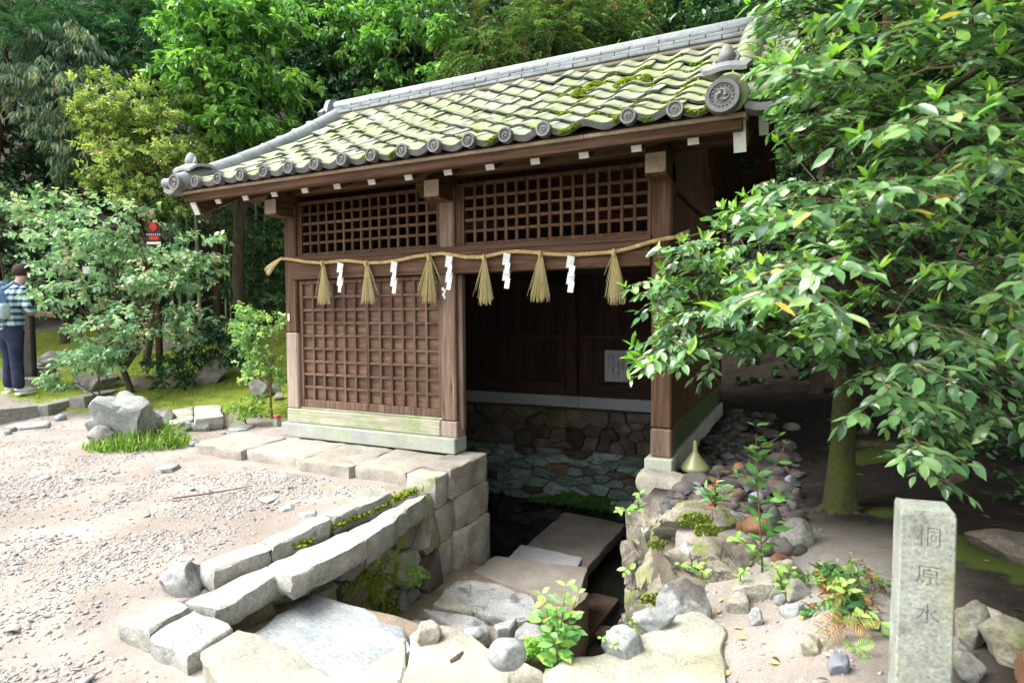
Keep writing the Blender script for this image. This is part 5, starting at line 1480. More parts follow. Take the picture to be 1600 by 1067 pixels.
# ------------------------------------------------------------------ foliage machinery
def norm(a): return a/(np.linalg.norm(a, axis=-1, keepdims=True)+1e-9)
T2 = (np.array([(0, 0, 0), (.45, .5, .10), (1, 0, -.04), (.45, -.5, .10)]), np.array([(0, 1, 2), (0, 2, 3)]))           # far leaf
T8 = (np.array([(0, 0, 0), (.3, .42, .10), (.32, 0, .0), (.3, -.42, .10), (.7, .36, .04), (.68, 0, -.03), (.7, -.36, .04), (1.0, 0, -.12)]),
      np.array([(0, 2, 1), (0, 3, 2), (1, 2, 5), (1, 5, 4), (2, 3, 6), (2, 6, 5), (4, 5, 7), (5, 6, 7)]))
def leaf_hi(seed, curl=.12, fold=.14):
    rs = np.random.default_rng(seed); st = [(.0, .02), (.14, .30), (.34, .48), (.56, .50), (.76, .36), (.91, .14)]
    V = []; 
    for u, w in st:
        z = -curl*u*u+.03*math.sin(u*7+seed)
        V += [(u, w*rs.uniform(.95, 1.05), z+fold*w), (u, 0, z), (u, -w*rs.uniform(.95, 1.05), z+fold*w)]
    V.append((1.04, 0, -curl*1.1)); F = []
    for i in range(5):
        a = 3*i; F += [(a, a+1, a+4), (a, a+4, a+3), (a+1, a+2, a+5), (a+1, a+5, a+4)]
    F += [(15, 16, 18), (16, 17, 18)]
    return np.array(V), np.array(F)
def leaves_mesh(P, A, U, Ln, Wd, tpl, tint, smooth=True):
    """P position, A axis, U approx normal; one mesh of all leaves."""
    TV, TF = tpl; A = norm(A); S = norm(np.cross(U, A)); W = np.cross(A, S)
    V = P[:, None]+(Ln[:, None]*TV[:, 0])[..., None]*A[:, None]+(Wd[:, None]*TV[:, 1])[..., None]*S[:, None]+(Ln[:, None]*TV[:, 2])[..., None]*W[:, None]
    n, k = len(P), len(TV)
    F = (TF[None]+(np.arange(n)*k)[:, None, None]).reshape(-1, 3)
    return mk_np(V.reshape(-1, 3), F, smooth, {"tint": np.repeat(tint, k)})

def shoots(C, D, rs, k=8, ln=.1, wr=.42, spread=.9, stem=.10, droop=.25, tint=(0, 1), upn=1.0, whorl=False):
    """Leaf rosettes: shoot positions C, directions D -> leaf arrays."""
    n = len(C); D = norm(D)
    j = np.arange(k); u = (j+.5)/k if not whorl else np.ones(k)*.9+.1*rs.random(k)
    P = C[:, None]+D[:, None]*(stem*u)[None, :, None]
    R = norm(rs.normal(size=(n, k, 3))); R = R-np.einsum('nkc,nc->nk', R, D)[..., None]*D[:, None]; R = norm(R)
    R[..., 2] *= .75
    A = norm(D[:, None]*(1-spread*.6)+R*spread+np.array([0, 0, -droop]))
    U = norm(np.array([0, 0, 1.0])*upn+rs.normal(size=(n, k, 3))*.45+.0*D[:, None])
    L_ = ln*rs.uniform(.65, 1.15, (n, k)); W_ = L_*wr*rs.uniform(.85, 1.15, (n, k))
    tt = np.clip(rs.uniform(tint[0], tint[1], (n, 1))+rs.normal(size=(n, k))*.07, 0, 1)
    return P.reshape(-1, 3), A.reshape(-1, 3), U.reshape(-1, 3), L_.ravel(), W_.ravel(), tt.ravel()

def blob_pts(blobs_, n, rs, shell=.55, per=9, cr=.36, flat=.34):
    """Shoots gathered into flat sprays over a set of ellipsoids, with gaps between the sprays -> points, outward directions."""
    w = np.array([b[1][0]*b[1][1]*b[1][2] for b in blobs_])**.67; w /= w.sum()
    m = max(4, n//per)
    k = rs.choice(len(blobs_), m, p=w)
    c = np.array([b[0] for b in blobs_])[k]; r = np.array([b[1] for b in blobs_])[k]
    d = norm(rs.normal(size=(m, 3))); q = (shell+(1.05-shell)*rs.random(m)**.7)
    P = c+d*r*q[:, None]; D = norm(d/r+np.array([0, 0, .15]))
    s = (r.mean(1)*cr)[:, None, None]
    off = rs.normal(size=(m, per, 3))*s*np.array([1, 1, flat])*.8
    off[..., 2] -= .25*np.linalg.norm(off[..., :2], axis=-1)
    PP = P[:, None]+off; DD = D[:, None]*.7+off/s*.6
    return PP.reshape(-1, 3), norm(DD.reshape(-1, 3))

def pxblob(x, y, rx, ry, d, rz=None):
    return (dep(x, y, d), ((rx*d/FPX+ (rz or rx*d/FPX))/2, (rz or rx*d/FPX), ry*d/FPX))

def limbs(base, tops, r0, rs, mid=.5):
    b0 = MB(); base = np.array(base); top = np.mean(tops, axis=0)
    fork = base+(top-base)*mid+rs.normal(size=3)*np.array([.08, .08, 0])
    h = np.linalg.norm(fork-base)
    P = np.array([base, base+(fork-base)*.1, base+(fork-base)*.5+rs.normal(size=3)*h*.02, fork])
    b0.add(*tube_np(P, [r0*1.35, r0, r0*.85, r0*.7], 10))
    for t in tops:
        m = fork+(t-fork)*.5+np.array([0, 0, .08*np.linalg.norm(t-fork)])+rs.normal(size=3)*.05*np.linalg.norm(t-fork)
        b0.add(*tube_np(np.array([fork-(fork-base)*.05, fork+(m-fork)*.5, m, t]), [r0*.5, r0*.38, r0*.26, r0*.08], 6))
        for q in range(2):
            e = m+rs.normal(size=3)*.35*np.linalg.norm(t-m)+(t-m)*.6
            b0.add(*tube_np(np.array([m, (m+e)/2+np.array([0, 0, .03]), e]), [r0*.2, r0*.13, r0*.04], 5))
    return b0.mesh(True, 50)

def tree(name, label, cat, blobs_, base, r0, n, rs_seed, mat, bark_, tpl=T2, group=None, shell=.5, trunk_mid=.5, **sk):
    rs = np.random.default_rng(rs_seed)
    base = np.array([base[0], base[1], float(G(base[0], base[1]))-.05])
    t = thing(name, base, label, cat, group)
    put("trunk", limbs(base, [b[0] for b in blobs_], r0, rs, trunk_mid), bark_, t)
    C, D = blob_pts(blobs_, n, rs, shell)
    dirs = D+rs.normal(size=D.shape)*.35
    put("crown", leaves_mesh(*shoots(C, dirs, rs, **sk)[:5], tpl, shoots.tint) if False else (lambda a: leaves_mesh(*a[:5], tpl, a[5]))(shoots(C, dirs, rs, **sk)), mat, t)
    return t

lm_bright = leaf_mat("leaf_fresh", [(0, (.03, .10, .025)), (.35, (.085, .22, .05)), (.7, (.17, .36, .075)), (1, (.27, .47, .10))], .4, .35)
lm_mid = leaf_mat("leaf_mid", [(0, (.02, .06, .02)), (.5, (.05, .13, .045)), (1, (.12, .24, .07))], .38, .3)
lm_dark = leaf_mat("leaf_dark", [(0, (.008, .026, .012)), (.5, (.02, .06, .025)), (1, (.05, .12, .04))], .32, .25, .5)
lm_gloss = leaf_mat("leaf_glossy", [(0, (.012, .045, .02)), (.5, (.035, .10, .045)), (1, (.09, .18, .07))], .25, .2, .6)
lm_yellow = leaf_mat("leaf_yellowgreen", [(0, (.05, .11, .03)), (.4, (.20, .29, .07)), (.75, (.37, .43, .13)), (1, (.47, .43, .19))], .45, .35)
lm_grey = leaf_mat("leaf_greygreen", [(0, (.05, .10, .06)), (.5, (.13, .21, .13)), (.9, (.24, .32, .20)), (1, (.34, .29, .14))], .45, .3)
lm_shrub = leaf_mat("leaf_shrub", [(0, (.08, .17, .085)), (.35, (.20, .35, .20)), (.7, (.33, .50, .31)), (.88, (.45, .54, .36)), (1, (.56, .42, .33))], .35, .3, .5)
lm_cedar = leaf_mat("leaf_cedar", [(0, (.03, .075, .03)), (.5, (.09, .17, .05)), (.85, (.17, .26, .08)), (1, (.22, .13, .07))], .6, .2, .2)
lm_teal = leaf_mat("leaf_cypress", [(0, (.018, .06, .035)), (.5, (.05, .14, .075)), (1, (.11, .24, .11))], .55, .25, .25)
lm_fern = leaf_mat("leaf_fern", [(0, (.10, .24, .03)), (1, (.30, .52, .09))], .5, .4, .3)
lm_orange = leaf_mat("leaf_orange", [(0, (.22, .08, .03)), (.6, (.36, .20, .07)), (1, (.38, .30, .10))], .5, .35, .3)
lm_bronze = leaf_mat("leaf_bronze", [(0, (.03, .09, .03)), (.45, (.10, .22, .05)), (.7, (.22, .30, .07)), (.85, (.26, .17, .07)), (1, (.30, .13, .08))], .35, .3)
lm_grass = leaf_mat("leaf_grass", [(0, (.05, .12, .02)), (.5, (.15, .29, .04)), (.85, (.30, .42, .08)), (1, (.50, .42, .20))], .5, .3, .3)

def base_px(x, d): 
    p = dep(x, 500, d); return p[:2]

# ------------------------------------------------------------------ the wood behind: forest mass on the slope
def forest_mass():
    rs = np.random.default_rng(50)
    n = 23000
    az = rs.uniform(-62, 62, n)*math.pi/180; r = rs.uniform(14.0, 21.0, n)
    d = _F[:2]/np.linalg.norm(_F[:2]); e = _R0[:2]
    X = r*(np.cos(az)*d[0]+np.sin(az)*e[0]); Y = r*(np.cos(az)*d[1]+np.sin(az)*e[1])
    g = G(X, Y); Z = g+rs.uniform(.0, 1.0, n)**.8*np.maximum(2.5, 1.25+r*.66-g)
    # clumps: keep where the clump field is high
    cl = np.sin(az*23+Z*.9)+np.sin(az*11-Z*1.7+1)+np.sin(Z*2.6+r*1.3)+.8*np.sin(az*51+Z*2.1)
    k = cl > -1.1
    X, Y, Z, cl = X[k], Y[k], Z[k], cl[k]
    C = np.stack([X, Y, Z], -1); D = np.stack([-X, -Y, 6+0*X], -1); D = norm(D)+rs.normal(size=D.shape)*.5
    a = shoots(C, D, rs, k=7, ln=.26, wr=.42, stem=.3, tint=(0, .7), droop=.3)
    tag(put("wooded_hillside", leaves_mesh(*a[:5], T2, a[5]), lm_dark), "dark mass of evergreen wood covering the slope behind everything", "wood", None, "stuff")
forest_mass()
# low undergrowth over the slope behind
def undergrowth():
    rs = np.random.default_rng(51); n = 5200
    q = rs.uniform(11.3, 16, n); t = rs.uniform(-1.15, 1.1, n)
    X = -.435*q+.9*q*t; Y = .9*q+.435*q*t
    k = (wob(X, Y, 1.3)+.4*rs.normal(size=n) > -.15) & ((X > -4.5) | (q > 12.2)); X, Y = X[k], Y[k]
    C = np.stack([X, Y, G(X, Y)+rs.uniform(0, .8, len(X))], -1); D = rs.normal(size=C.shape)+np.array([0, 0, 1.0])
    a = shoots(C, D, rs, k=7, ln=.15, wr=.5, stem=.16, tint=(0, .8))
    tag(put("undergrowth", leaves_mesh(*a[:5], T2, a[5]), lm_mid), "low leafy undergrowth on the shaded slope", "undergrowth", None, "stuff")
undergrowth()

# ------------------------------------------------------------------ trees behind
def fp(*t): return [pxblob(*q) for q in t]
tree("broadleaf_tree", "bright fresh-green broadleaf tree above the left end of the roof", "tree", fp((365, 60, 80, 60, 9.6), (330, 120, 55, 45, 9.3), (420, 110, 50, 50, 9.6), (395, 175, 55, 40, 9.4), (430, 215, 40, 30, 9.6), (360, 235, 32, 20, 9.6), (440, 30, 40, 40, 9.8), (340, 10, 60, 40, 9.8), (372, 185, 34, 26, 9.2), (300, 60, 35, 30, 9.6)), base_px(385, 10.8), .12, 1750, 60, lm_bright, bark, T8, k=8, ln=.15, wr=.40, stem=.10, droop=.45, tint=(.15, 1), shell=.75)
tree("broadleaf_tree", "bright leafy tree behind the middle of the ridge", "tree", fp((570, 20, 45, 50, 10.4), (610, 70, 40, 50, 10.2), (600, 130, 25, 30, 10), (545, 55, 30, 45, 10.4), (690, 75, 25, 35, 9.4), (655, 10, 50, 30, 10.2)), base_px(590, 11.6), .11, 800, 61, lm_bright, bark, T8, k=8, ln=.13, wr=.42, stem=.10, droop=.45, tint=(.1, 1), shell=.75)
tree("camellia_tree", "dark glossy evergreen tree between the two bright trees", "tree", fp((510, 70, 55, 65, 11), (560, 130, 60, 50, 10.8), (640, 130, 50, 50, 11), (480, 140, 45, 45, 11), (660, 60, 50, 60, 11.2), (505, 10, 55, 40, 11)), base_px(540, 11.9), .13, 1900, 62, lm_gloss, bark, T2, k=8, ln=.13, wr=.48, stem=.12, tint=(.1, 1))
tree("yellow_shrub_tree", "rounded yellow-green small-leaved tree left of the roof corner", "tree", fp((195, 160, 55, 38, 8.9), (255, 215, 55, 40, 8.8), (185, 215, 45, 32, 8.9), (220, 260, 60, 30, 8.8), (265, 170, 30, 28, 9), (150, 175, 30, 22, 9), (250, 300, 55, 26, 8.9), (300, 235, 20, 24, 9), (175, 270, 30, 25, 9.1)), base_px(225, 9.8), .06, 1700, 63, lm_yellow, bark, T8, k=9, ln=.085, wr=.36, stem=.09, droop=.05, tint=(0, .9), shell=.6)
tree("drooping_tree", "grey-green tree with narrow drooping leaves at the upper left", "tree", fp((85, 110, 62, 45, 9.6), (55, 150, 45, 38, 9.5), (115, 160, 50, 45, 9.5), (130, 225, 40, 45, 9.6), (120, 75, 40, 25, 9.6)), base_px(100, 11), .07, 900, 64, lm_grey, bark, T2, k=9, ln=.17, wr=.17, stem=.12, droop=1.5, tint=(0, 1), shell=.6)

def frond_tree(name, label, blobs_, base, r0, n, seed, mat, ln=.3, droop=.5, tint=(0, 1), bark_=bark_red, nl=22, sub=.055):
    """Conifer: feathery sprays; each spray a stalk with many short needles."""
    rs = np.random.default_rng(seed)
    base = np.array([base[0], base[1], float(G(base[0], base[1]))-.05])
    t = thing(name, base, label, "tree")
    top = np.mean([b[0] for b in blobs_], axis=0)
    b0 = MB(); b0.add(*tube_np(np.array([base, (base+top)/2, top+np.array([0, 0, 2.0])]), [r0, r0*.8, r0*.4], 10))
    for b_ in blobs_:
        h = base+(top-base)*.9; h[2] = min(b_[0][2]+.3, top[2]+1.5)
        b0.add(*tube_np(np.array([h, (h+b_[0])/2+np.array([0, 0, .12]), b_[0]]), [r0*.22, r0*.16, r0*.05], 5))
    put("trunk", b0.mesh(True, 50), bark_, t)
    C, D = blob_pts(blobs_, n, rs, .35); n = len(C); D = D*np.array([1, 1, .5])+rs.normal(size=D.shape)*.4
    D = norm(D); u = np.linspace(0.05, 1, nl)
    P = C[:, None]+D[:, None]*(ln*u)[None, :, None]; P[..., 2] -= droop*ln*(u**2)[None]
    Sd = norm(np.cross(D, np.array([0, 0, 1.0]))+1e-6); sg = np.where(np.arange(nl) % 2, 1, -1)
    A = norm(D[:, None]*.75+Sd[:, None]*sg[None, :, None]*.8+np.array([0, 0, -droop*.5])+rs.normal(size=(n, nl, 3))*.2)
    U = np.broadcast_to(np.array([0, 0, 1.0]), A.shape)+rs.normal(size=A.shape)*.3
    L_ = sub*(1.25-.8*u)[None]*rs.uniform(.8, 1.2, (n, nl))*1.6; tt = np.clip(rs.uniform(tint[0], tint[1], (n, 1))+.06*rs.normal(size=(n, nl)), 0, 1)
    put("crown", leaves_mesh(P.reshape(-1, 3), A.reshape(-1, 3), U.reshape(-1, 3), L_.ravel(), L_.ravel()*.24, T2, tt.ravel()), mat, t)
    return t
frond_tree("cedar_tree", "feathery cedar with drooping sprays behind the ridge", fp((790, 40, 70, 45, 9.4), (850, 70, 70, 35, 9.2), (760, 90, 45, 30, 9.0), (900, 30, 70, 45, 9.6), (960, 60, 60, 30, 9.4), (1020, 20, 50, 35, 9.6), (720, 20, 40, 40, 9.8)), base_px(880, 12), .22, 2000, 65, lm_cedar, .34, .75)
frond_tree("cypress_tree", "blue-green feathery cypress at the top left", fp((180, 30, 70, 45, 11), (235, 80, 60, 45, 10.6), (140, 60, 40, 30, 11), (260, 20, 50, 35, 11), (250, 130, 40, 30, 10.4)), base_px(230, 12.2), .16, 1300, 66, lm_teal, .40, .35)
frond_tree("cypress_tree", "green feathery conifer branch in the top left corner", fp((15, 20, 45, 30, 9.5), (25, 50, 35, 18, 9.2), (70, 8, 50, 18, 9.8)), base_px(-60, 11.5), .14, 420, 67, lm_teal, .42, .25, (.4, 1))
tree("evergreen_tree", "tall shaded evergreen at the left edge behind the drooping tree", "tree", fp((20, 210, 80, 80, 12), (60, 290, 80, 50, 11.6), (-60, 120, 90, 110, 12), (-80, 280, 80, 70, 11)), base_px(-20, 12.4), .15, 900, 68, lm_dark, bark, T2, k=8, ln=.15, wr=.45, stem=.12, tint=(.1, .9))
tree("evergreen_tree", "dark evergreen behind the right end of the ridge", "tree", fp((1100, 20, 60, 45, 9), (1160, -20, 80, 60, 8.6), (1060, -10, 60, 45, 9.2)), base_px(1140, 9.6), .14, 700, 69, lm_mid, bark, T8, k=8, ln=.12, wr=.45, stem=.12, tint=(0, .8))
# ------------------------------------------------------------------ shrubs of the garden
tree("flowering_shrub", "wide pale-green shrub with rosy young leaves in the moss garden", "shrub", fp((175, 350, 75, 45, 8.3), (125, 385, 52, 42, 8.2), (255, 415, 50, 34, 8.3), (165, 430, 75, 45, 8.0), (118, 470, 40, 36, 7.9), (235, 465, 55, 40, 8), (290, 430, 45, 35, 8.2), (70, 325, 40, 30, 8.5), (195, 500, 60, 30, 7.9), (125, 525, 45, 26, 7.7), (290, 500, 40, 26, 8.1), (95, 400, 30, 30, 8.8), (310, 380, 25, 20, 8.3)), dep(205, 575, 8.2)[:2], .05, 1050, 70, lm_shrub, bark, T8, k=8, ln=.078, wr=.66, stem=.15, droop=.15, tint=(.05, .95), shell=.35, trunk_mid=.22)
tree("azalea_shrub", "pale leafy bush at the far left beyond the visitor", "shrub", fp((10, 310, 60, 24, 10.4), (-30, 360, 50, 40, 10.4), (60, 440, 36, 30, 10.6), (62, 480, 30, 26, 10.6)), dep(-10, 560, 10.6)[:2], .05, 380, 71, lm_shrub, bark, T8, k=8, ln=.08, wr=.6, stem=.14, tint=(.05, .9), shell=.4)
tree("drooping_shrub", "low branch of small leaves drooping over the kerb below the shrub", "shrub", fp((140, 560, 36, 16, 7.5), (100, 592, 22, 12, 7.4), (165, 540, 30, 15, 7.6)), dep(170, 590, 7.6)[:2], .02, 150, 72, lm_shrub, bark, T8, k=7, ln=.07, wr=.5, stem=.1, tint=(0, .6), shell=.3, trunk_mid=.3)
tree("dark_bush", "dark green bush behind the pointed rock", "bush", fp((320, 535, 45, 26, 8.6), (275, 565, 30, 16, 8.3), (355, 520, 28, 20, 8.7), (370, 545, 26, 18, 8.4), (265, 590, 18, 9, 8.0)), dep(335, 580, 8.7)[:2], .03, 520, 73, lm_gloss, bark, T8, k=8, ln=.075, wr=.42, stem=.09, tint=(0, .9), shell=.4, trunk_mid=.4)
tree("slender_sapling", "slender pale sapling in front of the left corner post", "sapling", fp((400, 520, 26, 22, 7.4), (430, 500, 14, 16, 7.3), (385, 500, 18, 18, 7.5), (410, 560, 28, 20, 7.3), (390, 585, 26, 14, 7.2), (428, 590, 10, 9, 7.2), (436, 480, 8, 12, 7.2)), dep(424, 606, 7.2)[:2], .016, 360, 74, leaf_mat("leaf_pale", [(0, (.10, .22, .08)), (.5, (.20, .36, .14)), (1, (.38, .50, .16))], .45, .35), twig_m, T8, k=7, ln=.055, wr=.55, stem=.09, tint=(.1, 1), shell=.2, trunk_mid=.45)
tree("clipped_shrub", "small round moss-green shrub at the house corner", "bush", fp((378, 636, 22, 12, 6.9), (400, 628, 18, 10, 6.9), (388, 642, 30, 8, 6.8)), dep(385, 645, 6.9)[:2], .012, 260, 75, lm_grass, bark, T2, k=7, ln=.035, wr=.4, stem=.03, tint=(.0, .8), shell=.3)
tree("undershrub", "leafy dark bush on the bank left of the corner post", "bush", fp((400, 440, 45, 50, 11.5), (430, 400, 30, 50, 11.2), (380, 360, 40, 40, 11.6), (425, 465, 20, 18, 10)), base_px(420, 11.8), .04, 520, 76, lm_mid, bark, T8, k=7, ln=.11, wr=.45, stem=.12, tint=(0, .9), shell=.3)
# straight trunks and bamboo canes in the gloom behind the shrub
def plain_tree(name, label, pts, radii, crown, mat, bk, seed):
    rs = np.random.default_rng(seed); t = thing(name, pts[0], label, "tree")
    put("trunk", mk(*tube_np(resamp(np.array(pts), 14), np.interp(np.linspace(0, 1, 14), np.linspace(0, 1, len(radii)), radii), 10), True, 60), bk, t)
    C, D = blob_pts([crown], 160, rs, .3); a = shoots(C, D, rs, k=8, ln=.16, wr=.45, stem=.14, tint=(0, .8))
    put("crown", leaves_mesh(*a[:5], T2, a[5]), mat, t)
tr = hit(341, 496); d0 = depth_of(tr)
plain_tree("cedar_tree", "tall tree with a straight dark reddish trunk left of the corner post", [tr-np.array([0, 0, .2]), dep(339, 420, d0), dep(336, 340, d0), dep(330, -150, d0)], [.085, .07, .062, .03], (dep(330, -170, d0), (1.2, 1.2, 1.0)), lm_dark, bark_red, 80)
for i, (x0, y0, x1, w_) in enumerate(((352, 448, 350, 3.5), (372, 474, 366, 4.5), (386, 462, 384, 3.5), (398, 470, 400, 3), (312, 460, 306, 6), (282, 470, 276, 4.5), (270, 455, 264, 4), (205, 330, 203, 9), (408, 455, 414, 2.5), (360, 470, 357, 2.5), (295, 500, 292, 4))):
    d = 11.6+.25*(i % 4); A = dep(x0, y0, d); A[2] = float(G(A[0], A[1]))-.1; B = dep(x1, 330, d); T = B+(B-A)*1.5
    o = put("bamboo_cane", mk(*tube_np(np.array([A, B, T]), [w_*d/FPX/2, w_*d/FPX/2*.95, w_*d/FPX/2*.6], 8), True, 60), bamboo_m)
    tag(o, "slim green bamboo cane in the gloom behind the shrub", "bamboo", "bamboo canes behind the shrub")
for i, (x0, y0, w_, d, lb) in enumerate(((1275, 622, 17, 7.0, "slim dark tree left of the mossy trunk in deep shade"), (1232, 596, 12, 8.2, "thin dark tree close to the rear corner of the well house"), (1395, 640, 20, 7.6, "dark tree in the shade right of the mossy trunk"), (1560, 640, 26, 6.6, "thick shaded tree near the right edge"))):
    A = dep(x0, y0, d); A[2] = float(G(A[0], A[1]))-.1; B = dep(x0+8, 300, d); T = B+(B-A)*.9
    plain_tree("shade_tree", lb, [A, A*.5+B*.5+np.array([.03, 0, 0]), B, T], np.array([1.3, 1, .9, .5])*w_*d/FPX/2, (T, (1.3, 1.3, .7)), lm_dark, bark, 81+i)
# crowns of those trees: canopy that keeps the right side in shade
rs = np.random.default_rng(91); n = 7000
X = rs.uniform(-.6, 9, n); Y = rs.uniform(3.9, 14, n); Z = G(X, Y)+3.5+rs.random(n)*2.6+.5*wob(X, Y, 1.1)
a = shoots(np.stack([X, Y, Z], -1), rs.normal(size=(n, 3))+np.array([0, 0, .6]), rs, k=8, ln=.2, wr=.45, stem=.2, tint=(0, .8))
tag(put("forest_canopy", leaves_mesh(*a[:5], T2, a[5]), lm_dark), "high dark evergreen canopy over the shaded bank on the right", "canopy", None, "stuff")
n = 4200
X = rs.uniform(-.7, 6, n); Y = rs.uniform(6.0, 11, n); Z = G(X, Y)+rs.random(n)**1.3*3.4
k = (wob(X, Y, .7)+.5*np.sin(Z*3) > -.1) & ~((X < .9) & (Y < 8.2) & (Z < G(X, Y)+1.3)); X, Y, Z = X[k], Y[k], Z[k]
a = shoots(np.stack([X, Y, Z], -1), rs.normal(size=(len(X), 3))+np.array([0, -.6, .3]), rs, k=7, ln=.14, wr=.5, stem=.14, tint=(0, .9))
tag(put("undergrowth", leaves_mesh(*a[:5], T2, a[5]), lm_dark), "dark understorey leaves in the shade behind the right-hand tree", "undergrowth", None, "stuff")
n = 1500
X = rs.uniform(-.5, 4, n); Y = rs.uniform(1.7, 8, n); k = (rs.random(n) < np.clip(.12+.5*sstep(3.2, 4.6, Y)+.3*sstep(.2, .8, X), 0, 1)) & ~in_poly(X, Y, PIT); X, Y = X[k], Y[k]; m_ = len(X)
lm_dry = leaf_mat("leaf_dry", [(0, (.05, .03, .02)), (.5, (.13, .08, .045)), (.85, (.24, .15, .08)), (1, (.36, .27, .14))], .7, .1, .2)
tag(put("leaf_litter", leaves_mesh(np.stack([X, Y, G(X, Y)+.006], -1), np.c_[rs.normal(size=(m_, 2)), rs.normal(size=m_)*.12], np.tile([0, 0, 1.0], (m_, 1))+rs.normal(size=(m_, 3))*.25, rs.uniform(.02, .06, m_), rs.uniform(.008, .022, m_), T8, rs.random(m_)), lm_dry), "dry brown leaf litter strewn over the shaded bank", "leaf litter", None, "stuff")
# ground ivy on the shady bank
n = 900; X = rs.uniform(.6, 2.4, n); Y = rs.uniform(3.4, 5.6, n); k = wob(X, Y, .5)+.6*sstep(.4, 1.6, X) > .35; X, Y = X[k], Y[k]
a = shoots(np.stack([X, Y, G(X, Y)+rs.random(len(X))*.22], -1), rs.normal(size=(len(X), 3))*.6+np.array([0, 0, .8]), rs, k=6, ln=.055, wr=.55, stem=.06, tint=(.1, 1))
tag(put("ground_ivy", leaves_mesh(*a[:5], T8, a[5]), lm_dark), "dark leafy ground cover on the shaded right bank", "ground cover", None, "stuff")
# surface roots
for i, (P, r, lb) in enumerate((([(1345, 700, 4.6), (1385, 712, 4.5), (1420, 728, 4.35), (1460, 740, 4.3)], .035, "dark surface root running right from behind the mossy trunk"), ([(1490, 770, 3.6), (1500, 790, 3.5), (1480, 815, 3.4)], .05, "gnarled root stump behind the stone marker"), ([(1345, 690, 5), (1360, 665, 5.1), (1350, 645, 5.3)], .03, "forked grey root beside the mossy trunk"))):
    Q = []
    for x, y, d in P:
        p = dep(x, y, d); p[2] = max(p[2], float(G(p[0], p[1]))-.01); Q.append(p)
    o = put("tree_root", mk(*tube_np(np.array(Q), np.linspace(r*1.3, r*.6, len(Q)), 8), True, 60), bark); tag(o, lb, "root")

# ------------------------------------------------------------------ grass and moss plants
def blades(xy, n, h, rs, w=.006, lean=.5, mat=lm_grass, tint=(0, 1), zf=G, hs=None):
    X, Y = xy; n = len(X); Z = zf(X, Y)
    a = rs.uniform(0, 6.28, n); hh = h*rs.uniform(.35, 1.15, n)*(1 if hs is None else hs); ln = lean*rs.random(n)
    V = np.zeros((n, 7, 3)); F0 = np.array([(0, 1, 3), (0, 3, 2), (2, 3, 5), (2, 5, 4), (4, 5, 6)])
    for i, (u, ww) in enumerate(((0, 1), (.4, .9), (.75, .6))):
        off = hh*ln*u*u*1.2; z = hh*u*(1-.35*ln*u)
        for s in (0, 1):
            sg = (-1, 1)[s]
            V[:, 2*i+s] = np.stack([X+np.cos(a)*off-np.sin(a)*sg*w*ww/2, Y+np.sin(a)*off+np.cos(a)*sg*w*ww/2, Z+z], -1)
    off = hh*ln*1.25; V[:, 6] = np.stack([X+np.cos(a)*off, Y+np.sin(a)*off, Z+hh*(1-.4*ln)], -1)
    F = (F0[None]+(np.arange(n)*7)[:, None, None]).reshape(-1, 3)
    return mk_np(V.reshape(-1, 3), F, True, {"tint": np.repeat(rs.uniform(tint[0], tint[1], n), 7)})
rs = np.random.default_rng(95)
def tuft(px, py, R, n, h, label, w=.008, seed=0, lean=1.0, mat=lm_grass, tint=(0, 1), stretch=1.0):
    rs = np.random.default_rng(seed); p = hit(px, py); q = R*rs.random(n)**.6; a = rs.uniform(0, 6.28, n)
    X = p[0]+_R0[0]*q*np.cos(a)*stretch+_F[0]*q*np.sin(a)*.6; Y = p[1]+_R0[1]*q*np.cos(a)*stretch+_F[1]*q*np.sin(a)*.6
    o = put("grass_tuft", blades((X, Y), n, h, rs, w, lean, mat, tint, G, 1-.65*(q/R)**1.5), mat); tag(o, label, "grass"); return o
tuft(216, 698, .50, 1100, .24, "grassy tuft growing at the foot of the big boulder", .010, 1, 1.2, tint=(0, .95), stretch=1.0)
tuft(255, 690, .26, 300, .30, "strap-leaved clump right of the grassy tuft", .013, 2, 1.4, tint=(.1, 1))
tuft(275, 598, .22, 240, .16, "dark strap-leaved clump beside the low kerb rock", .012, 3, 1.4, lm_mid, (.1, .9))
tuft(100, 606, .3, 300, .14, "green grassy clump on the kerb right of the visitor", .010, 4, 1.2)
tuft(170, 545, .3, 260, .25, "pale grassy clump beside the upper path", .012, 5, 1.4)
n = 26000
X = rs.uniform(-10.5, -4.75, n); Y = rs.uniform(4.0, 9.5, n)
edge_ = np.interp(-X, [4.4, 5.6, 6.6, 7.6, 8.6, 10], [5.6, 5.2, 4.9, 4.6, 4.2, 4.2])
k = (Y > edge_+.05+.15*wob(X, Y, .4)) & (wob(X, Y, .6, 1)+.3*rs.normal(size=n) > -.05) & (-.435*X+.9*Y < 9.8); X, Y = X[k], Y[k]
tag(put("moss_lawn", blades((X, Y), len(X), .035, rs, .006, .8, lm_grass, (.15, .9)), lm_grass), "fine bright grass and moss covering the garden floor", "grass", None, "stuff")
# fallen white petals on the garden floor
n = 700; X = rs.uniform(-10.6, -7.0, n); Y = rs.uniform(4.4, 7.4, n); k = wob(X, Y, .6)+.5*rs.normal(size=n) > .1; X, Y = X[k], Y[k]
P = np.stack([X, Y, G(X, Y)+.02], -1); m_ = len(P)
tag(put("petals", leaves_mesh(P, np.c_[rs.normal(size=(m_, 2)), rs.normal(size=m_)*.2], np.tile([0, 0, 1.0], (m_, 1))+rs.normal(size=(m_, 3))*.3, rs.uniform(.018, .032, m_), rs.uniform(.018, .03, m_), T2, rs.random(m_)), plain("petal_white", (.78, .76, .72), .7)), "white fallen petals strewn over the garden floor", "petals", None, "stuff")

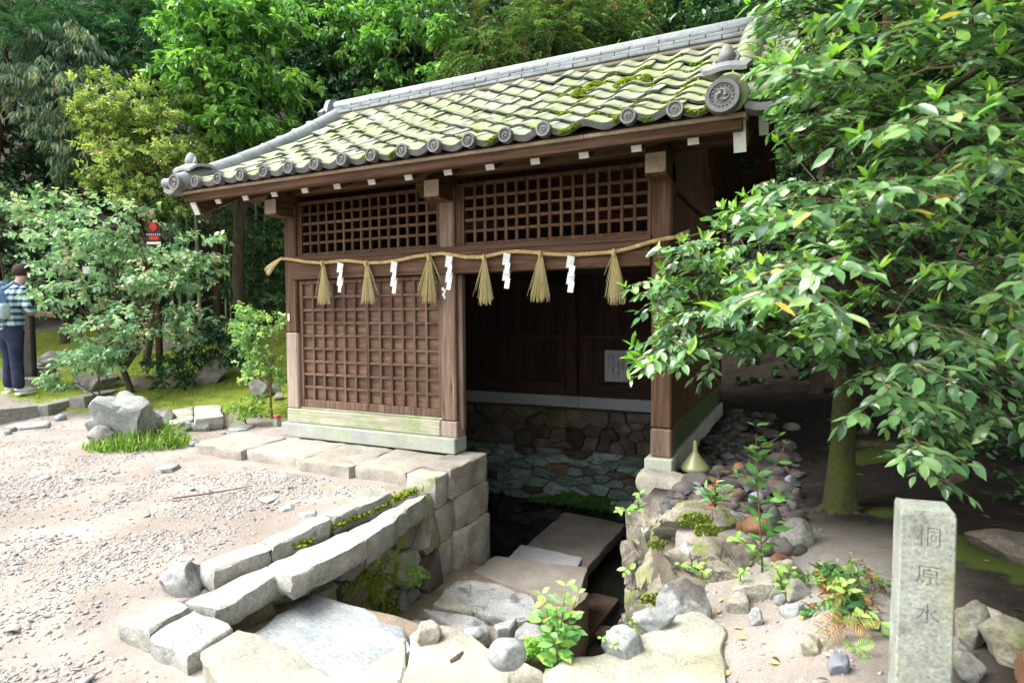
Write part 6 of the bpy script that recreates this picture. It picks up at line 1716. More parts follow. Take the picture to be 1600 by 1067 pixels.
# ------------------------------------------------------------------ ferns and creepers on the stonework
def fern(label, origin, fronds, seed, mat=lm_fern, name="fern", ln_k=1.0):
    rs = np.random.default_rng(seed); o = np.array(origin); t = thing(name, o, label, "fern")
    for (dx, dz, dy, L0) in fronds:                                # frond tip offset in the picture plane and towards us
        tip = o+_R0*dx+np.array([0, 0, dz])-_F*dy*1.0
        n = 10; u = np.linspace(.1, 1, n); m = (o+tip)/2+np.array([0, 0, L0*.22])
        C = ((1-u)**2)[:, None]*o+(2*u*(1-u))[:, None]*m+(u**2)[:, None]*tip
        Tn = norm(np.gradient(C, axis=0)); S = norm(np.cross(Tn, np.array([0, 0, 1.0])-_F*.8))
        P = np.concatenate([C, C]); A = np.concatenate([Tn*.45+S, Tn*.45-S]); U = np.concatenate([np.cross(S, Tn)]*2)+rs.normal(size=(2*n, 3))*.15
        w = L0*.34*np.sin(np.clip(u*.93+.1, 0, 1)*math.pi)**.7; Ln = np.concatenate([w, w])*ln_k
        fr = put("frond", leaves_mesh(P, A, U, Ln, Ln*.0+L0*.05, T8, rs.uniform(.2, 1, 2*n)), mat, t)
        put("stalk", mk(*tube_np(C[::3], .0018, 4)), stem_green, fr)
fern("bright fern with arching fronds low on the stair wall", onX(650, 893, -2.25), [(-.05, .0, .04, .10), (-.02, -.10, .06, .11), (.05, .02, .03, .10), (.10, -.03, .03, .12), (.03, -.09, .05, .10), (-.01, .05, .04, .08)], 1)
fern("small hanging fern below the long overhanging kerb block", onX(592, 858, -2.24), [(-.01, -.10, .03, .10), (.01, .03, .02, .05)], 2)
fern("pale green fern beside the corner blocks", onX(648, 812, -2.26), [(-.05, -.06, .03, .09), (.02, .03, .03, .07), (-.02, .02, .03, .06)], 3)
fern("orange withered fern below the bronze bush", dep(1320, 972, 1.95), [(-.12, -.01, .05, .13), (-.10, -.05, .06, .12), (.05, -.02, .06, .11), (.09, .02, .05, .11), (-.05, .03, .05, .10)], 4, lm_orange)
fern("little green fern under the orange fern", dep(1335, 1012, 1.85), [(-.05, .02, .04, .07), (.04, .03, .04, .07), (.02, -.02, .05, .06)], 5)
fern("yellow-green fern in the lower right corner", dep(1545, 1060, 1.75), [(-.04, .02, .04, .08), (.05, .02, .04, .08), (0, .04, .04, .07)], 6)

HI = [leaf_hi(i, (.10, .16, .06, .2)[i], (.14, .08, .2, .12)[i]) for i in range(4)]
def leaf_mesh_for(mat, i):
    me = mk_np(HI[i][0], HI[i][1], True); me.materials.append(mat); return me
def leaf_M(P, A, U, ln, wd):
    A = Vector(A).normalized(); S = Vector(U).cross(A).normalized(); W = A.cross(S)
    M = Matrix((A*ln, S*wd, W*ln)).transposed().to_4x4(); M.translation = Vector([float(c) for c in P]); return M
def leafy_plant(name, label, cat, stems, mats, seed, leaf=.05, wr=.5, group=None, pairs=True):
    """Stems are polylines in world coordinates; each leaf is an object of its own."""
    rs = np.random.default_rng(seed); t = thing(name, stems[0][0][0], label, cat, group)
    me = [[leaf_mesh_for(m, i) for i in range(4)] for m in mats]
    for P, n, lf, m0 in stems:
        P = np.array(P, float); s = resamp(P, 24) if len(P) > 2 else np.linspace(P[0], P[-1], 24)
        st = put("stem", mk(*tube_np(s[::3], np.linspace(.004, .0015, len(s[::3]))*(leaf/.05)**.5, 5), True), twig_m, t)
        T = norm(np.gradient(s, axis=0)); ph = rs.uniform(0, 6)
        for i in range(n):
            u = .12+.86*i/max(1, n-1); j = min(23, int(u*23)); ph += 1.3
            for k in ((0, 1) if pairs else (0,)):
                a = ph+k*math.pi+rs.normal()*.3
                side = _R0*math.cos(a)-_F*math.sin(a)
                A = side+T[j]*.55+np.array([0, 0, rs.normal()*.2-.05]); U = np.array([0, 0, 1.0])*.9+T[j]*.3-_F*.35+rs.normal(size=3)*.2
                l = leaf*lf*rs.uniform(.75, 1.15)*(1-.35*max(0, u-.75)/.25)
                mi = m0 if rs.random() < .85 else rs.integers(len(mats))
                put("leaf", me[mi][rs.integers(4)], None, t, leaf_M(s[j]+side*.003, A, U, l, l*wr))
    return t
om_lime = leaf_mat("sapling_leaf", [(0, (.16, .33, .06)), (.5, (.26, .46, .10)), (1, (.36, .55, .15))], .4, .35, .45, 'object')
om_green = leaf_mat("sapling_leaf_green", [(0, (.08, .21, .06)), (.5, (.13, .31, .09)), (1, (.20, .40, .13))], .4, .3, .45, 'object')
om_red = leaf_mat("red_leaf", [(0, (.50, .10, .06)), (1, (.60, .16, .10))], .5, .3, .4, 'object')
b_ = dep(868, 1052, 2.12)
sd = 2.12
leafy_plant("leafy_sapling", "fresh green leafy sapling growing at the near rim of the stairwell", "sapling",
            [([b_, dep(862, 980, sd), dep(845, 922, sd)], 8, 1.0, 0), ([b_, dep(876, 985, sd-.03), dep(885, 908, sd)], 8, 1.0, 0), ([b_, dep(858, 1000, sd-.04), dep(838, 945, sd-.02)], 6, 1.0, 0), ([b_, dep(874, 1010, sd-.05), dep(868, 935, sd-.05)], 7, 1.1, 1),
             ([b_, dep(880, 1000, sd+.02), dep(905, 920, sd+.03)], 7, .9, 0), ([b_, dep(872, 1020, sd-.06), dep(858, 985, sd-.08)], 5, 1.1, 1), ([b_, dep(884, 1010, sd-.02), dep(900, 965, sd-.03)], 5, 1, 1)], [om_lime, om_green], 5, .060, .52)
b_ = dep(1192, 908, 2.62)
sd = 2.62
leafy_plant("tall_sapling", "tall slender sapling with paired green leaves by the river stones", "sapling",
            [([b_, dep(1188, 830, sd), dep(1182, 740, sd), dep(1181, 655, sd)], 12, 1.0, 1), ([dep(1186, 790, sd), dep(1205, 780, sd-.02), dep(1232, 765, sd)], 5, .85, 1), ([dep(1184, 745, sd), dep(1215, 725, sd), dep(1228, 690, sd)], 3, .8, 1), ([dep(1184, 700, sd), dep(1205, 690, sd), dep(1220, 680, sd)], 2, .75, 0),
             ([dep(1183, 750, sd), dep(1165, 745, sd), dep(1148, 740, sd)], 3, .7, 1), ([dep(1190, 850, sd), dep(1205, 835, sd), dep(1212, 815, sd)], 4, 1, 1), ([dep(1190, 860, sd), dep(1170, 850, sd), dep(1148, 838, sd)], 3, .9, 0)], [om_lime, om_green], 6, .078, .50)
cp = hit(1118, 800); b_ = dep(1117, 792, 3.0); sd = 3.0
leafy_plant("seedling", "small palm-like seedling with two red leaves on the river stones", "seedling", [([b_, dep(1117, 775, sd), dep(1118, 752, sd)], 7, 1.0, 1), ([b_, dep(1108, 775, sd), dep(1102, 762, sd)], 4, .9, 1), ([b_, dep(1128, 775, sd), dep(1134, 762, sd)], 4, .9, 1), ([b_+np.array([0, 0, .01]), dep(1115, 787, sd-.03), dep(1114, 782, sd-.06)], 1, 1.0, 2)], [om_lime, om_green, om_red], 7, .085, .24)
CR = [("creeping_plant", "trailing clover-leaved creeper hanging over the channel", [([dep(992, 1000, 2.15), dep(975, 990, 2.12), dep(955, 990, 2.1), dep(938, 998, 2.1)], 9, .8, 0), ([dep(992, 1000, 2.15), dep(985, 985, 2.15), dep(990, 965, 2.2)], 6, .8, 0), ([dep(985, 995, 2.13), dep(965, 998, 2.08), dep(958, 1010, 2.06)], 5, .8, 0)], .026, .85),
      ("creeping_plant", "bright leafy shoot on the left edge of the buttress", [([dep(1000, 795, 3.3), dep(985, 795, 3.25), dep(966, 796, 3.2)], 4, 1.0, 0), ([dep(998, 795, 3.3), dep(996, 780, 3.28), dep(1000, 770, 3.25)], 3, .9, 0)], .06, .5),
      ("creeping_plant", "tiny green sprig halfway down the buttress", [([dep(985, 890, 3.1), dep(978, 888, 3.08), dep(976, 895, 3.05)], 3, 1, 0)], .045, .6),
      ("weed", "lime-green weed at the foot of the long brown rock", [([dep(1098, 905, 2.4), dep(1096, 890, 2.38), dep(1092, 880, 2.38)], 4, 1, 0), ([dep(1092, 890, 2.4), dep(1078, 882, 2.38), dep(1062, 880, 2.36)], 4, 1, 0)], .036, .6),
      ("weed", "small weed on the front of the long brown rock", [([dep(1158, 908, 2.5), dep(1156, 898, 2.48), dep(1165, 890, 2.46)], 4, 1, 0)], .036, .5),
      ("weed", "leafy weed below the stem of the tall sapling", [([dep(1222, 925, 2.4), dep(1220, 905, 2.38), dep(1210, 882, 2.38)], 6, 1, 0), ([dep(1222, 925, 2.4), dep(1232, 900, 2.38), dep(1236, 885, 2.36)], 5, 1, 0)], .036, .6),
      ("weed", "small green weed beside the base of the mossy trunk", [([dep(1282, 845, 2.9), dep(1278, 838, 2.9), dep(1276, 830, 2.9)], 3, 1, 1)], .05, .5),
      ("weed", "small weed in the moss joint of the corner blocks", [([onX(660, 768, -2.33), onX(662, 760, -2.31), onX(658, 755, -2.30)], 3, 1, 0)], .035, .6)]
for i, (nm, lb, st, lf, wr_) in enumerate(CR): leafy_plant(nm, lb, "plant", st, [om_lime, om_green], 40+i, lf, wr_)
# low cress by the sapling
rs = np.random.default_rng(97); n = 110
P = np.array([dep(rs.uniform(820, 850), rs.uniform(1000, 1030), 2.2+rs.random()*.1) for _ in range(n)])
a = shoots(P, rs.normal(size=(n, 3))*.5+np.array([0, 0, 1.0]), rs, k=6, ln=.014, wr=.8, stem=.02, tint=(.3, 1))
tag(put("ground_cress", leaves_mesh(*a[:5], T8, a[5]), lm_fern), "fine cress between the ledge and the leafy sapling", "cress", None, "stuff")
# mossy cushions on the stair wall and rocks
sp_ = []
for (px, py, R, n, X_) in ((560, 915, .10, 200, -2.285), (600, 905, .13, 260, -2.28), (610, 960, .09, 150, -2.28), (560, 960, .08, 120, -2.29)):
    o_ = onX(px, py, X_)
    for k in range(n):
        a_, q = rs.uniform(0, 6.28), R*rs.random()**.6
        sp_.append((o_+np.array([rs.normal()*.004-.012, q*math.cos(a_)*1.3, q*math.sin(a_)*1.2]), (.006, .008, .008)))
tag(put("moss", blobs(sp_, 41, 0), moss_m), "cushions of green moss on the stair wall under the ferns", "moss", None, "stuff")
sp_ = []
for (px, py, d, R, n) in ((1022, 935, 2.95, .055, 160), (1085, 812, 2.98, .07, 200), (1105, 828, 2.95, .06, 120), (1030, 850, 3.2, .05, 80)):
    o_ = dep(px, py, d)
    for k in range(n):
        a_, q = rs.uniform(0, 6.28), R*rs.random()**.6
        sp_.append((o_+_R0*q*math.cos(a_)*1.3+np.array([0, 0, q*math.sin(a_)*.55])-_F*rs.random()*.006, (.007, .007, .006)))
tag(put("moss", blobs(sp_, 42, 0), moss_m), "yellow-green moss cushions on the right buttress and its top rock", "moss", None, "stuff")
# bronze bush
tree("bronze_bush", "small bush of glossy green and bronze leaves left of the stone marker", "bush", [(dep(x, y, d), (rx*d/FPX, rx*d/FPX, ry*d/FPX)) for x, y, rx, ry, d in ((1320, 880, 36, 28, 2.3), (1305, 920, 42, 30, 2.25), (1345, 925, 38, 36, 2.2), (1320, 950, 36, 26, 2.15), (1360, 965, 22, 28, 2.05), (1375, 930, 16, 30, 2.1), (1322, 850, 12, 10, 2.35))], dep(1330, 1000, 2.25)[:2], .012, 150, 77, lm_bronze, twig_m, T8, k=7, ln=.042, wr=.5, stem=.05, tint=(.05, .95), shell=.5)
for i, (x, y, d) in enumerate(((1322, 910, 2.05), (1345, 960, 1.95), (1375, 970, 1.92))):
    leafy_plant("leafy_shoot", ["fresh pair of large green leaves in the middle of the bronze bush", "fresh green leaves low on the bronze bush", "green shoot of the bronze bush touching the marker"][i], "plant", [([dep(x, y+14, d+.03), dep(x+1, y+6, d), dep(x, y, d-.02)], 3, 1, 0)], [om_lime, om_green], 60+i, .05, .5)
# fallen yellow leaves
om_y = leaf_mat("fallen_leaf", [(0, (.50, .36, .10)), (.5, (.55, .48, .22)), (1, (.42, .28, .14))], .5, .2, .3, 'object')
ym = [leaf_mesh_for(om_y, i) for i in range(4)]
for i, (x, y) in enumerate(((1128, 938), (1126, 955), (1148, 956), (1218, 1040), (1270, 1036), (1300, 1030), (1165, 1000), (1216, 952), (1165, 930), (1140, 1050), (1250, 965), (1160, 985))):
    p = hit(x, y); a_ = rs.uniform(0, 6.28)
    o = put("fallen_leaf", ym[i % 4], None, None, leaf_M(p+np.array([0, 0, .008]), (math.cos(a_), math.sin(a_), .05), (rs.normal()*.2, rs.normal()*.2, 1), .035, .016)); tag(o, "yellowed fallen leaf on the bare earth left of the marker", "leaf", "fallen leaves on the bare earth")
o = put("twig", mk(*tube_np(np.array([hit(270, 783)+np.array([0, 0, .02]), hit(330, 777)+np.array([0, 0, .03]), hit(395, 765)+np.array([0, 0, .03])]), [.007, .006, .003], 6)), twig_m); tag(o, "long thin twig lying across the gravel", "twig")
o = put("bark_chip", mk(*tube_np(np.array([dep(704, 1033, 1.9), dep(716, 1026, 1.9), dep(724, 1018, 1.92)]), [.006, .009, .004], 6)), bark); tag(o, "brown bark chip on the sandy ledge stone", "bark chip")
# ------------------------------------------------------------------ the evergreen tree on the right, its boughs reaching over the well
rs = np.random.default_rng(123)
fm_old = leaf_mat("evergreen_leaf", [(0, (.022, .066, .026)), (.35, (.07, .165, .06)), (.7, (.14, .275, .10)), (1, (.24, .38, .15))], .27, .28, .7)
fm_new = leaf_mat("evergreen_new_leaf", [(0, (.12, .28, .04)), (.6, (.22, .42, .06)), (1, (.34, .50, .09))], .35, .4, .5)
fo_old = leaf_mat("evergreen_leaf_single", [(0, (.022, .07, .028)), (.35, (.075, .175, .062)), (.7, (.15, .285, .10)), (1, (.25, .39, .15))], .27, .28, .7, 'object')
fo_new = leaf_mat("evergreen_new_leaf_single", [(0, (.13, .30, .04)), (.6, (.22, .42, .06)), (1, (.34, .50, .09))], .35, .4, .5, 'object')
fo_dead = leaf_mat("evergreen_old_leaf_single", [(0, (.34, .10, .04)), (.5, (.52, .36, .08)), (1, (.50, .42, .16))], .4, .3, .4, 'object')
tb = dep(1312, 832, 3.18); tb[2] = float(G(tb[0], tb[1]))-.05
TR = thing("evergreen_tree", tb, "glossy-leaved evergreen tree with mossy trunk reaching over the roof from the right", "tree")
tk = [tb, dep(1312, 815, 3.18), dep(1313, 780, 3.18), dep(1316, 700, 3.18), dep(1320, 600, 3.18), dep(1326, 500, 3.18), dep(1345, 380, 3.15), dep(1370, 240, 3.1), dep(1390, 60, 3.0), dep(1400, -200, 2.9)]
k_ = 3.18/FPX
put("trunk", mk(*tube_np(resamp(np.array(tk), 26), np.interp(np.linspace(0, 1, 26), [0, .05, .12, .3, .6, 1], np.array([28, 23, 18, 15.5, 13, 5])*k_), 14), True, 60), bark_moss, TR)
for i_, (ax_, ay_, rr_) in enumerate(((-.13, -.03, .035), (.09, -.07, .03), (-.05, -.10, .03), (.12, .05, .03))):
    e_ = np.array([tb[0]+ax_, tb[1]+ay_]); put("root", mk(*tube_np(np.array([tb+np.array([ax_*.1, ay_*.1, .14]), tb+np.array([ax_*.5, ay_*.5, .055]), np.array([e_[0], e_[1], float(G(*e_))-.01])]), [rr_, rr_*.9, rr_*.4], 8), True, 60), bark_moss, TR)
bl = MB()
BR = []                                                          # boughs: polylines the twigs grow from
def bough(P, r):
    Q = resamp(np.array([dep(*p) for p in P]), 24); BR.append(Q); bl.add(*tube_np(Q[::2], np.linspace(r, r*.25, 12), 7))
bough([(1325, 500, 3.18), (1280, 500, 3.1), (1200, 500, 2.95), (1120, 480, 2.8), (1050, 470, 2.7), (1000, 480, 2.62)], .022)
bough([(1325, 520, 3.18), (1230, 520, 3.0), (1150, 515, 2.85), (1080, 530, 2.72), (1030, 560, 2.65)], .018)
bough([(1335, 430, 3.15), (1260, 380, 3.1), (1180, 350, 3.0), (1110, 360, 2.9), (1060, 375, 2.85)], .022)
bough([(1345, 380, 3.15), (1290, 300, 3.15), (1240, 240, 3.1), (1210, 200, 3.0)], .020)
bough([(1360, 280, 3.1), (1310, 180, 3.0), (1250, 110, 2.9), (1215, 70, 2.8)], .022)
bough([(1375, 200, 3.05), (1350, 80, 2.7), (1300, 20, 2.3), (1240, 10, 2.1)], .024)
bough([(1330, 480, 3.15), (1400, 440, 2.8), (1480, 420, 2.4), (1560, 400, 2.1)], .022)
bough([(1345, 400, 3.15), (1430, 330, 2.7), (1520, 280, 2.2), (1620, 240, 1.9)], .024)
bough([(1370, 240, 3.1), (1450, 160, 2.5), (1540, 100, 2.0), (1640, 60, 1.6)], .026)
bough([(1385, 120, 3.0), (1430, 40, 2.3), (1480, -20, 1.9), (1560, -60, 1.6)], .026)
bough([(1330, 520, 3.18), (1420, 540, 2.9), (1500, 560, 2.6), (1600, 600, 2.3)], .02)
bough([(1335, 470, 3.15), (1440, 500, 3.0), (1540, 520, 2.9), (1650, 520, 2.8)], .02)
bough([(1350, 350, 3.15), (1420, 280, 3.3), (1520, 200, 3.4), (1640, 150, 3.4)], .02)
bough([(1380, 150, 3.05), (1460, 80, 3.2), (1560, 20, 3.3), (1660, -40, 3.3)], .02)
bough([(1328, 540, 3.18), (1370, 590, 2.9), (1400, 640, 2.6), (1430, 690, 2.4), (1452, 730, 2.3)], .009)
put("bough", bl.mesh(True, 60), bark_moss, TR)
# twigs with leaves
poly = np.array([(1195, -40), (1205, 60), (1200, 130), (1205, 190), (1235, 235), (1205, 262), (1180, 300), (1120, 335), (1058, 372), (1005, 425), (968, 445), (1000, 485), (1012, 520), (975, 575), (990, 605), (1030, 585), (1085, 570), (1135, 545), (1200, 525), (1260, 555), (1320, 575), (1375, 612), (1410, 650), (1440, 715), (1465, 770), (1500, 765), (1480, 705), (1560, 730), (1700, 760), (1700, -40)])
tw = MB(); PL = {k: [] for k in "PAULWTN"}
def add_leaf(P, A, U, ln, wd, t, new):
    for k, v in zip("PAULWTN", (P, A, U, ln, wd, t, new)): PL[k].append(v)
def twig(o, d, n, ln, new, droop=.35):
    d = norm(np.array(d)); L_ = ln*n*.42
    Pt = [o+d*L_*u+np.array([0, 0, -droop*L_*u*u]) for u in np.linspace(0, 1, 6)]
    tw.add(*tube_np(np.array(Pt), np.linspace(.0028, .0010, 6), 4))
    side = norm(np.cross(d, (0, 0, 1.0))+1e-6)
    for i in range(n):
        u = (i+.7)/n; p = o+d*L_*u+np.array([0, 0, -droop*L_*u*u]); T = norm(d+np.array([0, 0, -2*droop*u]))
        s = side*(1 if i % 2 else -1)
        A = norm(T*.75+s*.85+np.array([0, 0, -.22])+rs.normal(size=3)*.22); U = np.array([0, 0, 1.0])+T*.1+rs.normal(size=3)*.35-_F*.25
        l = ln*rs.uniform(.55, 1.18); add_leaf(p, A, U, l, l*rs.uniform(.34, .50), rs.random(), 0)
    p = Pt[-1]
    if new:
        T = norm(d*.5+np.array([0, 0, .9])+rs.normal(size=3)*.2)
        for i in range(rs.integers(3, 6)):
            a = rs.uniform(0, 6.28); A = norm(T+.75*(side*math.cos(a)+np.cross(T, side)*math.sin(a))); U = np.cross(np.cross(A, T), A)+rs.normal(size=3)*.2
            l = ln*rs.uniform(.5, 1.0); add_leaf(p, A, U, l, l*rs.uniform(.3, .42), rs.random(), 1)
    else:
        A = norm(Pt[-1]-Pt[-2]+rs.normal(size=3)*.01); add_leaf(p, A, (0, 0, 1.0)+rs.normal(size=3)*.3, ln, ln*.42, rs.random(), 0)
def rotz(d, a):
    c, s_ = math.cos(a), math.sin(a); return np.array([d[0]*c-d[1]*s_, d[0]*s_+d[1]*c, d[2]])
def fan(o, d, k, n, ln, pnew, droop=.12):
    """A flat layered spray: a main twig with side twigs, all near one tilted plane."""
    d = norm(np.array(d)); twig(o, d, n, ln, rs.random() < pnew, droop)
    for i in range(k):
        a = rs.uniform(.35, 1.0)*(1 if i % 2 else -1); st = ln*n*.42*rs.uniform(.05, .6)
        e = norm(rotz(d, a)+np.array([0, 0, rs.normal()*.10])); twig(o+d*st, e, int(n*rs.uniform(.55, .9)), ln*rs.uniform(.85, 1.05), rs.random() < pnew, droop)
ntw = 0; tries = 0
while ntw < 400 and tries < 15000:
    tries += 1
    if rs.random() < .62:
        Q = BR[rs.integers(5) if rs.random() < .4 else rs.integers(len(BR))]; b_ = Q[rs.integers(4, 24)]
        o = b_+rs.normal(size=3)*np.array([.16, .16, .12])
    else:
        o = dep(rs.uniform(1180, 1680), rs.uniform(-40, 640), rs.uniform(1.7, 3.6)); b_ = dep(1360, 300, 3.0)
    x, y, q = project(o)
    if q < 1.3: continue
    out = norm((o-tk[6])*np.array([1, 1, .3])); d = out*.9+rs.normal(size=3)*.35-_F*.25+(o-b_)*1.0; d = norm(d); d[2] = d[2]*.3-.05+.1*rs.normal()
    ln = rs.uniform(.054, .082) if q > 1.9 else rs.uniform(.058, .074)
    n = int(rs.integers(6, 11)); tip = o+d*ln*n*.5
    x2, y2, _q = project(tip)
    if not (in_poly(np.array([x, x2]), np.array([y, y2]), poly).all()): continue
    low = y > 520 and x > 1300
    if low and rs.random() < .12: continue
    fan(o, d, int(rs.integers(3, 6)), n, ln, .0 if low else .38); ntw += 1
    if np.linalg.norm(o-b_) < .6: tw.add(*tube_np(np.array([b_, (o+b_)/2+rs.normal(size=3)*.02, o]), [.004, .003, .0025], 4))
# the upper crown, above the picture: it shades the bank
for i in range(330):
    o = np.array([1.5, 2.6, 3.6])+norm(rs.normal(size=3))*np.array([2.3, 2.2, .9])*rs.random()**.4
    x, y, q = project(o)
    if q > .6 and (-250 < x < 1850) and y > -60 and not in_poly(np.array([x]), np.array([y]), poly)[0]: continue
    if q > .3 and x < 1180 and y > -400: continue
    if o[2] < 2.3: continue
    fan(o, rs.normal(size=3)*np.array([1, 1, .15]), 5, 9, .085, .2)
# sprays drawn after the photograph: bough tips in front of the opening, over the roof corner, the hanging twig
for (x, y, d, dx, dy, n, new) in ((1085, 500, 2.62, -90, 70, 9, 0), (1060, 520, 2.6, -70, 70, 8, 0), (1100, 540, 2.62, -60, 30, 7, 0), (1120, 560, 2.64, -30, 40, 6, 0), (1040, 440, 2.62, -70, -5, 8, 1), (1050, 460, 2.65, -60, 30, 8, 0), (1100, 400, 2.8, -60, -30, 8, 1), (1140, 380, 2.85, -80, -10, 9, 1),
                                 (1260, 150, 2.8, -60, 12, 9, 0), (1270, 190, 2.85, -60, 0, 8, 0), (1250, 120, 2.8, -70, 15, 8, 0), (1240, 80, 2.75, -50, 10, 7, 1), (1245, 30, 2.2, -50, -10, 7, 1), (1215, 90, 2.9, -75, 25, 8, 1), (1180, 120, 3.3, -60, -12, 7, 1),
                                 (1438, 700, 2.35, 30, 50, 5, 0), (1446, 735, 2.3, 40, 25, 5, 0), (1400, 640, 2.5, 25, 45, 4, 0), (1180, 330, 2.95, -70, 30, 8, 1), (1210, 280, 3.0, -40, 20, 7, 1)):
    o = dep(x, y, d); e = dep(x+dx, y+dy, d-.1); fan(o, (e-o)*np.array([1, 1, .8]), 2, n, .056, .5 if new else .12, .25)
put("twig", tw.mesh(), twig_m, TR)
P = np.array(PL['P']); A = np.array(PL['A']); U = np.array(PL['U']); Ln = np.array(PL['L']); Wd = np.array(PL['W']); Tn = np.array(PL['T']); Nw = np.array(PL['N'], bool)
px_ = np.array([project(p) for p in P]); vis = (px_[:, 0] > 0) & (px_[:, 0] < 1600) & (px_[:, 1] > 0) & (px_[:, 1] < 1067)
size = np.where(vis, Ln/px_[:, 2], 0)+.0
single = np.zeros(len(P), bool); single[np.argsort(-size)[:300]] = True
for new, m in ((False, fm_old), (True, fm_new)):
    k = (~single) & (Nw == new)
    tag(put("foliage", leaves_mesh(P[k], A[k], U[k], Ln[k], Wd[k], HI[0] if not new else HI[2], Tn[k]), m, TR), kind="stuff")
ml = {False: [leaf_mesh_for(fo_old, i) for i in range(4)], True: [leaf_mesh_for(fo_new, i) for i in range(4)]}
md_ = [leaf_mesh_for(fo_dead, i) for i in range(4)]
for i in np.where(single)[0]:
    mm = md_ if rs.random() < .03 else ml[bool(Nw[i])]
    put("leaf", mm[rs.integers(4)], None, TR, leaf_M(P[i], A[i], U[i], Ln[i], Wd[i]))
print("tree leaves", len(P), "twigs", ntw)
# ------------------------------------------------------------------ the visitor, seen from behind at the left edge
pb = dep(20, 620, 8.15); pb[2] = float(G(pb[0], pb[1]))
PX = Vector(_R0.tolist()); PF_ = Vector((_F[0], _F[1], 0)).normalized()
# turned a little to the right
yaw = math.radians(-18); Rz = Matrix.Rotation(yaw, 3, 'Z'); PX = Rz @ PX; PF_ = Rz @ PF_
PM = Matrix((PX, PF_, Vector((0, 0, 1)))).transposed().to_4x4(); PM.translation = Vector([float(c) for c in pb])
PE = thing("person", pb, "visitor seen from behind in a blue and white checked shirt and dark jeans", "person")
def skin(name, verts, edges, root, mat, levels=2, parent=PE):
    me = bpy.data.meshes.new(name); me.from_pydata([v[0] for v in verts], edges, [])
    o = bpy.data.objects.new("tmp", me); COL.objects.link(o)
    m = o.modifiers.new("s", 'SKIN'); m.use_smooth_shade = True
    sv = me.skin_vertices[0].data
    for i, v in enumerate(verts):
        r = v[1]; sv[i].radius = (r, r) if np.isscalar(r) else r
        sv[i].use_root = (i == root)
    s = o.modifiers.new("sub", 'SUBSURF'); s.levels = levels; s.render_levels = levels
    bpy.context.view_layer.update()
    out = bpy.data.meshes.new_from_object(o.evaluated_get(bpy.context.evaluated_depsgraph_get()))
    bpy.data.objects.remove(o)
    out.polygons.foreach_set("use_smooth", [True]*len(out.polygons))
    return put(name, out, mat, parent, PM)
skin_m = plain("skin", (.55, .36, .27), .55, .4); hair_m = pmat("hair", [(.3, (.012, .007, .006)), (.7, (.05, .025, .02))], 40, rough=.5, bump=.5, stretch=(6, 6, 1))
denim = pmat("denim", [(.3, (.010, .014, .032)), (.7, (.026, .036, .075))], 10, rough=.9, bump=.4, bscale=50, fine=.35, fscale=160)
# checked cloth
cm_, nt, b = new_mat("checked_cloth")
tc = N(nt, "ShaderNodeTexCoord"); sp = N(nt, "ShaderNodeSeparateXYZ"); L(nt, tc.outputs["Object"], sp.inputs[0])
def stripe(o, per, lo):
    a_ = math_n(nt, 'FRACT', math_n(nt, 'DIVIDE', o, per)); return math_n(nt, 'GREATER_THAN', a_, lo)
sx, sz = stripe(sp.outputs[0], .085, .52), stripe(sp.outputs[2], .085, .52)
c1 = mixc(nt, sx, (.62, .68, .68), (.22, .36, .42)); c2 = mixc(nt, sz, c1, (.10, .19, .25)); c3 = mixc(nt, math_n(nt, 'MULTIPLY', sx, sz), c2, (.02, .035, .07))
L(nt, c3, b.inputs["Base Color"]); b.inputs["Roughness"].default_value = .9
bn = N(nt, "ShaderNodeBump"); bn.inputs["Strength"].default_value = .6; bn.inputs["Distance"].default_value = .02; L(nt, noise(nt, tc.outputs["Object"], 9, 4), bn.inputs["Height"]); L(nt, bn.outputs[0], b.inputs["Normal"])
# local axes: x right, y away from us, z up (metres)
body = [((0, .02, .95), (.06, .05)), ((0, .04, 1.15), (.06, .05)), ((0, .07, 1.36), (.13, .08)), ((0, .11, 1.47), .055), ((.02, .15, 1.545), .055), ((.02, .17, 1.61), (.075, .085)), ((.02, .18, 1.68), (.072, .085)), ((.02, .175, 1.73), (.045, .05)),
        ((.07, .02, .90), .05), ((.12, -.01, .50), .058), ((.155, -.02, .09), .04), ((-.07, .02, .90), .05), ((-.10, .05, .50), .058), ((-.125, .04, .09), .04),
        ((.165, .08, 1.405), .055), ((.25, .05, 1.16), .042), ((.25, .24, 1.09), .034), ((.235, .31, 1.08), .030), ((-.165, .08, 1.405), .055), ((-.26, .08, 1.16), .042), ((-.20, .28, 1.10), .034), ((-.17, .34, 1.10), .030)]
be = [(0, 1), (1, 2), (2, 3), (3, 4), (4, 5), (5, 6), (6, 7), (0, 8), (8, 9), (9, 10), (0, 11), (11, 12), (12, 13), (2, 14), (14, 15), (15, 16), (16, 17), (2, 18), (18, 19), (19, 20), (20, 21)]
skin("body", body, be, 0, skin_m)
skin("jeans", [((0, 0, .96), (.165, .125)), ((.0, .0, .88), (.17, .13)), ((.095, 0, .78), (.105, .11)), ((.12, -.012, .50), (.078, .085)), ((.15, -.02, .20), (.072, .08)), ((.155, -.02, .06), (.074, .085)), ((-.095, .01, .78), (.105, .11)), ((-.105, .05, .50), (.078, .085)), ((-.12, .04, .20), (.072, .08)), ((-.125, .04, .06), (.074, .085))],
     [(0, 1), (1, 2), (2, 3), (3, 4), (4, 5), (1, 6), (6, 7), (7, 8), (8, 9)], 0, denim)
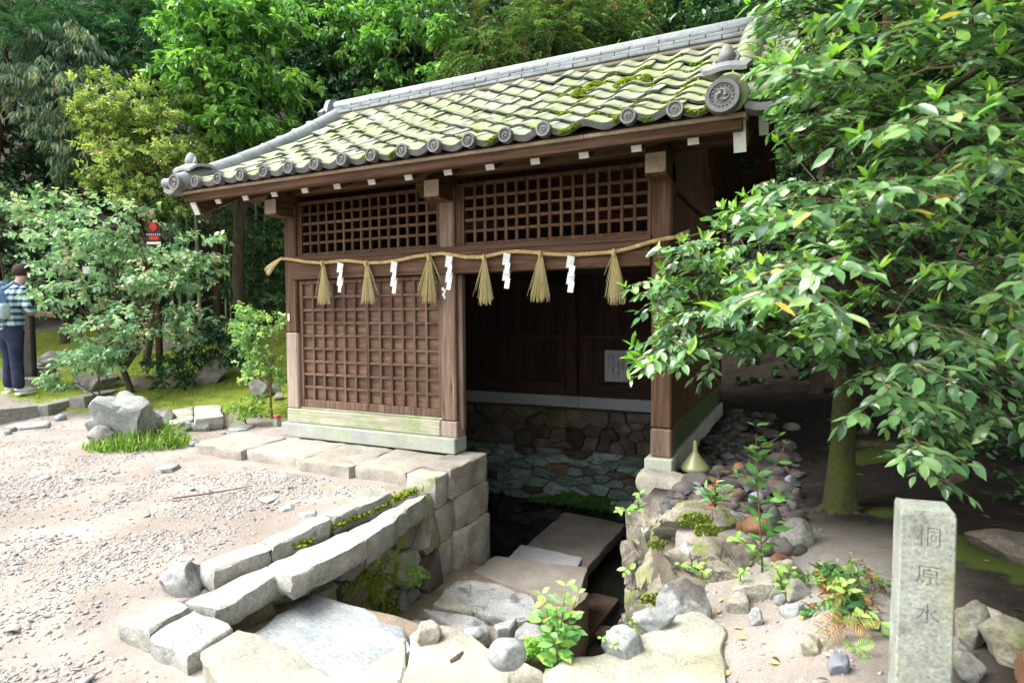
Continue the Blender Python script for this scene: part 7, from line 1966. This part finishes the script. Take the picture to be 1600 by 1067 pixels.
skin("shirt", [((.01, 0, .80), (.20, .15)), ((0, .01, 1.08), (.165, .125)), ((0, .05, 1.32), (.175, .12)), ((0, .095, 1.43), (.12, .085)), ((0, .12, 1.475), (.07, .065)), ((.175, .07, 1.40), (.075, .075)), ((.255, .05, 1.17), (.062, .062)), ((.265, .17, 1.11), (.056, .052)), ((-.175, .07, 1.40), (.075, .075)), ((-.265, .08, 1.17), (.062, .062)), ((-.23, .21, 1.11), (.056, .052))],
     [(0, 1), (1, 2), (2, 3), (3, 4), (2, 5), (5, 6), (6, 7), (2, 8), (8, 9), (9, 10)], 0, cm_)
def hand(side, wrist, d):
    w = np.array(wrist); d = norm(np.array(d, float)); s = np.array([side, 0, 0.])
    b0 = MB()
    b0.add(*tube_np(np.array([w, w+d*.04, w+d*.085]), [.024, .036, .034], 8))
    for k in range(4):
        o = w+d*.08+s*(-.026+.0175*k); L0 = (.062, .072, .068, .052)[k]
        b0.add(*tube_np(np.array([o, o+d*L0*.45+np.array([0, 0, -.004]), o+d*L0*.75+np.array([0, 0, -.02]), o+d*L0*.9+np.array([0, 0, -.035])]), [.0095, .009, .008, .005], 6))
    o = w+d*.03-s*.03; b0.add(*tube_np(np.array([o, o+d*.03-s*.022, o+d*.058-s*.026+np.array([0, 0, -.012])]), [.012, .010, .006], 6))
    put("hand", b0.mesh(True, 60), skin_m, PE, PM)
hand(1, (.235, .31, 1.08), (-.1, .9, -.1)); hand(-1, (-.17, .34, 1.10), (.1, .9, -.1))
# hair: a short cap; ears and face on the far side
V, F = ICO[3]; Vh = V.copy()*np.array([.098, .112, .118])
Vh[:, 2] -= np.where(V[:, 2] < -.25, (V[:, 2]+.25)*.06, 0); k = (V[:, 1] > .35) & (V[:, 2] < .35); Vh[k] *= .86
nn = np.array([mnoise.fractal(Vector(v)*5, 1, 2, 3) for v in V]); Vh *= (1+.07*nn)[:, None]
put("hair", mk(Vh+np.array([.02, .165, 1.66]), F, True), hair_m, PE, PM)
fb0 = MB()
for s in (-1, 1): fb0.add(ICO[1][0]*np.array([.012, .018, .03])+np.array([.02+s*.092, .185, 1.635]), ICO[1][1])
put("ear", fb0.mesh(True), skin_m, PE, PM)
fc = MB(); fc.add(ICO[1][0]*np.array([.012, .02, .022])+np.array([.02, .268, 1.625]), ICO[1][1]); fc.add(ICO[1][0]*np.array([.026, .008, .007])+np.array([.02, .252, 1.585]), ICO[1][1])
put("face", fc.mesh(True), plain("lips", (.50, .27, .22), .5), PE, PM)
ey = MB()
for s in (-1, 1): ey.add(ICO[1][0]*np.array([.012, .008, .007])+np.array([.02+s*.033, .25, 1.655]), ICO[1][1])
put("eyes", ey.mesh(True), ink, PE, PM)
shoe_m = plain("shoe_canvas", (.62, .66, .70), .7); sole_m = plain("shoe_sole", (.78, .78, .76), .7)
for x, y in ((.155, -.0), (-.125, .06)):
    V = ICO[2][0].copy()*np.array([.046, .125, .05]); V[:, 2] = np.where(V[:, 2] < -.02, -.02, V[:, 2]); V[:, 2] += np.where(V[:, 1] < -.03, .02, 0)
    sh = put("shoe", mk(V+np.array([x, y+.05, .055]), ICO[2][1], True, 50), shoe_m, PE, PM)
    V2, F2 = cbox(x-.046, x+.046, y-.075, y+.165, .0, .032, .02); put("sole", mk(V2, F2), sole_m, sh, PM)
# blue backpack
blue = pmat("backpack_blue", [(.3, (.10, .19, .36)), (.7, (.17, .29, .50))], 9, rough=.85, bump=.4, stretch=(10, 1, 1)); greyp = plain("backpack_pocket", (.34, .42, .44), .8)
BP = thing("backpack", PM @ Vector((-.06, -.1, 1.05)), "blue striped backpack with a grey side pocket on the visitor's back", "backpack")
V = ICO[3][0].copy(); V = np.sign(V)*np.abs(V)**.62; V = V/np.abs(V).max(0)*np.array([.155, .085, .24]); V[:, 0] *= 1-.18*np.clip(V[:, 2]/.24, 0, 1)
put("bag", mk(V+np.array([.0, -.165, 1.20]), ICO[3][1], True), blue, BP, PM)
V = ICO[2][0].copy(); V = np.sign(V)*np.abs(V)**.7*np.array([.045, .07, .105]); put("side_pocket", mk(V+np.array([.155, -.16, 1.12]), ICO[2][1], True), greyp, BP, PM)
put("front_pocket", mk(np.sign(ICO[2][0])*np.abs(ICO[2][0])**.7*np.array([.11, .04, .10])+np.array([-.01, -.235, 1.10]), ICO[2][1], True), blue, BP, PM)
for s in (-1, 1):
    put("strap", mk(*tube_np(np.array([(-.03+s*.11, -.11, 1.40), (-.01+s*.12, .0, 1.505), (s*.13, .12, 1.45), (s*.15, .15, 1.25), (s*.13, .08, 1.08)]), [.022, .026, .026, .022, .015], 6), True), blue, BP, PM)
